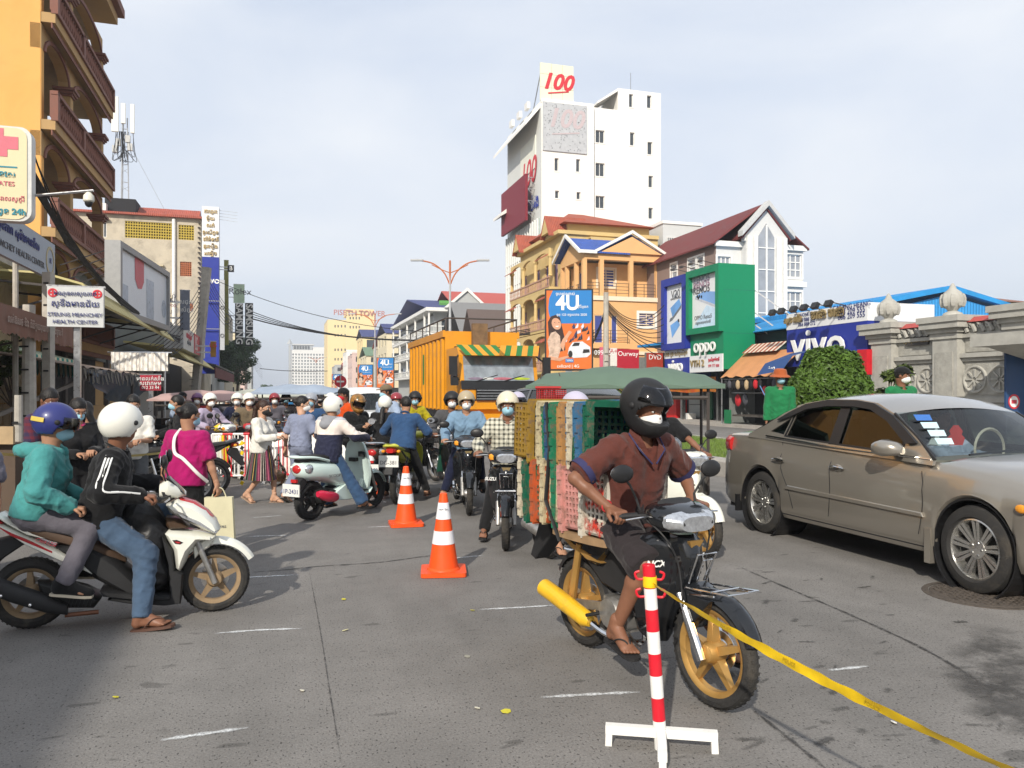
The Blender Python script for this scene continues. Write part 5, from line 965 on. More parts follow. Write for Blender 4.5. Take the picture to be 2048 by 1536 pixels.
panel_sign('vertical_sign','white and green lattice sign above the samsung signs',98,467,489,568,606,mat('greenish_sign',(.45,.58,.42),.5,var=.2,scale=2),.3,(('Rolex',.6,.6,1.1,M_GREYT),));panel_sign('vertical_sign','dark yellow-edged vertical sign beside the blue pylon',86,448,457,520,690,mat('olive_sign',(.28,.27,.06),.5,var=.3,scale=.5),.3,(('⊕',.5,.3,.8,M_GREYT),));panel_sign('vertical_sign','small black square sign with a white letter B',84,455,468,530,544,M_BLKS,.2,(('B',.5,.5,.6,M_WLET),));panel_sign('vertical_sign','grey vertical sign with ring emblems beside the blue pylon',82,440,449,560,700,mat('grey_sign',(.45,.46,.48),.5,var=.15),.3,(('◎',.5,.6,.5,M_GREYT),('◎',.5,.2,.5,M_GREYT)))
panel_sign('shop_board','red and yellow small board below the blue pylon',48,421,432,683,714,mat('red_yellow',hexc('b8862a',.7),.5,var=.4,scale=2),.1,(('LG',.5,.75,.35,M_RED),))
panel_sign('shop_board','white sign with blue khmer lines beside the big billboard',36,316,337,583,634,M_POSTER,.15,(('ហាងលក់',.5,.85,.3,M_BLUET),('ទូរស័ព្ទដៃ',.5,.68,.24,M_BLUET),('012 800 900',.5,.45,.2,M_REDT),('ជួសជុល',.5,.2,.24,M_BLUET)));panel_sign('shop_board','grey-blue narrow sign beside the white drain pipe',42,360,379,580,660,mat('greyblue_sign',(.18,.2,.25),.5,var=.2),.2,(('ជួសជុល',.5,.7,.28,M_WLET),('ទូរស័ព្ទ',.5,.5,.28,M_WLET)))
def left_shops():
# angled billboard on the awning
 p0=at(233,700,24.6);p1=at(334,700,31.3);d=Vector((p1.x-p0.x,p1.y-p0.y,0));W=d.length;g=thing('roof_billboard','large grey-framed phone billboard standing above the yellow awning','billboard',(p0.x,p0.y,0),math.atan2(d.y,d.x));z1,z0=6.46,4.1
 for a in((0,W,z1-.2,z1),(0,W,z0,z0+.2),(0,.22,z0+.2,z1-.2),(W-.2,W,z0+.2,z1-.2)):MB().bb(a[0],a[1],-.12,.35,a[2],a[3]).obj('frame',mat('grey_frame',(.27,.27,.27),.5,metal=.3),g)
 MB().bb(.22,W-.2,-.02,.2,z0+.2,z1-.2).obj('poster',mat('pale_poster',(.60,.64,.68),.35,var=.08),g);h=z1-z0
 flat(g,'print_drop',[(2.0,z1-.2),(3.2,z1-.2),(3.2,z0+h*.62),(2.9,z0+h*.5),(2.4,z0+h*.48),(2.05,z0+h*.6)],-.03,mat('print_pink',hexc('c8606a',.9),.5));flat(g,'print_phone',[(3.6,z0+.25),(4.6,z0+.25),(4.6,z0+h*.7),(3.6,z0+h*.7)],-.03,mat('print_phone',(.32,.38,.46),.3,var=.3));flat(g,'print_phone',[(.5,z0+.25),(1.2,z0+.25),(1.2,z0+h*.45),(.5,z0+h*.45)],-.03,MATS['print_phone']);flat(g,'print_badge',[(6.2+.35*math.cos(a),z0+h*.35+.35*math.sin(a))for a in np.linspace(0,6.28,16)[:-1]],-.03,MATS['print_phone'])
 for i in range(8):MB().bar((0.1,.3,z1-.3-i*.25),(-1.0,1.3,z1-1.0-i*.25),.035).obj('stay',M_IRON,g)
 # yellow curved awning over the black shop front
 s0,t0=sAt(200,-4.4),-7.3;b=Bld('yellow_awning','long curved yellow metal awning over a dark shop front','awning',s0,t0);L=sAt(349,-4.4)-s0;M_YAW=tile_mat('yellow_sheet',(.55,.48,.22),'y',.3);prof=[(0,4.75),(1.6,4.7),(2.5,4.45),(2.9,3.95)]
 b.part('sheet',MB().prism(prof+[(x-.03,z-.05)for x,z in prof[::-1]],(0,0,0),(1,0,0),(0,0,1),(0,L,0)),M_YAW)
 for i in range(6):u=.1+i*(L-.2)/5;b.part('rafter',MB().bar((0,u,4.5),(2.45,u,4.3),.06).bar((0,u,3.4),(2.3,u,4.25),.05),M_IRON)
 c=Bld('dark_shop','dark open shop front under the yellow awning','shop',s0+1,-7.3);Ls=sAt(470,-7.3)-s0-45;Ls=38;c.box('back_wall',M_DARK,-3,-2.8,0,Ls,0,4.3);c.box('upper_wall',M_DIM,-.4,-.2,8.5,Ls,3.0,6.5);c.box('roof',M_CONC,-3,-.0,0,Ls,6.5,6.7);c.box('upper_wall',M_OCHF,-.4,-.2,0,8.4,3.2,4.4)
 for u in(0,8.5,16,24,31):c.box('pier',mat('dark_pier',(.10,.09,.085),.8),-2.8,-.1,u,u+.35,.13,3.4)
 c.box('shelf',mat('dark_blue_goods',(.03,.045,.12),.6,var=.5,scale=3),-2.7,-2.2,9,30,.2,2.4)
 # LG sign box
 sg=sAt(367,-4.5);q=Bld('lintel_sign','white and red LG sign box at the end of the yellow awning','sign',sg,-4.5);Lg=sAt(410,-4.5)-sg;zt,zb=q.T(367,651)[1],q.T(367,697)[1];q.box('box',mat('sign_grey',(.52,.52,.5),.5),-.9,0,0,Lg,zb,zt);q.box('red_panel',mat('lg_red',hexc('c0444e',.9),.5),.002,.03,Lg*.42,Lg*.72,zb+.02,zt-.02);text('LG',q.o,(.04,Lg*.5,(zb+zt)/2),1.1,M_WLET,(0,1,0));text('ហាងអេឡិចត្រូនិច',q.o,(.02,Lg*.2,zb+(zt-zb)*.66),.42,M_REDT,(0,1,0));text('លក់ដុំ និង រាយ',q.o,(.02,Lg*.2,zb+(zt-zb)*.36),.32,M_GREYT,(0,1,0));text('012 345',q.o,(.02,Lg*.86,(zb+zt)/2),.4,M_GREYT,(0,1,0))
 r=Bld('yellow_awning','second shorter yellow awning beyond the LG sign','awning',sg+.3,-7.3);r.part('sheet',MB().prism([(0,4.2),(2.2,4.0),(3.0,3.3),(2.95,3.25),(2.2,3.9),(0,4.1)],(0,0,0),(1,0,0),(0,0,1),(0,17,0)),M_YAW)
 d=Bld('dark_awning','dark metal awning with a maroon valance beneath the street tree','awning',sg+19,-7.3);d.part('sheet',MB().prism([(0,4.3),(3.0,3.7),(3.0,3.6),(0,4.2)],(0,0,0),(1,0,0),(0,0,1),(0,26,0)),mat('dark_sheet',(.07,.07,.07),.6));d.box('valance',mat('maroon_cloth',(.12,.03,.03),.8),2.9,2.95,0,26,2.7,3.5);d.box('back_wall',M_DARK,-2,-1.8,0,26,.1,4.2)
 for i,(lab,s,H,m)in enumerate((('narrow ochre shophouse between the balcony building and the blue pylon',s0+14,7.5,M_OCHF),('narrow grey shophouse behind the second yellow awning',s0+24,8.2,M_GREY))):block('shophouse',lab,s,-7.6,10,9.5,H,m,1,2,right=False,face_cols=2,z0w=4.5)
 # blank white cloth banner and small red banner
 w=Bld('blank_banner','creased blank white cloth banner hung over the stall','banner',24.5,0);(a,z1),(e,z0)=w.S(222,704),w.S(336,742);n=18
 for h_ in(0,1):
  x0=a+(e-a)*(0 if not h_ else .49);x1=a+(e-a)*(.485 if not h_ else 1);v=[(x0+(x1-x0)*i/n,.03*math.sin(i*1.1+j*2+h_)+.02*math.sin(i*2.3),z0+(z1-z0)*j/6)for i in range(n+1)for j in range(7)];w.part('cloth',MB().add(v,[(i*7+j,(i+1)*7+j,(i+1)*7+j+1,i*7+j+1)for i in range(n)for j in range(6)]).smooth(),mat('white_cloth',(.74,.70,.64),.8,var=.06))
 w.part('pole',MB().tube([(a-.1,.06,z1),(e+.1,.06,z1)],.03,6),M_STEEL);w.part('pole',MB().tube([(a+.1,.1,.1),(a+.1,.1,z1)],.03,6).tube([(e-.1,.1,.1),(e-.1,.1,z1)],.03,6),M_STEEL)
 k=panel_sign('red_banner','small red banner with white khmer print hanging from the stall roof',21.5,280,322,750,781,mat('red_banner',hexc('a83040',.9),.7,var=.15),.02,(('មានលក់សាំង',.5,.75,.13,M_WLET),('សេវាកម្ម',.5,.45,.14,M_WLET),('012 33 44',.5,.18,.1,M_WLET)),posts=1)
 # corrugated stall roof with hanging tarpaulin
 s1=sAt(160,-3.6);s2=sAt(330,-3.6);f=Bld('tin_stall','rusty tin-roofed stall with a dark blue tarpaulin hanging beneath','stall',s1,-3.6);Lf=s2-s1;n=40
 v=[(-2.6*(1-j),Lf*i/n,2.12+.45*(1-j)+.03*math.sin(i*2.2)-.02*i/n)for i in range(n+1)for j in(0,1)];f.part('roof',MB().add(v,[(2*i,2*i+2,2*i+3,2*i+1)for i in range(n)]),M_TIN)
 M_TRP=mat('dark_tarp',(.02,.04,.065),.5,var=.5,scale=3);v=[]
 for i in range(15):
  for j in range(6):sag=math.sin(math.pi*i/14);v.append((.0-.25*j/5*sag-.1*math.sin(i*2+j),Lf*(.05+.85*i/14),2.1-(.12+.62*sag)*j/5))
 f.part('tarpaulin',MB().add(v,[(i*6+j,(i+1)*6+j,(i+1)*6+j+1,i*6+j+1)for i in range(14)for j in range(5)]).smooth(),M_TRP)
 fr=MB();rn=random.Random(3)
 for i in range(60):u=Lf*i/60;fr.bar((.02,u,2.1),(.05+rn.uniform(-.05,.05),u+rn.uniform(-.1,.1),1.9-rn.uniform(0,.12)),.02)
 o=fr.obj('thatch_fringe',mat('fringe',(.22,.2,.17),.9,var=.3),f.o);o['kind']='stuff'
 for u in(.4,Lf*.5,Lf-.3):f.part('post',MB().bar((-.05,u,.13),(-.05,u,2.1),.06),M_IRON)
 u=1.2;f.part('prop',MB().bar((-1.6,-1.2,.95),(.05,1.6,2.05),.07),mat('grey_wood',(.26,.23,.2),.9))
 # green striped awning and folding tan gate
 s3=sAt(70,-5.3);a=Bld('striped_awning','green and cream striped awning with a scalloped edge','awning',s3,-5.3);La=sAt(158,-5.3)-s3;G1,G2=mat('teal_stripe',hexc('1f8078',.9),.8,var=.15),mat('cream_stripe',hexc('d8ceb0',.9),.8,var=.12)
 ns=18
 for i in range(ns):
  u0,u1=La*i/ns,La*(i+1)/ns;a.part('stripe',MB().add([(-1.7,u0,2.95),(-1.7,u1,2.95),(0,u1,2.5),(0,u0,2.5),(.02,u1,2.08+.04*(i%2)),(.02,(u0+u1)/2,2.0),(.02,u0,2.08+.04*(i%2))],[(0,1,2,3),(3,2,4,5,6)]),G1 if i%2==0 else G2)
 h=Bld('health_building','low cream health centre building behind poles and signs','building',10,-7.3);h.wall('street_wall','TL',0,0,17,0,5.1,M_CREAMW,[(9.5,10.6,3.3,4.4),(3,4.2,3.2,4.3)]);h.wall('wall','S',0,-9,0,0,5.1,M_CREAMW,[]);h.box('roof',M_CONC,-9,.3,-.2,17,5.1,5.3)
 for q in((9.5,10.6,3.3,4.4),(3,4.2,3.2,4.3)):h.window('TL',0,*q,M_FRW,M_GLASS_D,2,1,.12)
 h.box('band',M_CREAM,.001,.12,0,17,2.75,3.0);h.box('air_conditioner',M_FRW,.13,.5,6.4,7.3,3.2,3.85)
 for i in range(12):MB().bb(.01,.05,10.2+i*.55,10.2+i*.55+.5,.15,2.45).obj('gate_panel',mat('tan_gate',(.40,.32,.2),.7,var=.1),h.o)
 for i in range(12):MB().bb(.05,.08,10.25+i*.55,10.65+i*.55,1.3,1.34).obj('gate_rail',M_OCHF,h.o)
 h.box('garden_wall',mat('brown_wall',(.14,.1,.07),.9,var=.3,scale=3),.15,.3,-6,9.5,.13,2.2)
 # banner and lightbox of the health centre
 sB0,sB1=sAt(-40,-4.5),sAt(110,-4.5);e=Bld('health_banner','long grey-blue health centre board with a gold emblem, facing the street','sign',sB0,-4.5);Lb=sB1-sB0;z0,z1=3.98,4.74;e.box('panel',mat('banner_grey',(.34,.38,.43),.6,var=.08),-.08,0,0,Lb,z0,z1)
 text('MEANCHEY HEALTH CENTER',e.o,(.01,Lb*.46,z0+.19),.17,M_GREYT,(0,1,0),sx=1.35);text('សុខភាព ស្ទឹងមានជ័យ',e.o,(.01,Lb*.45,z0+.5),.22,M_BLUET,(0,1,0),sx=1.3,bold=.004);u=Lb-.38;e.part('emblem',MB().lathe([(.24,0),(.24,.012),(.3,.012),(.3,0)],24,(0,u,z0+.36),'X',False),mat('emblem_ring',(.4,.34,.2),.5));text('H',e.o,(.012,u,z0+.36),.16,M_BLUET,(0,1,0))
 e.part('pole',MB().tube([(-.12,Lb*.5,.1),(-.12,Lb*.5,z1)],.05),M_POLE);e.part('pole',MB().tube([(-.12,Lb-.2,.1),(-.12,Lb-.2,z1)],.05),M_POLE)
 sL=13.9;l=Bld('lightbox_sign','cream lightbox sign with a pink cross and 24h lettering','sign',sL,0);(xr,zt),(_,zb)=l.S(63,256),l.S(63,444);xl=xr-1.5;rc=.16;rr_=[(xr-rc+rc*math.cos(q),zt-rc+rc*math.sin(q))for q in np.linspace(0,1.57,6)]+[(xl,zt)]+[(xl,zb)]+[(xr-rc+rc*math.cos(q),zb+rc+rc*math.sin(q))for q in np.linspace(-1.57,0,6)]
 l.part('box',MB().prism(rr_,(0,0,0),(1,0,0),(0,0,1),(0,.22,0)),mat('lightbox_rim',(.6,.6,.57),.5));ins=[(xl+(x-xl)*.96,(zt+zb)/2+(z-(zt+zb)/2)*.965)for x,z in rr_];MB().prism(ins,(0,-.012,0),(1,0,0),(0,0,1),(0,.01,0)).obj('face',mat('lightbox_cream',(.66,.58,.36),.5,var=.06),l.o)
 def lt(x,y,s_,sz,m,**k2):u,z=l.S(x,y);text(s_,l.o,(u,-.02,z),sz,m,**k2)
 u,z=l.S(5,285);hgt=.22;M_PKX=mat('pink_cross',hexc('d8707e',.9),.5);flat(l.o,'cross',[(u-.1,z-hgt),(u+.07,z-hgt),(u+.07,z-.1),(u+.22,z-.1),(u+.22,z+.1),(u+.02,z+.1),(u+.02,z+hgt),(u-.1,z+hgt)],-.018,M_PKX);M_TL=mat('teal_text',hexc('2f8a9a',.9),.5);flat(l.o,'rule',[(xl,l.S(5,337)[1]),(l.S(35,337)[0],l.S(35,337)[1]),(l.S(35,334)[0],l.S(35,334)[1]),(xl,l.S(5,334)[1])],-.018,M_TL)
 lt(15,349,'ទេស',.13,M_TL,bold=.004);lt(14,368,'ATES',.1,M_PKX);lt(14,398,'សម្រាលស្ត្រី',.1,M_PKX);lt(24,424,'ព្ទ 24h',.13,M_TL,bold=.004)
 l.part('post',MB().tube([(xl+.5,.35,.1),(xl+.5,.35,zt)],.06),M_STEEL)
 # street camera on an arm from the same post
 cmr=thing('street_camera','white dome surveillance camera on a long arm beside the lightbox','camera',l.o.matrix_basis@Vector((0,0,0)),TH);ax,az=l.S(62,385);bx_,bz=l.S(184,378);dx,dz=l.S(174,392);MB().tube([(xl+.5,.3,az-.05),(ax,.2,az),(bx_,.1,bz)],.022,8).obj('arm',M_STEEL,cmr);MB().lathe([(.01,.1),(.03,.09),(.08,.03),(.085,-.05),(.07,-.07)],14,(dx,.12,dz)).smooth().obj('housing',mat('camera_cream',(.66,.64,.54),.4),cmr);MB().ell((dx,.12,dz-.08),(.062,.062,.075),12,8).smooth().obj('dome',M_BLACK,cmr)
 # brown awning near the left edge
 sA0,sA1=sAt(-60,-4.0),sAt(146,-4.0);w=Bld('brown_awning','faded brown cloth awning with a ragged lettered valance','awning',sA0,-4.0);La=sA1-sA0;M_BA=mat('brown_canvas',(.20,.105,.075),.85,var=.15,scale=4);w.part('top',MB().add([(-2.2,0,3.55),(-2.2,La,3.55),(0,La,2.98),(0,0,2.98)],[(0,1,2,3)]),M_BA)
 n=60;v=[]
 for i in range(n+1):u=La*i/n;v+=[(0,u,2.98),(.015*math.sin(i),u,2.52+.035*(i%2)+.02*math.sin(i*.7))]
 w.part('valance',MB().add(v,[(2*i,2*i+2,2*i+3,2*i+1)for i in range(n)]),M_BA);text('លក់ឱសថ និង ពិនិត្យព្យាបាលជំងឺទូទៅ',w.o,(.025,La*.55,2.76),.17,mat('faded_text',(.4,.3,.25),.7),(0,1,0),sx=1.2)
 for u in(.2,La-.15):w.part('bracket',MB().bar((-2.2,u,2.3),(-.02,u,2.9),.04),M_IRON)
 # the two-legged health centre sign facing traffic
 pn=panel_sign('health_sign','white steung meanchey health center sign with red cross badges',14.9,94,207,572,655,mat('health_white',(.56,.57,.56),.5,var=.06,dirt=(.4,.38,.33),dscale=2),.09,(('មណ្ឌលសុខភាព',.5,.83,.1,M_BLUET),('ស្ទឹងមានជ័យ',.5,.57,.14,M_BLUET),('STEUNG MEANCHEY',.5,.3,.09,M_BLUET),('HEALTH CENTER',.5,.12,.09,M_BLUET)),posts=1)
 (a_,z1_),(c_,z0_)=pn.S(94,572),pn.S(207,655)
 for fx in(.1,.89):u=a_+(c_-a_)*fx;z=z0_+(z1_-z0_)*.84;pn.part('badge',MB().lathe([(.05,0),(.05,-.01),(.075,-.01),(.075,0)],20,(u,-.002,z),'Y',False),M_RED);flat(pn.o,'badge_cross',[(u-.045,z-.014),(u-.014,z-.014),(u-.014,z-.045),(u+.014,z-.045),(u+.014,z-.014),(u+.045,z-.014),(u+.045,z+.014),(u+.014,z+.014),(u+.014,z+.045),(u-.014,z+.045),(u-.014,z+.014),(u-.045,z+.014)],-.008,M_RED)
 # poles
 def pole(lab,x,y0,y1,Y,w,sq=False,lean=0):
  p,q=at(x,y1,Y),at(x+lean,y0,Y);g=thing('utility_pole',lab,'pole',(p.x,p.y,0));H=q.z;mb=MB();(mb.bar((0,0,0),(q.x-p.x,0,H),w,w)if sq else mb.tube([(0,0,0),(q.x-p.x,0,H)],[w/2,w*.38],10));mb.obj('shaft',M_POLE,g)
  for i in range(8):
   z=.8+i*.4
   if z<H-.2:MB().bb(-w*.3,w*.3,-w/2-.012,-w/2-.002,z,z+.03).obj('step_hole',M_BLACK,g)
  return g
 pole('thick round concrete pole beside the brown wall at far left',58,610,900,13.5,.26);pole('square pale concrete pole in front of the striped awning',97,545,900,14.2,.15,True);pole('leaning concrete utility pole wrapped in cables before the blue pylon',386,535,800,47,.42,True,28);pole('short pale green pole by the left edge',37,790,970,10.5,.13);pole('far concrete pole left of the peach villa wrapped in black cables',1212,585,800,40,.34)
 bk=thing('poster_board','wooden counter shelf at the far left edge','shelf',at(12,850,9.6)*1.0);bk.location.z=0;MB().bb(-.6,.1,-.02,.02,.98,1.2).obj('board',mat('plywood',(.42,.3,.17),.8,var=.2),bk);MB().bb(-.6,.05,.1,.5,.13,.98).obj('cabinet',mat('brown_cabinet',(.1,.07,.05),.8),bk)
left_shops()
# ------------------------------------------------------------------ cables
def cable(name,pts,r,lab=None,grp=None,sag=0,m=None,n=14):
 P=[]
 for a,b in zip(pts,pts[1:]):
  a,b=Vector(a),Vector(b)
  for i in range(n):t=i/n;q=a.lerp(b,t);q.z-=sag*4*t*(1-t);P.append(q)
 P.append(Vector(pts[-1]));o=P[0];ob=MB().tube([p-o for p in P],r,5).smooth().obj(name,m or M_CABLE,None,o)
 if lab:tag(ob,lab,'cable',grp)
 return ob
rn=random.Random(6)
def P3(x,y,t):X,Y=onT(x,t);return(X,Y,CAMH+(HOR-y)/FPX*Y)
for i in range(12):
 j=lambda k:rn.uniform(-k,k)
 cable('street_cable',[P3(62+j(4),330+j(45),-4.6),P3(130,470+j(22),-4.6),P3(205,566+j(10),-4.6),P3(240,600+j(6),-4.6),P3(330,668+j(6),-4.7),P3(398,690+j(12),-4.6)],rn.uniform(.012,.03),'black cable in the thick bundle sagging along the left shops','bundled cables on the left',.0,None,6)
for i in range(8):cable('street_cable',[P3(414,545+i*10,-4.4),P3(300+i*6,690+i*3,-4.6)],.018,'thin cable drooping to the left from the leaning concrete pole','cables of the leaning pole',.5)
for i in range(7):cable('street_cable',[P3(414,545+i*9,-4.4),P3(470,630+i*6,-4.5),P3(525,735+i*4,-4.5)],.02,'thin cable running up the street from the leaning pole','cables of the leaning pole',.4)
a,b_=at(506,638,60),at(1060,668,46)
for i in range(4):cable('crossing_cable',[a+Vector((0,0,i*.18)),b_+Vector((0,0,.1*i))],.05 if i==0 else .03,'thick black cable slung right across the street' if i==0 else 'thinner cable slung across the street','cables across the street',.9+.15*i)
cable('crossing_cable',[at(430,560,62),at(900,665,60)],.025,'thin upper cable across the street','cables across the street',1.0);cable('crossing_cable',[at(520,737,120),at(655,742,110)],.05,'faint lower cable far down the street','cables across the street',.2)
for i in range(9):cable('street_cable',[at(1213,600+i*3,40),at(1330-rn.uniform(0,10),610+i*13,40.5)],.022,'black cable fanning right from the pole by the peach villa','cables of the villa pole',.9-.08*i)
for i in range(5):cable('street_cable',[at(1213,600+i*5,40),at(1185-i*6,665+i*12,41)],.02,'black cable hanging left of the pole by the peach villa','cables of the villa pole',.5)
# ------------------------------------------------------------------ vehicle kit (local x forward, y left, z up)
M_TYRE=mat('tyre_rubber',(.028,.027,.026),.85,var=.25,scale=14,bump=.4,bscale=120,dirt=(.10,.085,.065),dscale=5,damt=.5);M_TYREB=mat('tyre_rubber_clean',(.022,.022,.022),.8,var=.2,bump=.4,bscale=120)
M_CHROME=mat('chrome',(.72,.72,.72),.12,metal=1,var=.1,scale=25);M_ALU=mat('cast_aluminium',(.42,.41,.39),.42,metal=.8,var=.25,scale=18,dirt=(.16,.13,.1),dscale=9,damt=.5);M_GOLDW=mat('gold_wheel',(.52,.30,.09),.35,metal=.55,var=.12,scale=10);M_BRAKE=mat('black_metal',(.03,.03,.03),.45,metal=.4,var=.2)
M_BLKP=mat('black_paint',(.009,.010,.012),.16,var=.1,scale=3,coat=.6);M_BLKM=mat('black_matt',(.02,.02,.021),.6,var=.2);M_SEAT=mat('seat_vinyl',(.022,.021,.02),.55,var=.15,bump=.3,bscale=150);M_WSCO=mat('scooter_white',(.74,.74,.66),.22,var=.05,coat=.5,dirt=(.5,.45,.36),dscale=6,damt=.25);M_MINT=mat('scooter_mint',(.58,.70,.66),.22,var=.04,coat=.5);M_LENS=mat('clear_lens',(.55,.57,.6),.12,var=.35,scale=45,spec=.8,metal=.65);M_TAIL=mat('tail_lens',(.45,.02,.02),.12,var=.05,spec=.7);M_AMB=mat('amber_lens',(.75,.3,.03),.15,var=.05);M_DUSTR=mat('dusty_rim',(.27,.19,.11),.7,metal=.2,var=.35,scale=9);M_PLATE=mat('plate_white',(.7,.7,.66),.45,var=.08);M_REDP=mat('red_paint',(.42,.03,.035),.25,var=.08,coat=.4);M_YELP=mat('yellow_paint',(.72,.42,.02),.3,var=.12,coat=.3,dirt=(.3,.2,.05),dscale=9,damt=.4);M_LIME=mat('lime_paint',(.42,.42,.04),.3,var=.1,coat=.3)
def hull(mb,secs,n=16,e=2.6): # (x, y, z, half width, half height) rounded sections along x
 rings=[]
 for s in secs:
  x,y,z,hw,hh=s[:5];rg=[]
  for k in range(n):
   a=2*math.pi*k/n;c,q=math.cos(a),math.sin(a);rg.append((x+(s[5]*q if len(s)>5 else 0),y+hw*math.copysign(abs(c)**(2/e),c),z+hh*math.copysign(abs(q)**(2/e),q)))
  rings.append(rg)
 return mb.loft(rings)
def wheel(root,name,x,z,r,w,kind,mrim,mtyre=None,steer=None):
 mtyre=mtyre or M_TYRE;t=MB();ri=r-w*.72;prof=[(ri,-w*.36),(ri+w*.2,-w*.48),(r-w*.22,-w*.42),(r-w*.05,-w*.22),(r,0),(r-w*.05,w*.22),(r-w*.22,w*.42),(ri+w*.2,w*.48),(ri,w*.36)]
 t.lathe(prof,40,(0,0,0),'Y',False).smooth();o=t.obj(name,mtyre,root,(x,0,z));tr=MB()
 for i in range(44):
  a=2*math.pi*i/44
  for s in(-1,1):tr.box((math.cos(a+s*.03)*(r-w*.055),s*w*.17,math.sin(a+s*.03)*(r-w*.055)),(.006,w*.26,.014),ry=-a,rz=0)
 q=tr.obj('tread',mtyre,o);q['kind']='stuff'
 m=MB();m.lathe([(ri+.004,-w*.36),(ri-.012,-w*.33),(ri-.028,-w*.18),(ri-.03,w*.18),(ri-.012,w*.33),(ri+.004,w*.36)],40,(0,0,0),'Y',False).smooth();m.obj('rim',mrim,o)
 MB().lathe([(.01,-.065),(.045,-.06),(.06,-.03),(.06,.03),(.045,.06),(.01,.065)],18,(0,0,0),'Y').smooth().obj('hub',mrim if kind!='wire' else M_ALU,o)
 if kind=='wire':
  s=MB()
  for i in range(36):a=2*math.pi*i/36;b=a+(.35 if i%2 else -.35);s.bar((.05*math.cos(b),(.03 if i%4<2 else -.03),.05*math.sin(b)),((ri-.02)*math.cos(a),0,(ri-.02)*math.sin(a)),.004)
  q=s.obj('spokes',M_CHROME,o);q['kind']='stuff'
 else:
  n=int(kind)
  for i in range(n):
   a=2*math.pi*i/n+.35;c,q=math.cos(a),math.sin(a);k=lambda rr,tt,yy:(rr*c-tt*q,yy,rr*q+tt*c);R0,R1=.045,ri-.024
   v=[k(R0,-.024,-.028),k(R0,.024,-.028),k(R0,.024,.028),k(R0,-.024,.028),k(R1,-.014,-.014),k(R1,.014,-.014),k(R1,.014,.014),k(R1,-.014,.014)]
   MB().add(v,[(0,1,2,3),(7,6,5,4),(0,4,5,1),(1,5,6,2),(2,6,7,3),(3,7,4,0)]).obj('spoke',mrim,o)
  if n>3:MB().lathe([(.06,.05),(.1,.05),(.1,.055),(.06,.055)],24,(0,0,0),'Y',False).obj('brake_disc',M_STEEL,o)
 return o
def arcfender(r,a0,a1,w,n=16,lip=.03):
 rings=[]
 for i in range(n+1):
  a=a0+(a1-a0)*i/n;ww=w*(.6+.4*math.sin(math.pi*min(1,.15+.85*i/n)));sec=[]
  for(yy,dr)in((-ww,-lip),(-ww*.8,0),(-ww*.35,.014),(0,.018),(ww*.35,.014),(ww*.8,0),(ww,-lip),(ww*.75,-.012),(0,.008),(-ww*.75,-.012)):sec.append(((r+dr)*math.cos(a),yy,(r+dr)*math.sin(a)))
  rings.append(sec)
 return MB().loft(rings).smooth()
def mirrors(g,x,z,yw,m=None,stalk=.17,out=.1):
 for s in(-1,1):
  a=MB().tube([(x,s*yw,z),(x-.02,s*(yw+.01),z+.06),(x-.01,s*(yw+out*.6),z+stalk*.8),(x,s*(yw+out),z+stalk)],.007,6).obj('mirror',M_BLKM,g)
  MB().ell((x,s*(yw+out+.02),z+stalk+.03),(.022,.075,.05),14,8).smooth().obj('shell',m or M_BLACK,a);MB().lathe([(.001,0),(.045,0),(.045,.004)],14,(x-.024,s*(yw+out+.02),z+stalk+.03),'X',True,1.35,.9).obj('glass',M_LENS,a)
def grips(g,x,z,yw):
 h=MB().tube(crom([(x+.06,-yw*.2,z-.02),(x+.04,-yw*.5,z),(x-.04,-yw,z-.005)],4),.011,8).tube(crom([(x+.06,yw*.2,z-.02),(x+.04,yw*.5,z),(x-.04,yw,z-.005)],4),.011,8).obj('handlebar',M_BRAKE,g)
 for s in(-1,1):MB().tube([(x+.01,s*yw*.66,z),(x-.04,s*yw,z-.005)],.018,10).obj('grip',M_BLKM,h);MB().tube([(x+.07,s*yw*.55,z),(x+.075,s*yw*.75,z),(x+.05,s*yw,z-.01)],.006,6).obj('lever',M_STEEL,h)
def engine(g,x,z,m=None):
 m=m or M_ALU;e=MB().box((x,0,z),(.26,.2,.16)).lathe([(.085,-.13),(.1,-.1),(.1,.1),(.085,.13)],18,(x-.05,0,z-.01),'Y').lathe([(.06,-.15),(.07,-.12),(.07,.12),(.06,.15)],16,(x+.1,0,z),'Y').smooth().obj('engine',m,g)
 for i in range(6):MB().box((x+.16+i*.018,0,z+.03),(.008,.14,.13)).obj('cooling_fin',m,e)
 return e
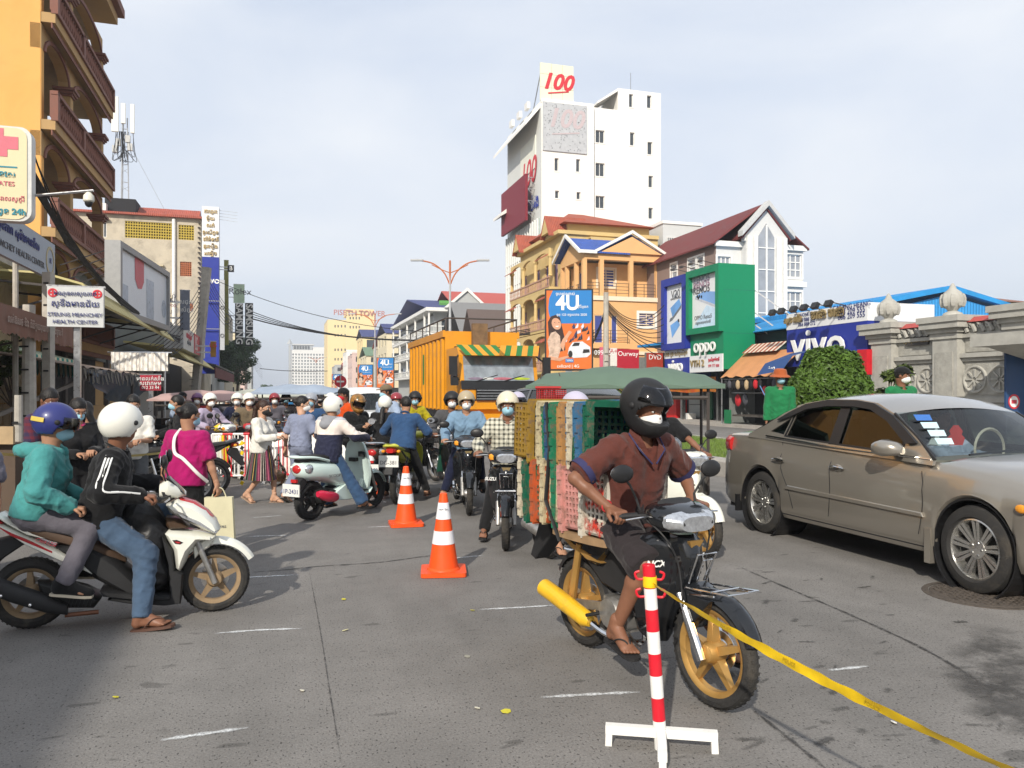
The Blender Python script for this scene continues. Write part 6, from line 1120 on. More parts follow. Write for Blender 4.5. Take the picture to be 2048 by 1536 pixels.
def underbone(label,loc,head,paint=M_BLKP,rim=M_ALU,wh='wire',R_=.285,wb=1.22,accent=None,exhaust=None,rack=False,plate=None,steer=0,badge=None,group='motorcycles in the traffic',basket=False,exm=None,fine=True,tail=None,name='motorcycle'):
 g=thing(name,label,'motorcycle',loc,head,group);fx,rx=wb/2,-wb/2;accent=accent or M_BRAKE
 wheel(g,'front_wheel',fx,R_,R_,.085,wh,rim);wheel(g,'rear_wheel',rx,R_,R_,.095,wh,rim)
 top=(fx-.31,.86)
 for s in(-1,1):f=MB().tube([(fx-.17,s*.085,.56),(fx-.09,s*.085,.42)],.017,10).obj('fork',M_CHROME,g);MB().tube([(fx-.12,s*.085,.48),(fx,s*.085,R_-.03)],[.025,.024],10).obj('slider',M_ALU if wh=='wire' else M_CHROME,f)
 o=arcfender(R_+.025,R(20),R(172),.062).obj('front_fender',paint,g,(fx,0,R_));MB().pillow([(-.1,.1),(-.2,.26),(-.13,.33),(-.02,.3),(.06,.28)],.17,.8,.02).smooth().obj('stay',paint,o)
 arcfender(R_+.03,R(20),R(150),.06).obj('rear_fender',M_BLKM,g,(rx,0,R_))
 # leg shield with raised centre
 def shield(zs,nm,m,off=0,back=.03):
  rings=[]
  for z,w,xf,xb in zs:
   front=[(fx+xb+(xf-xb)*(1-abs(k)**1.7)+off,k*w,z)for k in np.linspace(-1,1,13)];bk=[(fx+xb+(xf-xb)*(1-abs(k)**1.7)-back,k*w*.97,z)for k in np.linspace(1,-1,13)];rings.append(front+bk)
  return MB().loft(rings).smooth().obj(nm,m,g)
 sh=shield([(.24,.07,-.36,-.44),(.30,.13,-.33,-.43),(.42,.17,-.28,-.43),(.55,.195,-.21,-.42),(.68,.205,-.17,-.41),(.78,.195,-.18,-.40),(.84,.15,-.21,-.38),(.86,.09,-.24,-.34)],'leg_shield',paint)
 shield([(.47,.03,-.22,-.25),(.6,.06,-.155,-.2),(.72,.075,-.12,-.17),(.82,.085,-.145,-.19),(.86,.06,-.19,-.22)],'centre_panel',paint,.012,.05)
 for i in range(3):MB().box((fx-.135-i*.012,0,.70-i*.035),(.03,.085-i*.008,.012),ry=.2).obj('vent',M_BLKM,g)
 MB().prism([(-.05,0),(.05,0),(.03,-.035),(0,-.05),(-.03,-.035)],(fx-.145,0,.835),(0,1,0),(.25,0,1),(.02,0,0)).obj('emblem',M_GOLDW if wh!='wire' else M_GOLD,g)
 if badge:
  for s in(-1,1):text(badge,g,(fx-.275,s*.155,.70),.05,M_WLET,(-.35*s,s,0)if s>0 else(.35,1,0),up=(0,0,1),shear=.3,bold=.001,ext=.003,name='badge')
  # steering head: cowl, headlamp, indicators, bars, mirrors
 cw=hull(MB(),[(fx-.42,0,.955,.10,.03),(fx-.34,0,.965,.18,.06),(fx-.26,0,.955,.205,.07),(fx-.19,0,.94,.18,.066),(fx-.14,0,.93,.11,.05)],20,3).smooth().obj('handlebar_cowl',paint,g);hull(MB(),[(fx-.37,0,1.0,.08,.012),(fx-.3,0,1.02,.12,.025),(fx-.22,0,.99,.1,.02)],14).smooth().obj('meter_hood',M_BLKM,cw)
 hull(MB(),[(fx-.24,0,.942,.19 if wh!='wire' else .13,.052),(fx-.165,0,.936,.175 if wh!='wire' else .125,.056),(fx-.112,0,.926,.11 if wh!='wire' else .085,.040)],20,3).smooth().obj('headlamp',M_LENS,cw)
 for s in(-1,1):
  if wh=='wire':hull(MB(),[(fx-.26,s*.165,.947,.036,.036),(fx-.18,s*.148,.94,.03,.034),(fx-.16,s*.135,.935,.016,.022)],12,3).smooth().obj('indicator',M_AMB,cw)
  else:MB().tube([(fx-.19,s*.09,.995),(fx-.135,s*.1,.965),(fx-.11,s*.098,.93),(fx-.14,s*.09,.885)],.005,6).obj('lamp_divider',M_BLKM,cw)
 grips(g,fx-.36,.955,.33);mirrors(g,fx-.35,.985,.2)
 # frame, body panels, seat, tail
 MB().pillow([(fx-.40,.72),(fx-.42,.52),(fx-.62,.42),(fx-.86,.45),(fx-1.02,.56),(fx-1.12,.68),(fx-.8,.7),(fx-.55,.66)],.17,.6,.03).smooth().obj('centre_body',M_BLKM,g)
 bp=MB().pillow([(fx-.72,.70),(fx-.86,.56),(fx-1.05,.58),(fx-1.35,.72),(fx-1.6,.86),(fx-1.58,.9),(fx-1.25,.80),(fx-.9,.74)],.24,.55,.035).smooth().obj('side_panel',paint,g)
 MB().pillow([(fx-.9,.63),(fx-1.1,.63),(fx-1.42,.78),(fx-1.40,.80),(fx-1.1,.67)],.252,.9,.006).obj('stripe',accent,bp);MB().pillow([(fx-.8,.6),(fx-.95,.595),(fx-1.2,.7),(fx-.95,.63)],.254,.9,.005).obj('stripe',accent,bp)
 hull(MB(),[(fx-.62,0,.70,.05,.03),(fx-.72,0,.735,.10,.045),(fx-.9,0,.745,.125,.05),(fx-1.05,0,.77,.135,.05),(fx-1.3,0,.80,.125,.045),(fx-1.5,0,.825,.09,.035),(fx-1.56,0,.83,.05,.02)],16,3).smooth().obj('seat',M_SEAT,g)
 MB().tube(crom([(fx-1.25,.12,.79),(fx-1.5,.12,.84),(fx-1.64,.06,.87),(fx-1.64,-.06,.87),(fx-1.5,-.12,.84),(fx-1.25,-.12,.79)],4),.012,8).obj('grab_rail',tail or M_BRAKE,g)
 hull(MB(),[(fx-1.5,0,.80,.085,.045),(fx-1.58,0,.80,.075,.04),(fx-1.62,0,.80,.05,.03)],12,3).smooth().obj('tail_lamp',M_TAIL,g)
 for s in(-1,1):MB().ell((fx-1.56,s*.11,.79),(.03,.03,.025),8,6).smooth().obj('rear_indicator',M_AMB,g);sk=MB().tube([(rx,s*.11,R_+.02),(rx+.1,s*.12,.68)],[.028,.022],10).obj('shock_absorber',accent if accent is not M_BRAKE else M_CHROME,g)
 MB().pillow([(fx-1.5,.76),(fx-1.6,.74),(fx-1.72,.48),(fx-1.66,.46),(fx-1.45,.66)],.12,.9,.01).obj('tail_guard',M_BLKM,g)
 if plate:pl=MB().bb(-.01,.01,-.14,.14,-.08,.08).obj('number_plate',M_PLATE,g,(fx-1.68,0,.66));text(plate,pl,(-.014,0,-.02),.075,M_GREYT,(0,-1,0),ext=.001)
 engine(g,fx-.68,.33);MB().bar((fx-.8,.06,.33),(rx,.09,R_),.03,.05).bar((fx-.8,-.06,.33),(rx,-.09,R_),.03,.05).obj('swing_arm',M_ALU,g)
 MB().tube([(fx-.6,-.2,.27),(fx-.6,.2,.27)],.012,8).obj('foot_peg',M_BLKM,g);MB().tube([(fx-.82,-.22,.3),(fx-.82,.22,.3)],.011,8).obj('foot_peg',M_BLKM,g);MB().tube(crom([(fx-.55,-.13,.27),(fx-.45,-.16,.24),(fx-.38,-.17,.22)],4),.008,6).obj('brake_pedal',M_STEEL,g)
 ex=exhaust or M_CHROME;MB().tube(crom([(fx-.5,-.05,.32),(fx-.46,-.09,.22),(fx-.7,-.14,.2),(fx-.9,-.16,.25)],5),.018,8).smooth().obj('exhaust_pipe',M_CHROME,g);MB().tube([(fx-.86,-.16,.24),(fx-.9,-.165,.25),(fx-1.22,-.18,.325),(fx-1.34,-.185,.35),(fx-1.36,-.186,.354)],[.03,.052,.056,.056,.035],16).smooth().obj('muffler',ex,g)
 if rack:
  rk=MB().tube([(fx-.12,-.06,.62),(fx-.05,-.065,.78),(fx-.05,.065,.78),(fx-.12,.06,.62)],.006,6).tube([(fx-.1,-.025,.63),(fx-.045,-.03,.75),(fx-.045,.03,.75),(fx-.1,.025,.63)],.005,6).tube([(fx-.12,-.085,.60),(fx+.2,-.1,.63),(fx+.2,.1,.63),(fx-.12,.085,.60),(fx-.12,-.085,.60)],.006,6).tube([(fx-.1,-.085,.57),(fx+.12,-.12,.61)],.005,6).tube([(fx-.1,.085,.57),(fx+.12,.12,.61)],.005,6).tube([(fx+.08,-.1,.62),(fx+.08,.1,.62)],.005,6).obj('front_rack',M_CHROME,g)
 if basket:
  bk=MB();x0,x1,y,z0,z1=fx-.1,fx+.18,.17,.72,.95
  for i in range(8):z=z0+(z1-z0)*i/7;bk.tube([(x0,-y,z),(x1,-y,z),(x1,y,z),(x0,y,z),(x0,-y,z)],.005,4)
  for i in range(9):q=-y+2*y*i/8;bk.bar((x1,q,z0),(x1,q,z1),.006)
  for i in range(8):q=x0+(x1-x0)*i/7;bk.bar((q,-y,z0),(q,-y,z1),.006).bar((q,y,z0),(q,y,z1),.006)
  bk.bb(x0,x1,-y,y,z0-.01,z0);q=bk.obj('basket',M_BLKM,g);q['kind']='stuff'
 for s in(-1,1):MB().tube(crom([(fx-.33,s*.2,.95),(fx-.2,s*.16,.86),(fx-.16,s*.1,.72),(fx-.12,s*.1,.5)],5),.005,5).obj('control_cable',M_BLKM,g)
 MB().pillow([(fx-.84,.36),(rx,.34),(rx-.05,.28),(rx,.23),(fx-.84,.27)],.03,.7,.01,.1).obj('chain_guard',M_BLKM,g)
 return g
 # ------------------------------------------------------------------ the black motorcycle with the crates
MH=math.atan2(-.99,.57);f0,r0=gnd(1428,1414),gnd(1172,1290);mmid=(f0+r0)/2;MHEAD=math.atan2(f0.y-r0.y,f0.x-r0.x);MAIN_LOC=Vector((mmid.x,mmid.y,0));WBM=(f0-r0).length
main_moto=underbone('black motorcycle with gold wheels, chrome front rack and yellow muffler in the foreground',MAIN_LOC,MHEAD,M_BLKP,M_GOLDW,'5',.285,WBM,accent=M_GOLDW,exhaust=M_YELP,rack=True,badge='NCX',group=None)
# ------------------------------------------------------------------ white scooter at the left, traced as side panels at its own size
def scooter_left():
 F,Rr=gnd(430,1222),gnd(62,1256);mid=(F+Rr)/2;hd=math.atan2(F.y-Rr.y,F.x-Rr.x);wb=(F-Rr).length;g=thing('scooter','white scooter with a red bonnet panel and dusty wheels at the left','scooter',(mid.x,mid.y,0),hd)
 def q(x,y):x=x/3.01;y=y/3.01+780;k=(x-246)/368*wb;gy=1256+(1222-1256)*(x-62)/368;return(k,(gy-y)/(289-20*(x-62)/368))
 Q=lambda*p:[q(*a)for a in p]
 r=.245;fx=wb/2;wheel(g,'front_wheel',fx,r,r,.09,'5',M_DUSTR);wheel(g,'rear_wheel',-fx,r,r,.1,'5',M_DUSTR)
 for s in(-1,1):MB().tube([(fx-.13,s*.075,.56),(fx,s*.08,r-.02)],.02,10).obj('fork',M_ALU,g)
 cowl=hull(MB(),[(*[q(945,590)[0]],0,q(945,610)[1],.07,.05),(q(1000,560)[0],0,q(1000,590)[1],.12,.07),(q(1060,600)[0],0,q(1060,610)[1],.10,.05),(q(1110,630)[0],0,q(1110,625)[1],.045,.015)],16,2.6).smooth().obj('handlebar_cowl',M_WSCO,g);MB().pillow(Q((985,525),(1010,520),(1100,605),(1108,632),(1040,590),(995,575)),.16,.5,.01).smooth().obj('meter_hood',M_BLKP,cowl);MB().pillow(Q((960,610),(1005,600),(1025,625),(1010,650),(975,650)),.2,.9,.008).smooth().obj('lever_gap',M_BLKM,cowl)
 nose=MB().pillow(Q((985,690),(1060,650),(1160,675),(1240,720),(1305,775),(1330,830),(1300,862),(1230,840),(1120,790),(1010,735)),.30,.35,.035).smooth().obj('nose',M_WSCO,g)
 MB().pillow(Q((1050,660),(1075,645),(1170,670),(1250,720),(1290,760),(1200,735),(1110,705)),.15,.55,.02).smooth().obj('red_bonnet',M_REDP,nose);MB().pillow(Q((1020,700),(1110,725),(1210,765),(1290,815),(1318,840),(1290,855),(1190,810),(1080,765)),.312,.5,.02).smooth().obj('headlamp',M_LENS,nose);MB().pillow(Q((1010,695),(1100,720),(1130,745),(1040,730)),.318,.7,.008).smooth().obj('lamp_trim',M_CHROME,nose)
 MB().pillow(Q((985,760),(1080,780),(1130,820),(1010,830),(985,800)),.24,.8,.02).smooth().obj('inner_fairing',mat('brown_plastic',(.06,.035,.02),.4),g)
 ap=MB().pillow(Q((970,850),(1010,828),(1150,838),(1300,868),(1280,888),(1190,905),(1140,960),(1115,1020),(1075,1082),(1040,1062),(1025,950)),.34,.35,.04).smooth().obj('front_apron',M_WSCO,g);MB().pillow(Q((1025,880),(1060,875),(1105,895),(1080,912),(1045,908)),.345,.9,.008).obj('badge',M_BLKP,ap);MB().pillow(Q((1040,888),(1075,888),(1085,900),(1060,903)),.35,.9,.004).obj('badge',M_REDP,ap)
 fd=arcfender(r+.05,R(28),R(150),.06).obj('front_fender',M_WSCO,g,(fx,0,r));MB().pillow(Q((1165,1010),(1150,935),(1235,885),(1300,880),(1260,940),(1200,975)),.15,.7,.015).smooth().obj('fender_side',M_WSCO,g)
 MB().pillow(Q((965,860),(1030,950),(1045,1065),(1095,1085),(1090,1180),(1080,1262),(980,1275),(760,1262),(640,1240),(700,1195),(880,1215),(1015,1222),(1000,1050)),.30,.8,.012).smooth().obj('leg_shield',M_BLKM,g)
 MB().pillow(Q((600,1180),(860,1200),(1020,1205),(1018,1230),(860,1240),(620,1215)),.36,.85,.01).obj('floor_board',M_BLKM,g)
 MB().pillow(Q((330,930),(520,900),(700,1010),(800,1100),(880,1205),(760,1230),(560,1120),(450,1020)),.28,.55,.04).smooth().obj('side_cover',M_BLKM,g)
 MB().pillow(Q((5,745),(30,738),(110,790),(240,850),(420,880),(525,952),(470,945),(330,900),(180,865),(70,800)),.24,.6,.012).smooth().obj('tail_panel',M_WSCO,g);MB().pillow(Q((8,790),(60,805),(200,880),(330,935),(450,990),(520,1040),(562,1092),(470,1060),(330,1000),(170,920)),.27,.6,.015).smooth().obj('tail_panel',M_WSCO,g);MB().pillow(Q((15,795),(120,850),(330,950),(330,965),(100,862)),.275,.9,.003).obj('pinstripe',M_REDP,g);MB().pillow(Q((0,770),(25,765),(55,795),(20,800)),.2,.7,.008).smooth().obj('tail_lamp',M_TAIL,g)
 text('Click125i',g,(q(290,900)[0],-.128,q(290,900)[1]),.035,M_REDT,(1,0,-.42),up=(0,0,1),shear=.3,ext=.002,name='badge');text('125',g,(q(490,1050)[0],-.135,q(490,1050)[1]),.03,M_GREYT,(1,0,-.5),up=(0,0,1),ext=.002,name='badge')
 hull(MB(),[(q(60,760)[0],0,q(60,775)[1],.05,.02),(q(160,800)[0],0,q(160,815)[1],.12,.045),(q(330,850)[0],0,q(330,865)[1],.14,.05),(q(480,890)[0],0,q(480,905)[1],.14,.05),(q(640,930)[0],0,q(640,965)[1],.11,.04),(q(740,1000)[0],0,q(740,1020)[1],.05,.02)],16,3).smooth().obj('seat',mat('brown_seat',(.09,.055,.035),.6,var=.2),g)
 MB().pillow(Q((0,900),(120,870),(200,905),(150,930),(40,1010),(0,1050)),.14,.8,.01).obj('rear_guard',M_BLKM,g);MB().pillow(Q((240,1130),(380,1160),(500,1190),(600,1240),(560,1290),(400,1290),(260,1220)),.26,.8,.03).smooth().obj('engine',M_BRAKE,g)
 for i in range(7):MB().box((q(420+i*22,1230)[0],-.132,q(430,1240)[1]),(.009,.02,.1),ry=.3).obj('cooling_fin',M_BLKM,g)
 MB().tube([(q(590,1310)[0],-.12,q(590,1310)[1]),(q(400,1330)[0],-.14,q(400,1325)[1])],.016,8).obj('exhaust_pipe',mat('rusty_pipe',(.22,.1,.06),.6,metal=.5),g);hull(MB(),[(q(420,1300)[0],-.17,q(420,1285)[1],.03,.035),(q(300,1250)[0],-.18,q(300,1245)[1],.05,.06),(q(120,1180)[0],-.185,q(120,1180)[1],.055,.065),(q(0,1130)[0],-.19,q(0,1130)[1],.055,.06),(q(-60,1105)[0],-.19,q(-60,1105)[1],.04,.045)],14,3).smooth().obj('muffler',M_BLKM,g)
 for a in((70,1190),(225,1245)):MB().ell((q(*a)[0],-.235,q(*a)[1]),(.012,.008,.012),8,6).obj('muffler_bolt',M_CHROME,g)
 grips(g,q(900,655)[0]+.05,q(900,640)[1],.33);mirrors(g,q(990,560)[0],q(990,540)[1],.15,M_BLACK,.12,.12)
 return g,q,hd,Vector((mid.x,mid.y,0))
SCOOT,SQ,SHEAD,SLOC=scooter_left()
# ------------------------------------------------------------------ round-bodied mint scooter seen from behind
def scoopy(label,loc,head,body,seatm,plate='1P 2431',exm=None,group=None,railm=None,badge='SCOOPY',club=True,rim=M_BRAKE):
 g=thing('scooter',label,'scooter',loc,head,group);wb=1.2;r=.25;fx=wb/2;wheel(g,'front_wheel',fx,r,r,.1,'5',rim,M_TYREB);wheel(g,'rear_wheel',-fx,r,r,.115,'5',rim,M_TYREB)
 for s in(-1,1):MB().tube([(fx-.14,s*.075,.6),(fx,s*.08,r)],.02,8).obj('fork',M_ALU,g)
 arcfender(r+.03,R(20),R(165),.07).obj('front_fender',body,g,(fx,0,r))
 bd=hull(MB(),[(-.84,0,.66,.06,.04),(-.8,0,.655,.12,.095),(-.7,0,.64,.16,.125),(-.5,0,.62,.185,.135),(-.3,0,.59,.19,.15),(-.14,0,.54,.185,.18),(-.06,0,.47,.17,.18),(-.02,0,.40,.13,.13)],20,2.5).smooth().obj('rear_body',body,g)
 for s in(-1,1):MB().ell((-.74,s*.125,.665),(.07,.04,.06),12,8).smooth().obj('indicator',M_LENS,bd)
 MB().ell((-.81,0,.66),(.05,.085,.06),14,8).smooth().obj('tail_lamp',M_TAIL,bd)
 text(badge,bd,(-.33,-.194,.55),.05,M_GREYT,(1,0,0),ext=.002,name='badge',sx=1.3)
 if club:text('CLUB',bd,(-.17,-.192,.62),.05,M_GREYT,(1,0,0),ext=.002,name='badge')
 hull(MB(),[(-.82,0,.765,.06,.02),(-.72,0,.785,.12,.04),(-.5,0,.785,.14,.045),(-.3,0,.765,.14,.04),(-.16,0,.74,.12,.03),(-.08,0,.70,.07,.02)],16,3).smooth().obj('seat',seatm,g)
 MB().tube(crom([(-.42,.15,.745),(-.65,.155,.80),(-.84,.1,.815),(-.88,0,.815),(-.84,-.1,.815),(-.65,-.155,.80),(-.42,-.15,.745)],5),.022,10,True,.8).smooth().obj('grab_rail',railm or body,g)
 MB().pillow([(-.06,.45),(.0,.30),(.34,.27),(.42,.33),(.38,.25),(.0,.2),(-.3,.22),(-.3,.34)],.34,.8,.015).smooth().obj('floor_board',body,g);MB().pillow([(-.0,.315),(.33,.285),(.36,.30),(.0,.335)],.3,.9,.004).obj('foot_mat',M_BLKM,g)
 rings=[]
 for z,w,xf,xb in((.26,.10,.42,.36),(.34,.17,.44,.35),(.5,.21,.45,.34),(.66,.22,.43,.31),(.8,.20,.40,.29),(.92,.15,.36,.28),(.98,.08,.33,.28)):rings.append([(xb+(xf-xb)*(1-abs(k)**2),k*w,z)for k in np.linspace(-1,1,13)]+[(xb-.03+(xf-xb)*(1-abs(k)**2)*.6,k*w*.96,z)for k in np.linspace(1,-1,13)])
 ls=MB().loft(rings).smooth().obj('leg_shield',body,g);MB().box((.305,-.08,.78),(.06,.1,.07)).smooth().obj('pocket',M_BLKM,ls);MB().box((.305,.08,.7),(.06,.12,.05)).obj('pocket',M_BLKM,ls)
 hull(MB(),[(.22,0,1.0,.08,.03),(.29,0,1.02,.14,.055),(.37,0,1.0,.13,.06),(.43,0,.98,.07,.04)],16).smooth().obj('handlebar_cowl',body,g);MB().ell((.43,0,.98),(.03,.07,.06),12,8).smooth().obj('headlamp',M_LENS,g)
 grips(g,.24,1.0,.32);mirrors(g,.27,1.03,.17)
 engine(g,-.42,.3,M_BRAKE);e=exm or M_BRAKE;hull(MB(),[(-.28,-.17,.27,.03,.04),(-.36,-.185,.28,.055,.065),(-.5,-.19,.30,.06,.07),(-.6,-.19,.33,.055,.06),(-.66,-.19,.345,.03,.035)],14).smooth().obj('muffler',e,g)
 MB().pillow([(-.78,.56),(-.86,.5),(-.92,.34),(-.87,.32),(-.7,.5)],.12,.9,.01).obj('tail_guard',M_BLKM,g);pl=MB().bb(-.008,.008,-.14,.14,-.075,.075).obj('number_plate',M_PLATE,g,(-.92,0,.41));text(plate,pl,(-.012,0,-.015),.08,M_BLUET,(0,-1,0),ext=.001)
 MB().box((-.87,0,.52),(.03,.09,.04)).obj('reflector',M_TAIL,g);return g
SC_HD=R(60);SC_LOC=Vector((*g2(620,1040),0))+Vector((math.cos(SC_HD),math.sin(SC_HD),0))*.6
scoopy('mint white round-bodied scooter with a red muffler seen from behind',SC_LOC,SC_HD,M_MINT,M_SEAT,'1P-2431',mat('candy_red',(.55,.02,.06),.2,coat=.5,var=.05))
BS_HD=R(83);BS_LOC=Vector((*g2(752,985),0))+Vector((math.cos(BS_HD),math.sin(BS_HD),0))*.6
scoopy('dark retro scooter with a chrome rail and round pink tail lamp',BS_LOC,BS_HD,mat('bronze_dark',(.05,.035,.03),.25,coat=.5),M_SEAT,'1BE 102',None,None,M_CHROME,'FINO',False,M_ALU)
DM_HD=R(84);DM_LOC=Vector((*g2(794,1008),0))+Vector((math.cos(DM_HD),math.sin(DM_HD),0))*.61
underbone('lime yellow motorcycle seen from behind with an orange tail lamp and white plate',DM_LOC,DM_HD,M_LIME,M_ALU,'wire',plate='1DG-3811',tail=M_LIME,group=None)
BK_HD=R(-52);BK_LOC=Vector((*g2(872,962),0))-Vector((math.cos(BK_HD),math.sin(BK_HD),0))*.61
underbone('black motorcycle with a front basket full of bags and helmets',BK_LOC,BK_HD,M_BLKP,M_ALU,'3',basket=True,group=None)
PL_HD=R(-91);PL_LOC=Vector((*g2(1012,1100),0))-Vector((math.cos(PL_HD),math.sin(PL_HD),0))*.61
underbone('black motorcycle with a chrome front rack facing the camera left of the crates',PL_LOC,PL_HD,M_BLKP,M_ALU,'wire',rack=True,badge='SUZUKI',group=None)
LD_HD=R(-84);LD_LOC=Vector((*g2(938,1030),0))-Vector((math.cos(LD_HD),math.sin(LD_HD),0))*.61
underbone('black motorcycle just behind and left of the chrome-racked one',LD_LOC,LD_HD,M_BLKP,M_ALU,'wire',group=None)
H2_HD=R(-62);H2_LOC=Vector((.64,7.05,0));underbone('dark motorcycle half hidden behind the stacked crates',H2_LOC,H2_HD,M_BLKP,M_ALU,'wire',group=None,exhaust=M_ALU)
W2_HD=R(-70);W2_LOC=Vector((1.68,8.2,0));underbone('white-cowled motorcycle behind the rider in the brown shirt',W2_LOC,W2_HD,M_WSCO,M_GOLDW,'5',group=None)
# crates on a board behind the saddle
def crate_load():
 R0=Matrix.Rotation(MHEAD,4,'Z');base=Matrix.Translation(MAIN_LOC)@R0
 bd=MB().prism(crom([(-.62,-.2),(.02,-.17),(.03,.17),(-.62,.2),(-.72,0)],4,True)and[(p.x,p.y)for p in crom([(-.62,-.22),(-.1,-.21),(.0,0),(-.1,.21),(-.62,.22),(-.7,0)],4,True)],(0,0,.0),(1,0,0),(0,1,0),(0,0,.045)).obj('load_board',mat('worn_wood',(.30,.19,.10),.85,var=.3,scale=8,dirt=(.12,.08,.05)),None,base@Vector((0,0,.725)),MHEAD);tag(bd,'worn rounded wooden board strapped across the motorcycle saddle','board')
 cols={'mustard':'9a7a2e','cream':'c9bc98','blue':'30567a','green':'1f7a58','tan':'b98a54','ivory':'d0c6ae','steelblue':'3a6f96','deepgreen':'156048','orange':'c05a30','pink':'d0928a','white':'d8d0c0'}
 def crate(label,col,x,y,z,face,w=.46,h=.36,dep=.22,holes=True):
  g=thing('crate',label,'crate',base@Vector((x,y,z)),MHEAD+(0 if face>0 else math.pi),'plastic crates on the motorcycle');m=mat('crate_'+col,hexc(cols[col],.85),.6,var=.22,scale=10,dirt=(.16,.11,.08),dscale=14,damt=.85);hw,hh,t=w/2,h/2,.012
  rim=MB().prism([(-hw-.02,-hh-.02),(hw+.02,-hh-.02),(hw+.02,hh+.02),(-hw-.02,hh+.02)],(-.045,0,0),(0,1,0),(0,0,1),(.045,0,0),[[(-hw+t,-hh+t),(hw-t,-hh+t),(hw-t,hh-t),(-hw+t,hh-t)]]).obj('rim',m,g)
  for zz in(-hh-.025,hh+.025):MB().bb(-.036,-.026,-hw-.02,hw+.02,zz-.006,zz+.006).obj('rim_rib',m,rim)
  for s in(-1,1):
   for i in range(4):z0=-hh+.03+i*(h-.06)/3.4;MB().bb(-.04,-.005,s*(hw+.02),s*(hw+.028),z0,z0+.05).obj('rim_tab',m,rim)
  tp=.88
  def side(pts,n0,nx,nz,ax): # lattice wall from rim to base
   a,b,c,d=(Vector(p)for p in pts);hl=[]
   if holes:
    for i in range(nx):
     for j in range(nz):u0,u1,v0,v1=(i+.22)/nx,(i+.78)/nx,(j+.2)/nz,(j+.8)/nz;hl.append([(.06+.88*u,.06+.88*v)for u,v in((u0,v0),(u1,v0),(u1,v1),(u0,v1))])
   u,v=b-a,d-a;return MB().prism([(0,0),(1,0),(1,1),(0,1)],a,u,v,Vector(n0)*t,hl).obj('side',m,g)
  x0,x1=-.045,-dep
  side([(x0,hw,-hh),(x1,hw,-hh),(x1,hw,hh),(x0,hw,hh)],(0,-1,0),4,9,0);side([(x1,-hw,-hh),(x0,-hw,-hh),(x0,-hw,hh),(x1,-hw,hh)],(0,1,0),4,9,0)
  side([(x1,-hw,hh),(x0,-hw,hh),(x0,hw,hh),(x1,hw,hh)],(0,0,-1),4,9,1);side([(x0,-hw,-hh),(x1,-hw,-hh),(x1,hw,-hh),(x0,hw,-hh)],(0,0,1),4,9,1);side([(x1,hw,-hh),(x1,-hw,-hh),(x1,-hw,hh),(x1,hw,hh)],(1,0,0),8,7,1)
  return g
 zu,zl=1.355,.96;xf=-WBM/2+.36;up=['deepgreen','steelblue','ivory','tan','green','blue','cream','mustard'];desc={'deepgreen':'dark green crate with its open mouth right behind the rider','steelblue':'steel blue crate second in the upper row','ivory':'ivory crate third in the upper row','tan':'tan crate fourth in the upper row','green':'bright green crate fifth in the upper row','blue':'navy blue crate sixth in the upper row','cream':'cream crate next to the mustard one in the upper row','mustard':'mustard yellow crate at the rear end of the upper row'}
 for i,c in enumerate(up):crate(desc[c],c,xf-i*.087+random.uniform(-.008,.008),random.uniform(-.016,.016),zu+random.uniform(-.014,.01),1,.46,.36,.24 if c=='mustard' else .2).rotation_euler=(R(random.uniform(-2.2,2.2)),R(random.uniform(-1.5,1.5)),MHEAD+R(random.uniform(-2.5,2.5)))
 lo=['white','pink','green','cream','orange','deepgreen','ivory'];dl={'white':'white crate smeared with red paint beside the rider\'s elbow','pink':'faded pink crate in the lower row','green':'green crate in the middle of the lower row','cream':'cream crate in the middle of the lower row','orange':'orange crate in the lower row','deepgreen':'dark green crate near the rear of the lower row','ivory':'weathered ivory crate at the rear end of the lower row'}
 for i,c in enumerate(lo):
  o=crate(dl[c],c,xf-.10-i*.105-(.1 if i else 0),random.uniform(-.014,.014),zl+(0 if i<1 else .02+random.uniform(-.012,.012)),-1,.46,.36,.24 if i==0 else .2);o.rotation_euler=(R(random.uniform(-2,2)),R(random.uniform(-1.5,1.5)),MHEAD+math.pi+R(random.uniform(-2.5,2.5)))
 sm=tag(MB().tube([(0,0,0),(.02,.01,-.3),(-.01,0,-.62),(.12,.02,-.86)],.014,8,True,.5).obj('rubber_strap',M_BLKM,None,base@Vector((xf-.42,-.262,1.56)),MHEAD),'black rubber strap stretched down over the stacked crates','strap')
 M_RS=soft_mat('red_smear',(.62,.05,.03),.42,.56,22,.5);rn=random.Random(3)
 cr=[o for o in COL.objects if o.name.startswith('crate')and o.get('label','').startswith('white crate')][0]
 for k,(zz,hh)in enumerate(((.1,.05),(-.13,.04),(.0,.03))):
  v=[(-.04-.19*i/6,.2345,zz+hh*j+.02*math.sin(i*2+k))for i in range(7)for j in(-1,0,1)];me=bpy.data.meshes.new('paint_smear');me.from_pydata(v,[],[(i*3+j,i*3+j+1,i*3+j+4,i*3+j+3)for i in range(6)for j in(0,1)]);me.materials.append(M_RS);at_=me.attributes.new('fade','FLOAT','POINT');at_.data.foreach_set('value',[1.0 if j==1 else .35 for i in range(7)for j in range(3)]);link('paint_smear',me,cr)
crate_load()
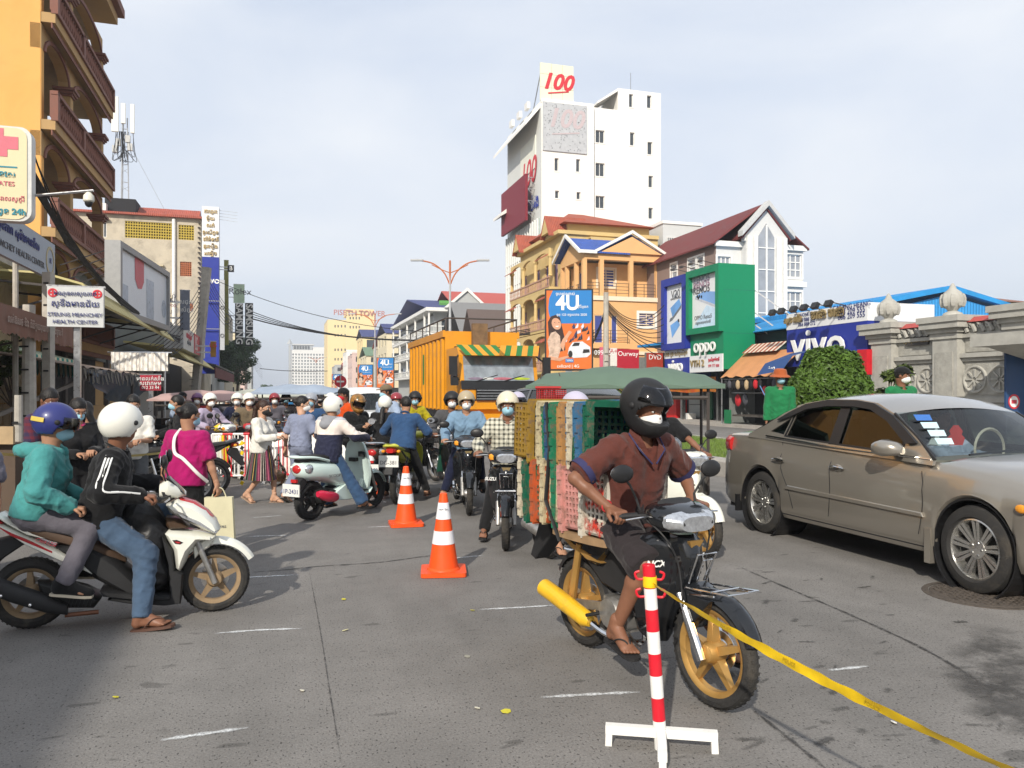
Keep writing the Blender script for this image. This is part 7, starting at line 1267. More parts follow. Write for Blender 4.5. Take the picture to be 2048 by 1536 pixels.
# ------------------------------------------------------------------ cars
def glass_mat(name,tint,rough=.02):
 if name in MATS:return MATS[name]
 m=bpy.data.materials.new(name);m.use_nodes=True;MATS[name]=m;nt=m.node_tree;nt.nodes.remove(nt.nodes['Principled BSDF']);o=nt.nodes['Material Output']
 t=nt.nodes.new('ShaderNodeBsdfTransparent');t.inputs[0].default_value=(*tint,1);g=nt.nodes.new('ShaderNodeBsdfGlossy');g.inputs['Roughness'].default_value=rough;f=nt.nodes.new('ShaderNodeFresnel');f.inputs[0].default_value=1.55;x=nt.nodes.new('ShaderNodeMixShader')
 nt.links.new(f.outputs[0],x.inputs[0]);nt.links.new(t.outputs[0],x.inputs[1]);nt.links.new(g.outputs[0],x.inputs[2]);nt.links.new(x.outputs[0],o.inputs[0]);return m
M_TINT=glass_mat('tinted_glass',(.11,.14,.14));M_WSHIELD=glass_mat('windscreen_glass',(.62,.68,.68));M_CHAMP=mat('champagne_paint',(.295,.27,.23),.28,metal=.55,var=0,coat=1.0,spec=.5);M_TRIM=mat('black_trim',(.014,.014,.015),.35,var=.1);M_INTER=mat('beige_interior',(.25,.235,.2),.8,var=.15);M_ALLOY=mat('alloy_wheel',(.62,.61,.58),.25,metal=.9,var=.12,scale=12)
def car_wheel(g,name,x,y,side,r=.325,w=.2,ro=.225):
 h=w/2;t=MB().lathe([(ro,-h*.8),(ro+.015,-h),(r-.04,-h*.98),(r-.012,-h*.82),(r,-h*.5),(r,h*.5),(r-.012,h*.82),(r-.04,h*.98),(ro+.015,h),(ro,h*.8)],44,(0,0,0),'Y',False).smooth().obj(name,M_TYRE,g,(x,y,r));s=side
 MB().lathe([(ro+.004,s*h*.8),(ro-.01,s*h*.85),(ro-.02,s*h*.6),(ro-.035,0),(ro-.035,-s*h*.7)],40,(0,0,0),'Y',False).smooth().obj('rim',M_ALLOY,t);MB().lathe([(.001,s*.01),(ro-.03,s*.0),(ro-.03,-s*.02),(.001,-s*.02)],30,(0,0,0),'Y',False).obj('brake',M_BRAKE,t)
 for i in range(9):
  a=2*math.pi*i/9+.16;c,q=math.cos(a),math.sin(a);k=lambda rr,tt,yy:(rr*c-tt*q,s*yy,rr*q+tt*c)
  for e in(-1,1):
   v=[k(.05,e*.011-.010,.05),k(.05,e*.011+.010,.05),k(ro-.012,e*.020+.014,.075),k(ro-.012,e*.020-.014,.075),k(.05,e*.011-.010,.02),k(.05,e*.011+.010,.02),k(ro-.012,e*.020+.014,.03),k(ro-.012,e*.020-.014,.03)];MB().add(v,[(0,1,2,3),(4,7,6,5),(0,4,5,1),(1,5,6,2),(2,6,7,3),(3,7,4,0)]).obj('spoke',M_ALLOY,t)
 MB().lathe([(.075,s*.03),(.07,s*.055),(.03,s*.062),(.001,s*.064)],20,(0,0,0),'Y').smooth().obj('hub',M_ALLOY,t)
 for i in range(5):a=2*math.pi*i/5;MB().lathe([(.009,s*.05),(.009,s*.066)],8,(.048*math.cos(a),0,.048*math.sin(a)),'Y').obj('wheel_nut',M_STEEL,t)
def sedan(label,loc,head,paint,detail=True,kz=1.0,group=None,suv=False,name='car',cat='car'):
 g=thing(name,label,cat,loc,head,group);fx,rx,ra=1.36,-1.36,.365;xs=sorted(set(np.round(np.concatenate([np.linspace(-2.3,2.42,60),fx+ra*np.sin(np.linspace(-1.57,1.57,15)),rx+ra*np.sin(np.linspace(-1.57,1.57,15))]),3)))
 ip=lambda x,t:float(np.interp(x,[a for a,_ in t],[b for _,b in t]));K=lambda z:z*kz
 Wt=[(-2.3,.70),(-2.22,.78),(-2.05,.85),(-1.4,.895),(0,.90),(1.4,.895),(1.95,.85),(2.2,.77),(2.36,.62),(2.42,.5)];sh=[(-2.3,.90),(-2.2,1.0),(-1.5,1.02),(-.8,.985),(.9,.93),(1.5,.88),(2.1,.77),(2.42,.62)];tp=[(-2.3,.93),(-2.2,1.04),(-1.7,1.075),(-1.5,1.08),(-1.4,.7),(.9,.7),(1.02,.985),(1.5,.95),(2.1,.83),(2.3,.72),(2.42,.62)];lo=[(-2.3,.36),(-2.15,.25),(-1.7,.22),(1.8,.22),(2.3,.22),(2.42,.3)]
 if suv:sh=[(a,b+.06 if a<1 else b+.04)for a,b in sh]
 rings=[]
 for x in xs:
  W=ip(x,Wt);zl=ip(x,lo)
  for c in(fx,rx):
   if abs(x-c)<ra:zl=max(zl,.325+math.sqrt(max(ra*ra-(x-c)**2,0)))
  zs,zt=ip(x,sh),ip(x,tp);half=[]
  base=[(W*.94,zl),(W*.985,max(zl+.02,.30)),(W,max(zl+.035,.5)),(W*.995,max(zl+.05,.66)),(W*.975,max(zl+.065,min(.82,zs-.05))),(W*.93,zs-.005),(W*.90,zs+.012 if zt>.8 else zs),(W*.62,(zt*.75+zs*.25)if zt>.8 else .7),(W*.3,zt-.008),(0,zt)]
  for y,z in base:half.append((x,y,K(z)))
  rings.append([(p[0],-p[1],p[2])for p in half]+[p for p in half[-2::-1]])
 mb=MB();mb.loft(rings,False,False);n=len(rings[0])
 for k in(0,len(rings)-1):mb.f.append(tuple(k*n+j for j in range(n))if k else tuple(k*n+j for j in range(n))[::-1])
 mb.smooth().obj('body',paint,g)
 for c in(fx,rx):
  for s in(-1,1):MB().lathe([(ra-.004,s*.50),(ra-.004,s*.872),(ra+.012,s*.876)],32,(c,0,K(.325)),'Y',False).obj('wheel_arch',M_TRIM,g);MB().lathe([(.001,0),(ra,0)],24,(c,s*.52,K(.325)),'Y',False).obj('arch_liner',M_TRIM,g)
 MB().bb(-2.1,2.2,-.78,.78,.2,.3).obj('floor_pan',M_TRIM,g)
 # greenhouse
 zb=.985;tl=.44;top=1.40+(.12 if suv else 0)
 out=[(.98,.94),(.72,1.12),(.42,1.29),(.16,1.385),(-.1,1.415),(-.5,1.415),(-.85,1.375),(-1.15,1.27),(-1.42,1.13),(-1.66,1.03)]if not suv else[(.98,.97),(.72,1.15),(.42,1.36),(.2,1.49),(-.1,1.53),(-.9,1.53),(-1.7,1.5),(-1.95,1.4),(-2.1,1.08)]
 out=out+([(-1.66,1.0),(-.8,.97),(.98,.91)]if not suv else[(-2.1,1.03),(-.8,1.0),(.98,.94)])
 if not suv:wins=[[(.62,.985),(.60,1.08),(.36,1.25),(.13,1.345),(-.12,1.375),(-.20,1.375),(-.20,1.01)],[(-.28,1.015),(-.28,1.375),(-.5,1.37),(-.78,1.33),(-.96,1.25),(-1.0,1.045)],[(-1.04,1.05),(-1.0,1.23),(-1.1,1.17),(-1.28,1.075)]]
 else:wins=[[(.62,1.0),(.60,1.12),(.36,1.33),(.15,1.45),(-.20,1.48),(-.20,1.03)],[(-.28,1.03),(-.28,1.48),(-.98,1.48),(-1.0,1.05)],[(-1.06,1.05),(-1.06,1.48),(-1.68,1.45),(-1.9,1.35),(-1.95,1.1)]]
 for s in(-1,1):
  P0=Vector((0,s*(.845+tl*zb),0));u,v=Vector((1,0,0)),Vector((0,-s*tl,1));KK=lambda L:[(a,K(b))for a,b in L];v=Vector((0,-s*tl/kz,1))
  fr=MB().prism(KK(out),P0,u,v,(0,-s*.03,0),[KK(w)for w in wins]).obj('pillar_frame',paint,g)
  for w in wins:MB().add([P0+u*a+v*K(b)+Vector((0,-s*.018,0))for a,b in w],[tuple(range(len(w)))]).obj('side_window',M_TINT,g)
  if detail:
   cx=lambda w,e:[(a+e*((a>0)-(a<-5)),b)for a,b in w]
   for w in wins[:2]:
    o2=[Vector(q)for q in w];c=sum(o2,Vector((0,0)))/len(o2);MB().prism(KK([tuple(c+(q-c)*1.06)for q in o2]),P0+Vector((0,s*.003,0)),u,v,(0,-s*.006,0),[KK([tuple(c+(q-c)*.985)for q in o2])]).obj('window_seal',M_TRIM,g)
   vis=[(.78,1.075),(.42,1.285),(.14,1.385),(-.1,1.41),(-.5,1.41),(-.82,1.365),(-1.04,1.28),(-1.2,1.2),(-1.16,1.19),(-.98,1.24),(-.78,1.315),(-.5,1.35),(-.1,1.352),(.12,1.33),(.37,1.235),(.66,1.06)];MB().prism(KK(vis),P0+Vector((0,s*.035,0)),u,v,(0,-s*.02,0)).obj('rain_visor',M_TRIM,g);MB().prism(KK([(-.17,1.0),(-.31,1.0),(-.31,1.39),(-.18,1.39)]),P0+Vector((0,s*.004,0)),u,v,(0,-s*.006,0)).obj('pillar_trim',M_TRIM,g)
 def yy(z):return .845-tl*(z-zb)
 rx0=-.95 if not suv else -1.9;pr=[(a,b)for a,b in out if b>1.26 and a>rx0-.3];rings=[]
 for a,b in sorted(pr,reverse=True):rings.append([(a,k*yy(b),K(b+.055*(1-k*k)))for k in np.linspace(-1,1,11)])
 MB().loft(rings,False,False).smooth().obj('roof',paint,g)
 def screen(nm,x0,z0,x1,z1,m,bow):
  R_=[]
  for j in range(6):t=j/5;x,z=x0+(x1-x0)*t,z0+(z1-z0)*t;R_.append([(x+bow*(1-k*k),k*yy(z),K(z+.03*(1-k*k)*t))for k in np.linspace(-1,1,9)])
  return MB().loft(R_,False,False).smooth().obj(nm,m,g)
 if not suv:screen('windscreen',.97,.95,.40,1.305,M_WSHIELD,.12);screen('rear_window',-1.64,1.04,-1.12,1.285,M_TINT,-.1)
 else:screen('windscreen',.97,.98,.40,1.38,M_WSHIELD,.12);screen('rear_window',-2.1,1.08,-1.93,1.42,M_TINT,-.05)
 for s in(-1,1):
  car_wheel(g,'front_wheel',fx,s*.775,s);car_wheel(g,'rear_wheel',rx,s*.775,s)
  m=hull(MB(),[(.50,s*.97,K(1.02),.09,.055),(.58,s*.98,K(1.025),.105,.07),(.68,s*.965,K(1.02),.08,.055),(.73,s*.94,K(1.01),.03,.03)],14,2.8).smooth().obj('mirror',paint,g);MB().bar((.62,s*.82,K(.98)),(.62,s*.92,K(1.0)),.06,.04).obj('mirror_arm',M_TRIM,m)
  for x in(-.12,-1.02):MB().tube([(x-.1,s*.905,K(.80)),(x-.02,s*.915,K(.81)),(x+.1,s*.905,K(.80))],[.01,.018,.01],8,True,.6).smooth().obj('door_handle',M_CHROME,g);MB().ell((x,s*.887,K(.795)),(.06,.012,.035),12,6).smooth().obj('handle_cup',M_TRIM if not detail else paint,g)
  MB().pillow([(.92,K(.50)),(.9,K(.535)),(-.85,K(.56)),(-.9,K(.52))],.02,.6,.008,s*.905).smooth().obj('side_moulding',paint,g)
  for cv in([(.88,.86),(.9,.6),(.86,.36)],[(-.24,.93),(-.22,.6),(-.24,.34)],[(-1.02,.98),(-.98,.72),(-.86,.52),(-.78,.34)]):MB().tube([(a,s*(ip(a,Wt)*(1.001 if b<.75 else .985 if b<.88 else .94)+.0),K(b))for a,b in[(q.x,q.y)for q in crom(cv,5)]],.003,5).obj('door_seam',M_TRIM,g)
  MB().tube([(.95,s*.90,K(.27)),(-.95,s*.90,K(.27))],.006,5).obj('sill_line',M_TRIM,g);MB().bb(fx-ra-.07,fx-ra-.01,s*.72,s*.905,.15,.42).obj('mud_flap',paint,g);MB().bb(rx-ra-.1,rx-ra-.06,s*.74,s*.90,.18,.36).obj('mud_flap',M_TRIM,g)
  hull(MB(),[(-2.28,s*.56,K(.88),.14,.07),(-2.12,s*.70,K(.90),.14,.10),(-2.0,s*.76,K(.90),.10,.08)],12,3).smooth().obj('tail_lamp',M_TAIL,g);hull(MB(),[(2.3,s*.52,K(.66),.14,.06),(2.1,s*.66,K(.70),.14,.09),(1.9,s*.76,K(.74),.08,.05)],12,3).smooth().obj('headlamp',M_LENS,g)
  MB().ell((1.78,s*.885,K(.68)),(.05,.014,.03),10,6).obj('side_repeater',M_AMB,g)
 for x,yv in((.18,-.36),(.18,.36),(-.75,-.36),(-.75,.36)):
  st=hull(MB(),[(x-.34,yv,.62,.2,.08),(x+.1,yv,.6,.22,.09)],10,4).obj('seat',M_INTER,g);MB().box((x-.36,yv,.92),(.12,.44,.62),ry=-.25).box((x-.44,yv,1.27),(.09,.25,.16),ry=-.2).obj('seat_back',M_INTER,st)
 hull(MB(),[(.55,0,.84,.7,.1),(.8,0,.88,.74,.09),(1.0,0,.9,.7,.05)],14,4).obj('dashboard',M_INTER if detail else M_TRIM,g);MB().lathe([(.16,0),(.175,.014),(.19,0),(.175,-.014)],24,(.42,.36,.98),'X',False).obj('steering_wheel',mat('steering_cream',(.5,.46,.36),.5),g)
 if detail:
  for i in range(4):t=.80-i*.17;x,z=.97+(.40-.97)*t,.95+(1.305-.95)*t;k=-.80+.0*i;y=k*yy(z);MB().add([(x+.055,y-.04,K(z)+.012),(x+.085,y+.1,K(z)+.012),(x+.055,y+.1,K(z)+.06),(x+.015,y-.04,K(z)+.06)],[(0,1,2,3)]).obj('windscreen_sticker',mat('sticker',(.45,.62,.68)if i else hexc('3a6ab0'),.6,var=.1)if i else mat('sticker_blue',hexc('3a6ab0'),.6),g)
  MB().prism([(-.06,0),(.06,0),(.08,.06),(.05,.09),(.06,.12),(.02,.17),(-.02,.17),(-.06,.12),(-.05,.09),(-.08,.06)],(.55,-.18,1.03),(.2,1,0),(0,0,1),(.01,0,0)).obj('ornament',mat('ornament_red',hexc('d03a34'),.5),g);MB().prism([(-.07,0),(.05,0),(.01,.16)],(.56,-.42,1.03),(.2,1,0),(0,0,1),(.01,0,0)).obj('ornament',mat('ornament_white',(.6,.66,.66),.5),g)
  for a in((.99,-.5,.15),(1.02,.3,.15)):MB().bar((a[0],a[1],K(.985)),(a[0]-.1,a[1]+.6,K(1.005)),.015).obj('wiper',M_TRIM,g)
  for sx in(-1,1):MB().tube([(.97,sx*.835,K(.955)),(.72,sx*.775,K(1.12)),(.40,sx*.705,K(1.30))],.012,6).obj('windscreen_seal',M_TRIM,g)
  MB().tube([(.95,-.86,K(.955)),(-.3,-.868,K(.985)),(-1.3,-.85,K(1.03))],.008,6).obj('belt_chrome',M_CHROME,g)
 return g
cr,cf=gnd(1542,1066),gnd(1962,1184);chd=math.atan2(cf.y-cr.y,cf.x-cr.x);cl=Vector((-math.sin(chd),math.cos(chd),0));cm=(cr+cf)/2+cl*.80
CAR_LOC,CAR_HD=Vector((cm.x,cm.y,0)),chd
sedan('champagne brown sedan passing on the right',CAR_LOC,chd,M_CHAMP).scale=(1.035,1.05,1.095)
q=at(1150,785,14.6);sedan('dark grey sport utility car waiting behind the crates',(q.x+.15,14.8,0),R(-68),mat('grey_paint',(.12,.125,.13),.25,metal=.5,coat=.6,var=.05),False,1.13,None,True)
q=at(735,785,24);sedan('white sport utility car stuck in the crowd',(q.x,24.0,0),R(-60),mat('white_car_paint',(.72,.72,.70),.25,coat=.5,var=.03),False,1.13,None,True)
q=RT(7.5,14.6);sedan('maroon van-like car on the far carriageway at the right edge',(q.x+.3,q.y+.6,0),R(110),mat('maroon_paint',(.16,.035,.035),.4,coat=.3,var=.1),False,1.2,None,True)
# ------------------------------------------------------------------ yellow truck
def truck():
 s0,tc=0,6.4;p=at(1000,785,23.4);hd=math.atan2(-CS,SN);g=thing('dump_truck','big yellow dump truck with a striped sun visor stuck in traffic','truck',(p.x,p.y,0),hd);M_TY=mat('truck_yellow',hexc('f0a21c',.72),.4,var=.1,scale=2,dirt=(.25,.14,.03),dscale=1.5,damt=.35,coat=.2);M_TG=mat('truck_green',hexc('2f7a3c',.8),.5,var=.05);w=1.22
 # local x forward is towards the viewer; cab front at x=0
 sec=[(-2.0,.9),(-.12,.9),(0,1.1),(-.05,1.95),(-.25,2.75),(-.5,3.0),(-2.0,3.0)]
 MB().prism([(a,b)for a,b in sec],(0,-w,0),(1,0,0),(0,0,1),(0,2*w,0)).obj('cab',M_TY,g)
 MB().add([(-.025,-w+.12,1.98),(-.025,w-.12,1.98),(-.225,w-.12,2.72),(-.225,-w+.12,2.72)],[(0,1,2,3)]).obj('windscreen',mat('truck_glass',(.30,.33,.35),.06,metal=.35,var=.5,scale=3,spec=.9),g)  # pale grey base puts the sky's reflection into the glass colour
 MB().add([(.01,-w+.02,1.72),(.01,w-.02,1.72),(-.03,w-.02,1.98),(-.03,-w+.02,1.98)],[(0,1,2,3)]).obj('wiper_panel',M_TRIM,g)
 for y in(-.7,.15):MB().bar((.0,y,1.97),(-.08,y+.65,2.15),.025).obj('wiper',M_BLKM,g)
 for i,(y,c,m_)in enumerate(((.7,'b8c83a',.25),(.1,'c0707e',.3),(-.35,'d8d8d4',.16),(-.75,'8a7a8c',.22))):hull(MB(),[(-.12,y-m_,2.05,.03,.05),(-.12,y,2.1,.06,.09),(-.12,y+m_,2.04,.03,.04)],8).obj('dashboard_cloth',mat('dash_'+c,hexc(c,.8),.8),g)if 0 else MB().ell((-.05,y,2.03),(.03,m_*1.2,.05),10,6).obj('dashboard_cloth',mat('dash_'+c,hexc(c,.8),.8,var=.3),g)
 # visor with green and yellow stripes
 n=14;y0=-w-.02
 for i in range(n):
  a,b=-w-.02+2*(w+.02)*i/n,-w-.02+2*(w+.02)*(i+1)/n;k=.2 if i<n/2 else -.2;MB().add([(.28,a+k*.6,2.72),(.28,b+k*.6,2.72),(-.2,b-k*.4,3.06),(-.2,a-k*.4,3.06)],[(0,1,2,3)]).obj('visor_stripe',M_TG if i%2==0 else M_TY,g)
 MB().box((.02,0,1.55),(.1,1.5,.34)).obj('grille',M_TRIM,g)
 for i in range(4):MB().box((.075,0,1.43+i*.085),(.03,1.48,.025)).obj('grille_bar',M_STEEL,g)
 MB().box((.05,0,1.22),(.12,2.42,.2)).obj('lower_panel',M_TY,g);bm=MB().box((.1,0,.78),(.34,2.5,.4)).obj('bumper',M_TY,g)
 for s in(-1,1):MB().box((.24,s*.9,.82),(.08,.4,.2)).obj('headlamp',M_LENS,bm)
 for s in(-1,1):
  m=MB().bar((-.3,s*w,2.75),(.05,s*(w+.22),2.5),.04).bar((-.2,s*w,2.0),(.05,s*(w+.22),2.1),.04).obj('mirror',M_BLKM,g);MB().box((.08,s*(w+.24),2.42),(.1,.24,.55)).box((.08,s*(w+.2),1.95),(.1,.22,.24)).obj('mirror_shell',M_BLACK,m)
  MB().add([(-.35,s*(w+.004),1.9),(-1.4,s*(w+.004),1.9),(-1.4,s*(w+.004),2.7),(-.55,s*(w+.004),2.7)],[(0,1,2,3)]).obj('side_window',M_GLASS_D,g)
  # cargo box with pressed ribs
 bx0,bx1,zb,zt=-2.2,-9.2,.95,3.62;MB().bb(bx1,bx0,-w,w,zb,zt).obj('cargo_box',M_TY,g)
 for s in(-1,1):
  for i in range(10):x=bx0-.35-i*.69;MB().prism([(0,0),(.32,0),(.26,.07),(.06,.07)],(x-.16,s*(w+.001),zb+.12),(1,0,0),(0,s,0),(0,0,zt-zb-.36)).obj('rib',M_TY,g)
  MB().bb(bx1,bx0,s*w,s*(w+.08),zt-.2,zt+.02).obj('top_rail',M_TY,g);MB().bb(bx1,bx0,s*w,s*(w+.06),zb-.1,zb+.08).obj('bottom_rail',M_TRIM,g)
  MB().tube([(bx0,s*w*.98,zt+.42),(bx1,s*w*.98,zt+.42)],.03,6).obj('guard_rail',M_IRON,g)
  for i in range(6):x=bx0-i*1.4;MB().tube([(x,s*w*.98,zt),(x,s*w*.98,zt+.42)],.025,5).obj('rail_post',M_IRON,g)
 MB().tube([(bx0,-w,zt+.42),(bx0,w,zt+.42)],.03,6).obj('guard_rail',M_IRON,g);MB().bb(bx0+.001,bx0+.05,-w+.3,w-.3,zt-.62,zt-.5).obj('vent_slot',M_DARK,g);MB().box((bx0+.12,-.1,zt-.1),(.2,.5,.7)).obj('ram',mat('rusty_ram',(.16,.1,.05),.7,var=.4),g);MB().box((-5.6,-w-.09,2.45),(.12,.03,1.1)).obj('marking',M_TG,g)
 MB().bb(bx1,-.4,-.5,.5,.6,.95).obj('chassis',M_TRIM,g)
 for x in(-1.0,-6.6,-7.8):
  for s in(-1,1):t=MB().lathe([(.26,-.15),(.48,-.16),(.52,-.1),(.52,.1),(.48,.16),(.26,.15)],28,(0,0,0),'Y',False).smooth().obj('wheel',M_TYRE,g,(x,s*(w-.18),.52));MB().lathe([(.001,s*.1),(.1,s*.12),(.24,s*.05),(.27,s*.14)],20,(0,0,0),'Y',False).obj('rim',M_TY,t)
 for i in range(6):MB().box((-3.0-i*.5,-w+.1,.62),(.3,.3,.5)).obj('side_tank',M_TRIM,g)
truck()
# ------------------------------------------------------------------ three-wheeled taxis (canopied trailers)
def tuktuk(label,p,hd,L,W,z0,zt,canm,body,group=None,basket=False,posts=M_IRON):
 g=thing('canopied_trailer',label,'tuk-tuk',p,hd,group);rings=[]
 for i in range(13):
  t=i/12;x=-L/2+L*t;e=math.sin(math.pi*t)**.38;z=z0+(zt-z0)*e;rings.append([(x,k*W/2,z0+(z-z0)*(1-abs(k)**3.2)+.02*math.sin(i*1.7))for k in np.linspace(-1,1,11)]+[(x,k*W/2,z0+(z-z0)*(1-abs(k)**3.2)-.035)for k in np.linspace(1,-1,11)])
 MB().loft(rings).smooth().obj('canopy',canm,g)
 for x in(-L*.42,L*.42):
  for s in(-1,1):MB().tube([(x,s*W*.44,.45),(x,s*W*.44,z0+.02)],.02,6).obj('post',posts,g)
 MB().bb(-L*.42,L*.42,-W*.44,W*.44,.42,.5).obj('floor',body,g);MB().bb(-L*.42,-L*.36,-W*.44,W*.44,.5,1.0).obj('seat_back',body,g);MB().bb(-L*.38,-L*.14,-W*.42,W*.42,.5,.72).obj('seat',M_SEAT,g);MB().bb(L*.36,L*.42,-W*.44,W*.44,.5,.95).obj('front_panel',body,g)
 for s in(-1,1):MB().bb(-L*.42,L*.1,s*W*.43,s*W*.46,.5,.85).obj('side_panel',body,g);wheel(g,'wheel',-L*.1,.26,.26,.1,'5',M_ALU).location.y=s*W*.5
 MB().tube([(-L*.42,-W*.44,z0-.14),(L*.42,-W*.44,z0-.14)],.025,6).tube([(-L*.42,W*.44,z0-.14),(L*.42,W*.44,z0-.14)],.025,6).obj('roof_rail',posts,g)
 return g
M_GCAN=mat('green_canvas',hexc('667c6c',.75),.7,var=.12,scale=5,dirt=(.1,.15,.11),dscale=3,damt=.3);M_PCAN=mat('pink_canvas',hexc('c0a09a',.8),.75,var=.1);M_WCAN=mat('pale_canvas',hexc('c8cabc',.8),.75,var=.1);M_BCAN=mat('blue_white_canvas',hexc('a4b2c4',.75),.7,var=.15,scale=3)
TK=Vector((at(1250,785,9.6).x,9.6,0));tuktuk('tuk-tuk trailer with a faded green canopy behind the crates',TK,R(-10),2.28,1.35,1.70,1.93,M_GCAN,mat('dark_trailer',(.05,.045,.04),.5))
gb=thing('hanging_basket','red wire basket hanging under the green canopy','basket',at(1102,792,9.2));bk=MB()
for i in range(9):z=-.1+.022*i;bk.tube([(-.17,-.12,z),(.17,-.12,z),(.17,.12,z),(-.17,.12,z),(-.17,-.12,z)],.005,4)
for i in range(13):x=-.17+.34*i/12;bk.bar((x,-.12,-.1),(x,-.12,.1),.006).bar((x,.12,-.1),(x,.12,.1),.006)
bk.obj('mesh',mat('red_wire',hexc('b02c2c',.9),.5),gb)['kind']='stuff';MB().bb(-.19,.19,-.14,.14,.09,.115).obj('rim',mat('red_wire',(.5,.05,.05),.5),gb)
for s in(-1,1):MB().tube([(s*.15,0,.1),(s*.1,.1,.28)],.006,5).obj('hanger',M_IRON,gb)
def tk(x,y,Y,L,cm_,lab,hd):p=at(x,785,Y);z=CAMH+(HOR-y)/FPX*Y;tuktuk(lab,(p.x,Y,0),hd,L,1.35,z-.22,z,cm_,M_TRIM,'tuk-tuks in the traffic jam')
tk(413,781,19.0,2.3,M_PCAN,'tuk-tuk with a dusty pink canopy at the left',R(-8));tk(520,779,23,2.3,M_WCAN,'tuk-tuk with a pale canopy behind the women walking',R(-14));tk(598,769,20,2.3,M_BCAN,'tuk-tuk with a blue and white canopy in the crowd',R(12));tk(660,780,26,2.4,M_WCAN,'tuk-tuk with a pale canopy beside the white car',R(-20));tk(560,776,34,2.6,M_PCAN,'far tuk-tuk with a pinkish canopy',R(-70));tk(610,775,44,2.6,M_WCAN,'farthest tuk-tuk with a pale canopy',R(-70))
# ------------------------------------------------------------------ cones, post, tape, barrier
M_CONE=mat('cone_orange',(.80,.085,.012),.45,var=.08,scale=6,dirt=(.45,.08,.03),dscale=7,damt=.35);M_REFL=mat('cone_white',(.74,.74,.76),.4,var=.06)
def cone(label,p,rz=0,h=.72,txt=True):
 g=thing('traffic_cone',label,'traffic cone',p,rz,'orange and white traffic cones');b=[(-.2,-.2),(.2,-.2),(.2,.2),(-.2,.2)];r=.035;poly=[]
 for cx,cy,a0 in((.165,-.165,-90),(.165,.165,0),(-.165,.165,90),(-.165,-.165,180)):poly+=[(cx+r*math.cos(R(a0+k*30)),cy+r*math.sin(R(a0+k*30)))for k in range(4)]
 MB().prism(poly,(0,0,.004),(1,0,0),(0,1,0),(0,0,.035)).obj('base',M_CONE,g);f=lambda z:.135+(.032-.135)*(z-.04)/(h-.04)
 MB().lathe([(.15,.039),(.145,.05),(f(.06),.06),(f(h-.005),h-.005),(.02,h)],28).smooth().obj('cone',M_CONE,g)
 for z0,z1 in((.27,.385),(.49,.635)):bnd=MB().lathe([(f(z0)+.001,z0),(f(z0)+.003,z0),(f(z1)+.003,z1),(f(z1)+.001,z1)],28,cap=False).smooth().obj('reflective_band',M_REFL,g)
 if txt:text('Hun Sen',g,(0,-f(.58)-.006,.58),.026,M_GREYT,ext=.001)
 for k in range(4):a=R(45+90*k);MB().box((.17*math.cos(a),.17*math.sin(a),.004),(.05,.05,.008)).obj('foot',M_CONE,g)
cone('nearest orange cone with two white bands in the open road',gnd(887,1146),.1);cone('second orange cone behind the nearest, before the lime motorcycle',gnd(812,1050),.25);cone('farthest orange cone half hidden behind the mint scooter',gnd(742,988),.4,.72,False)
M_RB=mat('barrier_red',(.62,.015,.03),.35,var=.08,dirt=(.4,.05,.05),dscale=10,damt=.3)
def bollard():
 p=gnd(1322,1497);g=thing('barrier_post','red and white striped post on a white cross foot in the foreground','post',p,R(-6));lean=Vector((-.052,0,.82));r=.029;zz=[.0,.13,.235,.335,.435,.535,.635,.73,.835];ax=lambda z:Vector((-.055*z/.82,0,z+.0))
 for i,(a,b)in enumerate(zip(zz,zz[1:])):MB().tube([ax(a),ax(b)],r,20).smooth().obj('band',M_RB if i%2 else M_WHITEP,g)
 MB().lathe([(.001,.835),(r*.9,.837),(r,.83)],20,(-.055,0,0)).obj('cap',M_RB,g)
 for d in((1,-.06),(-.06,-1)):
  d=Vector((*d,0));MB().bar(-d*.25+Vector((0,0,.075)),d*.25+Vector((0,0,.075)),.04,.04).obj('foot_bar',M_WHITEP,g)
  for s in(-1,1):MB().bar(d*s*.235+Vector((0,0,.056)),d*s*.237+Vector((0,0,0)),.034,.03).obj('foot',M_WHITEP,g)
 for s in(-1,1):
  for zc in(.77,.69):MB().tube(crom([ax(zc)+Vector((s*.025,0,0)),ax(zc)+Vector((s*.055,0,.0)),ax(zc)+Vector((s*.065,0,.025)),ax(zc)+Vector((s*.045,0,.035))],4),.006,6).obj('hook',M_RB,g)
 M_TAPE=mat('caution_tape',(.78,.52,.012),.4,var=.12,scale=20);top=p+Vector((-.045,-.005,.755));t=MB().lathe([(.031,.735),(.032,.745),(.032,.775),(.031,.785)],20,(-.05,0,0),cap=False).obj('tape_wrap',M_TAPE,g)
 e=at(2040,1548,2.15);pts=[];N=60
 for i in range(N+1):u=i/N;q=top.lerp(e,u);q.z-=.03*4*u*(1-u);pts.append(q)
 v,f=[],[]
 for i,q in enumerate(pts):
  d=(e-top).normalized();a=1.2+.8*math.sin(i*.12+1)+.25*math.sin(i*.9);w=.013+.008*min(1,i/10)+.002*math.sin(i*1.3);side=Vector((0,0,1));o2=d.cross(side).normalized();k=(side*math.cos(a*.35)+o2*math.sin(a*.35))*w
  v+=[q-k,q+o2*.004*math.sin(i*.7),q+k]
 for i in range(N):f+=[(i*3,i*3+3,i*3+4,i*3+1),(i*3+1,i*3+4,i*3+5,i*3+2)]
 o=pts[0];tp=MB().add([q-o for q in v],f).smooth().obj('caution_tape',M_TAPE,None,o);tag(tp,'twisted yellow caution tape stretched from the striped post to the right','tape')
 dd=(e-top).normalized();up=(Vector((0,0,1))-dd*dd.z).normalized()
 for u in(.3,.5,.72):text('POLICE',tp,(pts[int(u*N)]-o)+dd.cross(up)*.012+up*.008,.018,mat('tape_print',(.4,.25,.01),.6),dd,up,ext=.0005)
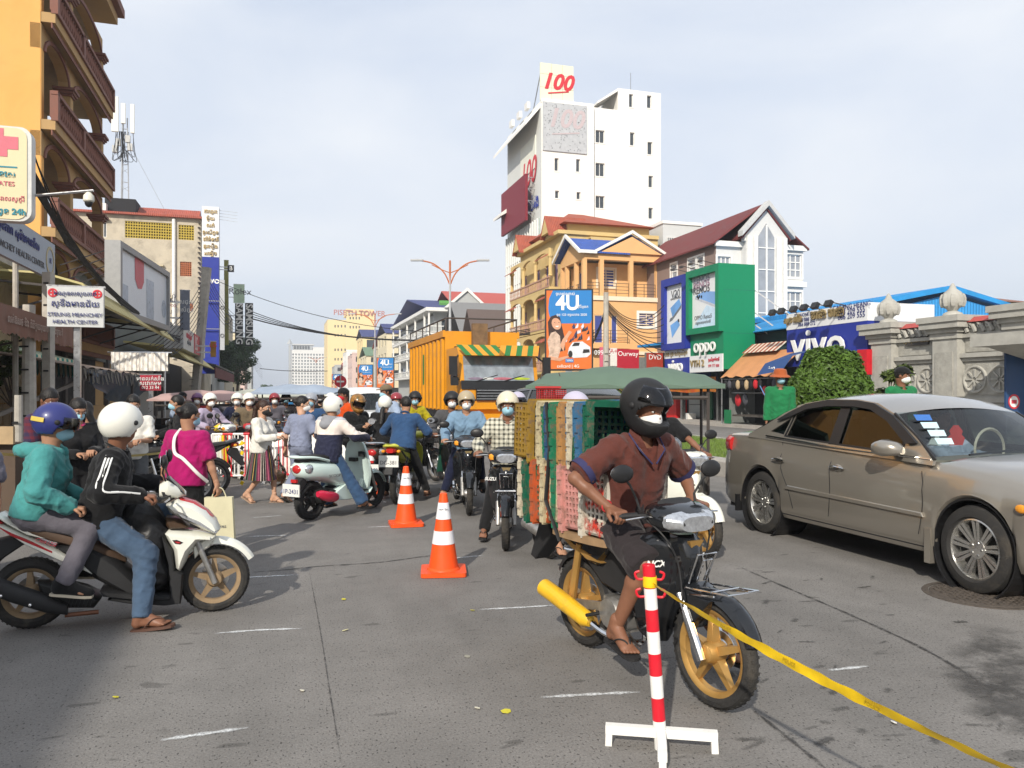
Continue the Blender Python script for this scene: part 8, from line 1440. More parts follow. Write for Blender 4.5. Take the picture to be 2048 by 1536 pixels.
bollard()
def barrier(p,q,label,stripe=True):
 p,q=Vector((*p,0)),Vector((*q,0));d=q-p;L=d.length;g=thing('crowd_barrier',label,'barrier',p,math.atan2(d.y,d.x),'red and white crowd barriers');H,z0=.88,.14;seg=lambda x:M_RB if int(x/(L/5))%2 else M_WHITEP
 for i in range(5):
  a,b=L*i/5,L*(i+1)/5;m=M_RB if i%2 else M_WHITEP
  for z in(z0,H):MB().tube([(a,0,z),(b,0,z)],.02,8).obj('rail',m,g)
  for k in range(3 if i<4 else 3):x=a+(b-a)*(k+.5)/3;MB().tube([(x,0,z0),(x,0,H)],.011,6).obj('bar',m,g)
 for x in(0,L):MB().tube([(x,0,0.02),(x,0,H)],.02,8).obj('end_post',M_WHITEP,g);MB().tube([(x,-.25,.02),(x,.25,.02)],.018,6).obj('foot',M_WHITEP,g)
b0,b1,b2=g2(424,968),g2(528,966),g2(652,962);barrier(b0,b1,'red and white barrier between the magenta shirt and the striped skirt');barrier(b1,b2,'red and white barrier behind the woman in the striped skirt')
b3=g2(330,985)
def strip(label,p,q,w,m,sag=.05):
 p,q=Vector(p),Vector(q);N=20;v=[]
 for i in range(N+1):t=i/N;c=p.lerp(q,t)-p;c.z-=sag*4*t*(1-t);v+=[c+Vector((0,0,-w/2)),c+Vector((0,.01*math.sin(i),w/2))]
 tag(MB().add(v,[(2*i,2*i+2,2*i+3,2*i+1)for i in range(N)]).obj('caution_tape',m,None,p),label,'tape')
strip('dusty yellow tape strung behind the driver of the white scooter',at(-30,905,8.2),at(330,905,10.5),.03,mat('old_tape',(.36,.28,.1),.6),.06);strip('yellow tape tied along the top of the barrier',at(415,890,13.2),at(490,886,13.5),.035,MATS['caution_tape'],.05)
hz=thing('hazard_strip','yellow and black striped post hanging on the barrier','post',at(484,986,13.2));hz.location.z=0
for i in range(10):MB().box((0,0,.08+i*.085),(.05,.03,.06),ry=.5).obj('stripe',M_BLACK if i%2 else MATS['caution_tape'],hz)
wb=thing('white_tank','white plastic water barrier standing behind the crowd barrier','barrier',(at(540,785,14.5).x,14.5,0),.05);hull(MB(),[(-.55,0,.36,.2,.36),(0,0,.36,.22,.36),(.55,0,.36,.2,.36)],12,6).smooth().obj('body',M_WHITEP,wb);MB().bb(-.5,.5,-.12,.12,.7,.85).obj('top',M_WHITEP,wb)
wb2=thing('white_tank','second white plastic water barrier left of the mint scooter rider','barrier',(at(650,785,14.2).x,14.2,0),.1);hull(MB(),[(-.45,0,.36,.2,.36),(0,0,.36,.22,.36),(.45,0,.36,.2,.36)],12,6).smooth().obj('body',M_WHITEP,wb2);MB().bb(-.4,.4,-.12,.12,.7,.85).obj('top',M_WHITEP,wb2)
# ------------------------------------------------------------------ people
SKIN={'tan':mat('skin_tan',(.36,.19,.115),.55,var=.1,scale=15,spec=.35),'brown':mat('skin_brown',(.21,.095,.055),.5,var=.12,scale=15,spec=.4),'light':mat('skin_light',(.50,.29,.19),.55,var=.08,scale=15,spec=.35)}
M_HAIR=mat('black_hair',(.012,.010,.009),.38,var=.3,scale=40,bump=.5,bscale=90);M_HAIRB=mat('brown_hair',(.035,.016,.010),.38,var=.3,scale=40,bump=.5,bscale=90);M_EYE=mat('eye_white',(.6,.58,.55),.3,var=0);M_PUP=mat('eye_dark',(.01,.008,.007),.2,var=0);M_VISOR=glass_mat('helmet_visor',(.42,.42,.44),.05);M_MASKB=mat('mask_blue',(.30,.52,.62),.8,var=.06,bump=.2,bscale=80);M_MASKW=mat('mask_white',(.72,.72,.70),.8,var=.05,bump=.2,bscale=80);M_MASKK=mat('mask_black',(.012,.012,.012),.7,var=.1);M_LINER=mat('helmet_liner',(.02,.02,.02),.9,var=.1)
def cloth(name,c,rough=.88,var=.18):return mat('cloth_'+name,hexc(c,.62)if isinstance(c,str)else c,rough,var=var,scale=7,bump=.8,bscale=17,sheen=.12,spec=.15)
V=Vector
def ik(a,b,l1,l2,pole):
 d=b-a;L=min(d.length,(l1+l2)*.999);d.normalize();x=(l1*l1-l2*l2+L*L)/(2*L);h=math.sqrt(max(l1*l1-x*x,0));p=pole-d*pole.dot(d);p.normalize();return a+d*x+p*h,a+d*L
def rig(hip,lean,s=1.0,twist=0,hands=None,feet=None,yaw=0,pitch=0,neckf=.5,elbow=None,knee=None,side=0,roll=0):
 J={'s':s};tw=Matrix.Rotation(twist,3,'Z');sp=tw@V((math.sin(lean),math.sin(side),math.cos(lean))).normalized();lat=tw@V((0,1,0));lat=(lat-sp*lat.dot(sp)).normalized();fw=lat.cross(sp).normalized()
 P=V(hip);N=P+sp*.455*s;J.update(P=P,N=N,sp=sp,lat=lat,fw=fw);nd=(sp*neckf+V((0,0,1))*(1-neckf)).normalized();J['H']=N+nd*.163*s+fw*.022;J['nd']=nd
 J['Rm']=Matrix.Rotation(twist+yaw,3,'Z')@Matrix.Rotation(pitch,3,'Y')@Matrix.Rotation(roll,3,'X')
 for k,q in(('L',1),('R',-1)):
  sh=N-sp*.055*s+lat*q*.175*s;hp=P+lat*q*.085*s-sp*.02;i=0 if q>0 else 1
  ht=V(hands[i])if hands and hands[i]is not None else P+lat*q*.235*s+V((0.04,0,-.10))
  ep=(V(elbow[i])if elbow and elbow[i]is not None else(-fw*.6+lat*q*.6-V((0,0,.6))));el,wr=ik(sh,ht,.275*s,.245*s,ep)
  ft,fd=(V(feet[i][0]),V(feet[i][1]).normalized());kp=V(knee[i])if knee and knee[i]is not None else fw+lat*q*.15;kn,an=ik(hp,ft,.40*s,.40*s,kp)
  J[k]=dict(sh=sh,el=el,wr=wr,hp=hp,kn=kn,an=an,fd=fd,q=q)
 return J
def hand_sdf(wr,d,n,s,curl,q,spread=.0):
 sd=SDF();d=d.normalized();n=(n-d*n.dot(d)).normalized();l=d.cross(n).normalized();kn=wr+d*.078*s
 for k in(-1,-.33,.33,1):sd.cap(wr+l*k*.016*s,kn+l*k*.030*s,.017*s,.0135*s,.012)
 sd.cap(wr-d*.035,wr,.029*s,.026*s,.01)
 for i,(k,L)in enumerate(((-1,.062),(-.33,.074),(.33,.078),(1,.068))):
  p=kn+l*k*.030*s;a=0
  for j,(f,r0,r1)in enumerate(((.46,.0105,.0095),(.30,.0095,.0088),(.24,.0088,.007))):
   a+=curl*(1.0,.9,.7)[j]+(.05*i if curl>.2 else 0);dd=d*math.cos(a)+n*math.sin(a)+l*k*spread;e=p+dd.normalized()*L*f*s;sd.cap(p,e,r0*s,r1*s,.003);p=e
 ts=q;t0=wr+d*.02*s+l*ts*.026*s;t1=t0+(d*.7+l*ts*.6+n*.35).normalized()*.042*s;t2=t1+(d*.9+l*ts*.05+n*(.3+curl*.4)).normalized()*.034*s;sd.cap(t0,t1,.015*s,.0115*s,.006);sd.cap(t1,t2,.0115*s,.009*s,.003);return sd
def head_local(c,Rm):return lambda x,y,z:c+Rm@V((x,y,z))
def ellpatch(hl,r,a0,a1,z0,z1,off=(0,0,0),n=16,m=8,th=.003):
 v=[];
 for t in(0,-th):
  for j in range(m+1):
   ph=z0+(z1-z0)*j/m
   for i in range(n+1):a=a0+(a1-a0)*i/n;v.append(hl(off[0]+(r[0]+t)*math.cos(ph)*math.cos(a),off[1]+(r[1]+t)*math.cos(ph)*math.sin(a),off[2]+(r[2]+t)*math.sin(ph)))
 k=n+1;f=[(j*k+i,j*k+i+1,(j+1)*k+i+1,(j+1)*k+i)for j in range(m)for i in range(n)];o=k*(m+1);f+=[tuple(o+q for q in reversed(a))for a in f]
 return MB().add(v,f).smooth()
def helmet(g,hl,Rm,c,s,kind,m,visor,hh,visor_up=0,trim=None,peak=False):
 sd=SDF();sd.ell(hl(-.012,0,.032),(.150*s,.128*s,.140*s),.01,Rm)
 if kind=='full':
  sd.ell(hl(.03,0,-.055),(.125*s,.105*s,.095*s),.03,Rm)
  for y in(-.07,-.035,0,.035,.07):sd.minus(hl(.045,y,.005),hl(.35,y,.005),.050,.055)
  sd.minus(hl(0,0,-.06),hl(.02,0,-.3),.075,.10)
 else:
  for y in(-.04,0,.04):sd.minus(hl(.055,y,-.03),hl(.35,y,-.035),.078,.085)
  sd.minus(hl(.06,0,-.06),hl(.12,0,-.3),.085,.09);sd.minus(hl(-.01,0,-.09),hl(-.02,0,-.3),.09,.11);sd.cut(hl(0,0,-.098 if kind=='open' else -.05),-(Rm@V((0,0,1))))
 o=link('helmet',sdf_mesh([nets(sd,hh)],'helmet',m),g)
 if visor:
  if kind=='full':ellpatch(hl,(.158*s,.136*s,.148*s),-1.25,1.25,-.22+visor_up,.42+visor_up,(-.012,0,.032),20,8).obj('visor',visor,o)
  else:ellpatch(hl,(.160*s,.138*s,.15*s),-1.2,1.2,-.28+visor_up,.30+visor_up,(-.008,0,.03),18,8).obj('visor',visor,o)
 if trim:ellpatch(hl,(.1512*s,.1292*s,.1412*s),1.9,4.38,-.62,-.48,(-.012,0,.032),14,3).obj('trim',trim,o)
 for q in(-1,1):MB().ell(hl(.01,q*.128*s,.03),(.018,.010,.018),10,6,Rm).smooth().obj('visor_pivot',trim or M_BLKM,o)
 if peak:ellpatch(hl,(.21*s,.135*s,.15*s),-.95,.95,.28,.42,(-.012,0,.03),12,3).obj('peak',m,o)
 return o
def person(label,loc,rz,J,C,h=.018,fine=.009,group=None,hands=True):
 g=thing('person',label,'person',loc,rz,group);s=J['s'];P,N,sp,lat,fw,H,Rm=(J[k]for k in('P','N','sp','lat','fw','H','Rm'));b=C.get('build',1.0);hl=head_local(H,Rm);skin=SKIN[C.get('skin','tan')];wr_=C.get('wrinkle',.010);seed=sum(map(ord,label))%50
 def torso(sd,k=.03,e=0):
  for q in(-1,1):
   sd.cap(P+lat*q*.065*s*b,P+sp*.2*s+lat*q*.055*s*b+fw*.012,.108*s*b+e,.097*s*b+e,k);sd.cap(P+sp*.2*s+lat*q*.055*s*b+fw*.012,N-sp*.12*s+lat*q*.085*s,.097*s*b+e,.100*s*min(b,1.08)+e,k);sd.cap(N-sp*.06*s+lat*q*.03*s,J['L' if q>0 else 'R']['sh'],.062*s+e,.056*s+e,k)
  if C.get('female'):
   for q in(-1,1):sd.ell(N-sp*.19*s+lat*q*.075*s+fw*.075*s,(.075*s,.07*s,.07*s),.03)
  return sd
  # skin
 parts=[];sd=torso(SDF());sd.cap(N-sp*.05,N+J['nd']*.08*s,.062*s,.052*s,.02);legs=C.get('pants',(None,'long'))[1]
 for k in 'LR':
  j=J[k];sd.cap(j['sh'],j['el'],.048*s*b,.038*s*b,.02);mid=j['el'].lerp(j['wr'],.3);sd.cap(j['el'],mid,.037*s*b,.038*s*b,.015);sd.cap(mid,j['wr'],.038*s*b,.027*s,.015);sd.cap(j['hp'],j['kn'],.082*s*b,.054*s*b,.03);cm_=j['kn'].lerp(j['an'],.28)-(j['fd']*.012);sd.cap(j['kn'],cm_,.051*s*b,.054*s*b,.02);sd.cap(cm_,j['an'],.054*s*b,.034*s,.02)
 parts.append(nets(sd,h,-.004))
 hs=SDF();hs.ell(hl(-.008,0,.025),(.098*s,.077*s,.105*s),.02,Rm).ell(hl(.024,0,-.045),(.068*s,.060*s,.070*s),.03,Rm).cap(hl(.088,0,.018),hl(.106,0,-.022),.009,.014,.012).cap(hl(-.03,0,-.06),N+J['nd']*.02*s,.054*s,.057*s,.03).cap(hl(.078,-.034,.034),hl(.078,.034,.034),.014,.014,.015).cap(hl(.084,-.02,-.062),hl(.084,.02,-.062),.008,.008,.006)
 for q in(-1,1):hs.ell(hl(-.005,q*.077*s,0),(.022,.011,.032),.006,Rm)
 parts.append(nets(hs,fine))
 for i,k in enumerate('LR'):
  j=J[k];d=j.get('hd',(j['wr']-j['el']).normalized());n_=j.get('hn',V((0,0,-1))if abs(d.z)<.8 else -lat*j['q']);
  if hands:parts.append(nets(hand_sdf(j['wr'],d,n_,s,j.get('curl',C.get('curl',.75)),j['q']*(1 if j.get('flip',1)>0 else -1)),min(fine,.0065)))
  fd=j['fd'];dn=V((0,0,-1));dn=(dn-fd*dn.dot(fd)).normalized();a=j['an'];fs=SDF();heel=a-fd*.035*s+dn*.045*s;ball=a+fd*.115*s+dn*.062*s;l=fd.cross(dn);fs.cap(a-dn*.05,heel,.036*s,.034*s,.02);fs.cap(a+fd*.01,ball,.034*s,.026*s,.02)
  for e in(-1,1):fs.cap(heel+fd*.05,ball+l*e*.022*s,.022*s,.02*s,.02)
  for e in range(5):t0=ball+l*(-.034+e*.017)*s*j['q'];fs.cap(t0,t0+fd*(.05-.006*e)*s+dn*.006,.0105*s,.0085*s,.004)
  parts.append(nets(fs,min(fine,.007)))
  sh=C.get('shoes',('sandal',M_BLKM))
  if sh[0]=='sandal':
   so=[];prof=[(-.075,.026),(-.06,.037),(.0,.035),(.09,.044),(.15,.046),(.185,.036),(.2,.012)];poly=[(x*s,y*s)for x,y in prof]+[(x*s,-y*s)for x,y in prof[::-1]];base=a+dn*.080*s;o=MB().prism(poly,base,fd,l,dn*.018).obj('sandal',sh[1],g);st=MB();top=a+fd*.13*s+dn*.05*s
   for e in(-1,1):st.tube(crom([a+fd*.02+l*e*.042*s+dn*.075,a+fd*.07*s+l*e*.034*s+dn*.028*s,a+fd*.115*s+dn*.030*s+l*e*.01,top+fd*.005+dn*.03],5),.0065,6,True,.6)
   if len(sh)>2:st.tube(crom([a+fd*.06*s+l*.046*s+dn*.07,a+fd*.075*s+dn*.018*s,a+fd*.06*s-l*.046*s+dn*.07],6),.016,8,True,.4)
   st.obj('strap',sh[1],o)
  else:
   fs2=SDF();fs2.cap(heel-dn*.03,heel,.044*s,.042*s,.02).cap(heel+dn*.005,ball+fd*.05*s,.04*s,.034*s,.025).cap(a,ball,.045*s,.032*s,.03);fs2.cut(a+dn*.092*s,dn);so=link('shoe',sdf_mesh([nets(fs2,min(fine,.01))],'shoe',sh[1]),g)
   prof=[(-.08,.03),(-.06,.042),(.0,.042),(.1,.048),(.16,.044),(.195,.02)];MB().prism([(x*s,y*s)for x,y in prof]+[(x*s,-y*s)for x,y in prof[::-1]],a+dn*.082*s,fd,l,dn*.016).obj('sole',sh[2]if len(sh)>2 else M_BLKM,so)
 link('body',sdf_mesh(parts,'body',skin),g)
 if C.get('eyes',True)and fine<=.0095:
  for q in(-1,1):e=MB().ell(hl(.083,q*.031,.012),(.010,.014,.0075),10,6,Rm).smooth().obj('eye',M_EYE,g);MB().ell(hl(.0905,q*.031,.012),(.004,.006,.006),8,6,Rm).smooth().obj('iris',M_PUP,e);MB().tube([hl(.088,q*.014,.036),hl(.088,q*.034,.042),hl(.076,q*.052,.036)],[.004,.005,.002],6).obj('eyebrow',M_HAIR,g)
  # clothes
 sm,sleeve=C['shirt'][:2];loose=C['shirt'][2]if len(C['shirt'])>2 else .014;hem=C['shirt'][3]if len(C['shirt'])>3 else .08
 if sleeve=='dress':pass
 sd=torso(SDF(),.03);sd.minus(N-sp*.01+fw*.02,N+J['nd']*.3,.060*s,.075*s)
 sd.cap(P-sp*max(hem-.02,0)+lat*.05*s*b,P+sp*.1+lat*.05*s*b,.118*s*b,.105*s*b,.03);sd.cap(P-sp*max(hem-.02,0)-lat*.05*s*b,P+sp*.1-lat*.05*s*b,.118*s*b,.105*s*b,.03)
 for k in 'LR':
  j=J[k]
  if sleeve=='short':e=j['sh'].lerp(j['el'],.78);sd.cap(j['sh'],e,.052*s*b,.058*s*b,.02,'b')
  else:
   sd.cap(j['sh'],j['el'],.053*s*b,.046*s*b,.02);e=j['el'].lerp(j['wr'],.94 if sleeve=='long' else .5);sd.cap(j['el'],e,.046*s*b,.036*s,.02,'b')
 sd.cut(P-sp*hem,-sp);link('shirt',sdf_mesh([nets(sd,h*.85,loose,wr_,seed)],'shirt',sm),g)
 if 'pants' in C:
  pm,ln=C['pants'][:2];pl=C['pants'][2]if len(C['pants'])>2 else .012;sd=SDF()
  for q in(-1,1):sd.cap(P+lat*q*.055*s*b-sp*.02,P+sp*.1*s+lat*q*.05*s*b,.113*s*b,.098*s*b,.03)
  for k in 'LR':
   j=J[k];flare=C.get('flare',0)
   if ln=='short':e=j['hp'].lerp(j['kn'],.95);sd.cap(j['hp'],e,.088*s*b,.074*s*b,.03,'b')
   else:sd.cap(j['hp'],j['kn'],.086*s*b,.062*s*b,.03);e=j['kn'].lerp(j['an'],{'long':.98,'crop':.72}.get(ln,.9));sd.cap(j['kn'],e,.060*s*b,.05*s+flare,.02,'b')
  link('trousers',sdf_mesh([nets(sd,h*.9,pl,wr_*.8,seed+3)],'trousers',pm),g)
 if 'skirt' in C:
  mats_,ln=C['skirt'];me_mb=MB();n=144;rings=[];hemc=P-V((0,0,1))*ln+fw*C.get('skirt_fw',.0)
  for i in range(9):t=i/8;c=(P+sp*.12).lerp(hemc,t);rr=(.115+.135*t**.8)*s;rings.append([c+(fw*math.cos(a)*.92+lat*math.sin(a)*1.0)*rr*(1+.07*t*math.cos(a*12+2*math.sin(a*2)))for a in np.linspace(0,2*math.pi,n,False)])
  me_mb.loft(rings,False).smooth();me=me_mb.mesh('skirt',None);rn_=random.Random(4);seq=[(0 if(i//8)%2 else 1)if i%4 else rn_.choice(range(2,len(mats_)))for i in range(n)]
  for m_ in mats_:me.materials.append(m_)
  for i,p_ in enumerate(me.polygons):p_.material_index=seq[i%n]
  link('skirt',me,g)
 if C.get('collar'):MB().tube([N+sp*.015+(fw*math.cos(a)*1.1+lat*math.sin(a))*.068*s+sp*.012*math.cos(a)*-1.5 for a in np.linspace(.45,2*math.pi-.45,14)],.017,6,True,.5).smooth().obj('collar',C['collar'],g)
 # head gear
 hd=C.get('head',{});k=hd.get('kind');hh=min(.012,fine*1.2)
 if k in('open','full','half'):helmet(g,hl,Rm,H,s*hd.get('size',1),k,hd['mat'],hd.get('visor'),hh,hd.get('up',0),hd.get('trim'),hd.get('peak'))
 if k in('hair','cap','bucket','bun','pony','long')or hd.get('hair'):
  hm=hd.get('hairmat',M_HAIR)
  sd=SDF();sd.ell(hl(-.016,0,.034),(.104*s,.087*s,.108*s),.01,Rm)
  if k not in('open','full','half'):
   for y in(-.03,0,.03):sd.minus(hl(.07,y,-.015),hl(.3,y,-.015),.062,.07)
   sd.minus(hl(.0,0,-.07),hl(.05,0,-.3),.08,.1)
  if k=='bun':sd.ell(hl(-.11,0,.04),(.04,.045,.04),.02,Rm)
  if hd.get('tail'):
   pts=[hl(-.09,0,.05 if k=='pony' else -.06),hl(-.14,0,-.02 if k=='pony' else -.12),N-sp*.08-fw*.14,N-sp*hd['tail']*.6-fw*.16,N-sp*hd['tail']-fw*.14]
   for a_,b_,r0,r1 in zip(pts,pts[1:],(.03,.034,.038,.034),(.034,.038,.034,.012)):sd.cap(a_,b_,r0,r1,.02)
  if k=='long':
   for q in(-1,0,1):sd.cap(hl(-.03,q*.055,-.02),N-sp*.16-fw*.11+lat*q*.06,.05,.035,.03)
  link('hair',sdf_mesh([nets(sd,hh,0,.005,seed,wf=3)],'hair',hm),g)
 if k=='cap':sd=SDF();sd.ell(hl(-.012,0,.05),(.112*s,.095*s,.092*s),.01,Rm);sd.cut(hl(0,0,.045),-(Rm@V((0,0,1))));o=link('cap',sdf_mesh([nets(sd,hh)],'cap',hd['mat']),g);ellpatch(hl,(.20,.09,.05),-1.1,1.1,.0,.35,(-.01,0,.048),12,4).obj('peak',hd['mat'],o)
 if k=='bucket':MB().loft([[hl(r*math.cos(a)*1.1-.01,r*math.sin(a),z)for a in np.linspace(0,6.2832,24,False)]for r,z in((.175,.018),(.15,.042),(.115,.06),(.108,.10),(.095,.145),(.05,.16),(.002,.162))]).smooth().obj('hat',hd['mat'],g)
 if C.get('mask'):sd=SDF();sd.ell(hl(.028,0,-.043),(.080*s,.064*s,.064*s),.02,Rm).cap(hl(.096,0,-.008),hl(.098,0,-.05),.010,.016,.03);sd.cut(hl(.022,0,0),-(Rm@V((1,0,-.25)).normalized()));sd.cut(hl(0,0,.0),Rm@V((0,0,1)));link('mask',sdf_mesh([nets(sd,min(fine,.008),.002,.0015,seed,wf=3)],'mask',C['mask']),g);
 if C.get('mask'):
  for q in(-1,1):MB().tube([hl(.06,q*.06,-.01),hl(.0,q*.08,.0)],.0025,4).obj('ear_loop',C['mask'],g)
 return g
def grip_hands(J,grips_,n=V((0,0,-1))):
 for k,gp in zip('LR',grips_):
  if gp is None:continue
  j=J[k];j['hd']=(V(gp)+V((.03,0,.012))-j['wr']).normalized();j['hn']=V((.15,0,-1));j['curl']=1.05
def rider(label,loc,rz,C,s=1.0,hipx=-.25,hipz=.865,lean=R(14),yaw=0,pitch=0,grips=((.245,.295,.955),(.245,-.295,.955)),feet=None,twist=0,h=.018,fine=.009,group=None,side=0,neckf=.4,elbow=None,reach=.075,roll=0):
 f=[]
 for i,q in enumerate((1,-1)):
  if feet and feet[i]:f.append(feet[i])
  else:f.append(((.0,q*.2,.365),(1,0,-.12)))
 hs=[None if gp is None else V(gp)+V((-reach,0,.022))for gp in grips];J=rig((hipx,0,hipz),lean,s,twist,hs,f,yaw,pitch,neckf,elbow,None,side,roll);grip_hands(J,grips);return person(label,loc,rz,J,C,h,fine,group),J
def stander(label,p,face,C,H=1.6,stride=0,hands=(None,None),yaw=0,pitch=0,lean=R(3),h=.018,fine=.009,group=None,curl=None,z=0,bend=0,hn=None,elbow=None,hdirs=None):
 s=H/1.605;hz=.865*s-bend;a=.085*s;f=[((stride*.5,.085*s,a+(.0 if stride>=0 else .06)),(1,.12,-.05 if stride>=0 else -.5)),((-stride*.5,-.085*s,a+(.06 if stride>.25 else 0)),(1,-.12,-.5 if stride>.25 else -.05))]
 J=rig((0,0,hz),lean,s,0,[V(q)if q is not None else None for q in hands],f,yaw,pitch,.5,elbow)
 for k,q in zip('LR',hands):
  if q is None:J[k]['curl']=.3
 if curl is not None:J['L']['curl']=J['R']['curl']=curl
 if hdirs:
  for k,q in zip('LR',hdirs):
   if q:J[k]['hd'],J[k]['hn'],J[k]['curl']=V(q[0]),V(q[1]),q[2]
 return person(label,(p[0],p[1],z),face,J,C,h,fine,group),J
HW=mat('helmet_white',(.74,.73,.66),.25,var=.05,coat=.4);HB=mat('helmet_black_matt',(.016,.016,.017),.55,var=.15,bump=.05);HN=mat('helmet_blue',(.028,.035,.16),.35,var=.12,coat=.2);HBE=mat('helmet_beige',(.36,.30,.20),.35,var=.06,coat=.2);HCR=mat('helmet_cream',(.62,.56,.42),.3,var=.05,coat=.3);HG=mat('helmet_grey',(.30,.32,.35),.3,var=.1,coat=.3);HR=mat('helmet_maroon',(.25,.03,.04),.3,var=.1,coat=.4);HM=mat('helmet_graphic',(.28,.13,.03),.3,var=.6,scale=14,coat=.4,dirt=(.03,.05,.02),dscale=12,damt=.95);HP=mat('helmet_purple',(.16,.06,.16),.3,var=.3,scale=8,coat=.3);HL=mat('helmet_lilac',(.45,.42,.52),.3,var=.1,coat=.3)
D_JEAN=cloth('jeans','566c86');D_DENIM=cloth('denim','3c5c86');D_LDEN=cloth('light_denim','88a8c4');D_BLACK=cloth('black',(.012,.012,.013));D_DGREY=cloth('charcoal','3c3638');D_GREY=cloth('grey','77737c');D_TEAL=cloth('teal','58aaa8');D_BROWN=cloth('brown_polo','6e4038');D_MAG=cloth('magenta','c01f72');D_NAVY=cloth('navy','252a44');D_LAV=cloth('lavender','cdbfd8');D_ORNG=cloth('orange','ee5a1e');D_LBLUE=cloth('pale_blue','b6c8e2');D_YELJ=cloth('yellow_jacket','c8b820');D_GREENS=cloth('green_shirt','2c8a56');D_WHITE=cloth('white',(.66,.64,.58));D_JUMP=cloth('grey_blue','9aa2bc');D_KHAKI=cloth('khaki','8a7a62');D_RED=cloth('red','b02028');D_PINK=cloth('pink','d0407a');D_BLUE=cloth('blue','2f7ab0');D_GREENP=cloth('green_trousers','1f5a48')
# --- rider in the brown polo
gx=WBM/2-.36;C=dict(skin='brown',shirt=(D_BROWN,'short',.018,.03),pants=(D_DGREY,'short',.026),shoes=('sandal',M_BLKM),head=dict(kind='full',mat=HB,visor=M_VISOR,up=.46),mask=M_MASKW,wrinkle=.012,build=1.02)
RB,JB=rider('rider in a brown polo shirt and black full-face helmet with raised visor',MAIN_LOC,MHEAD,C,1.07,-.16,.89,R(17),R(8),R(16),((gx-.04,.30,.955),(gx-.04,-.30,.955)),[((.24,.46,.09),(1,.15,-.02)),((.03,-.215,.30),(1,-.1,-.12))],0,.0115,.0062,None,.0,.45,((-.4,.8,-.4),(-.5,-1.2,-.15)))
for k in 'LR':
 j=JB[k];e=j['sh'].lerp(j['el'],.78);dd=(j['el']-j['sh']).normalized();MB().tube([e-dd*.018,e+dd*.024],[.088,.091],18,False).smooth().obj('cuff',mat('navy_trim',(.03,.03,.09),.8),RB)
N_,sp_,fw_,lat_=JB['N'],JB['sp'],JB['fw'],JB['lat']
for q in(-1,1):MB().add([N_+sp_*.065+lat_*q*.062-fw_*.04,N_+sp_*.035+lat_*q*.105+fw_*.01,N_-sp_*.03+lat_*q*.09+fw_*.118,N_-sp_*.10+lat_*q*.014+fw_*.155,N_+sp_*.0+lat_*q*.05+fw_*.1,N_+sp_*.05+lat_*q*.058+fw_*.03],[(0,1,2,3,4,5)if q<0 else(5,4,3,2,1,0)]).obj('collar',D_BROWN,RB);MB().tube([N_+sp_*.035+lat_*q*.105+fw_*.01,N_-sp_*.03+lat_*q*.09+fw_*.118,N_-sp_*.10+lat_*q*.014+fw_*.155],.005,5).obj('collar_piping',mat('navy_trim',(.03,.03,.09),.8),RB)
w_=JB['R']['wr'];MB().tube([w_-(JB['R']['wr']-JB['R']['el']).normalized()*.03+V((0,.032*math.cos(a),.032*math.sin(a)))for a in np.linspace(0,6.28,14)],.004,5).obj('wrist_string',M_RED,RB)
# --- two on the white scooter
def sv(cx,cy,y):x,z=SQ(cx,cy);return(x,y,z)
hipd,hipp=SQ(575,800),SQ(215,740);C=dict(skin='brown',shirt=(D_BLACK,'long',.022,.08),pants=(D_JEAN,'long',.012),shoes=('sandal',mat('brown_sandal',(.10,.05,.035),.6)),head=dict(kind='open',mat=HW,visor=None,hair=True),mask=None,build=1.06,collar=D_BLACK)
gd=sv(925,625,-.3);gd2=(gd[0]+.06,.3,gd[2]+.02)
RD,JD=rider('scooter driver in a black white-striped track jacket and a white helmet',SLOC,SHEAD,C,1.04,hipd[0],hipd[1]+.05,R(14),R(42),R(6),(gd2,(gd[0],-.3,gd[2])),[((.2,.2,.3),(1,.1,-.05)),((SQ(860,1300)[0],-.33,.10),(1,-.25,.12))],0,.0115,.0065,None,.0,.3,(None,(-.35,-.8,-.75)))
for k in('R',):
 j=JD[k];out=JD['lat']*-1;a,e,w=j['sh'],j['el'],j['wr']
 for i in(-1,0,1):
  o1=(out+V((.0,0,.55))).normalized();o2=(out*.9+V((0.1,0,.35))).normalized();sdv=(e-a).normalized().cross(o1).normalized()*i*.019;MB().tube(crom([a+V((0,0,.062))-JD['lat']*.01+sdv,a+o1*.078+sdv,a.lerp(e,.5)+o1*.078+sdv,e+o2*.072+sdv,e.lerp(w,.5)+o2*.066+sdv,w.lerp(e,.1)+o2*.055+sdv],7),.0065,6,True,.5,up=tuple(o1)).smooth().obj('sleeve_stripe',mat('stripe_white',(.72,.72,.7),.8),RD)
bag=thing('backpack','black backpack on the scooter floor between the driver\'s knees','backpack',SLOC,SHEAD);sd=SDF();b0=SQ(860,920)
for(cx,cy,rx_,rz_)in((830,760,.13,.13),(890,900,.14,.2),(920,1090,.13,.15)):p_=SQ(cx,cy);sd.ell((p_[0],0,p_[1]),(rx_,.17,rz_),.05)
link('sack',sdf_mesh([nets(sd,.012,0,.012,3)],'sack',mat('bag_nylon',(.013,.013,.014),.45,var=.3,bump=.5,bscale=30)),bag)
for(cx,cy)in((785,800),(900,1020)):p_=SQ(cx,cy);MB().tube([(p_[0],-.172,p_[1]),(p_[0]+.01,-.175,p_[1]-.06)],.006,5).obj('zip_pull',M_STEEL,bag)
hp_=sv(505,700,-.2);C=dict(skin='tan',female=True,shirt=(D_TEAL,'long',.022,.05),pants=(D_GREY,'long',.012),shoes=('shoe',D_BLACK,M_BEI),head=dict(kind='open',mat=HN,visor=M_VISOR,hair=True),mask=M_MASKB,build=1.1,curl=.25)
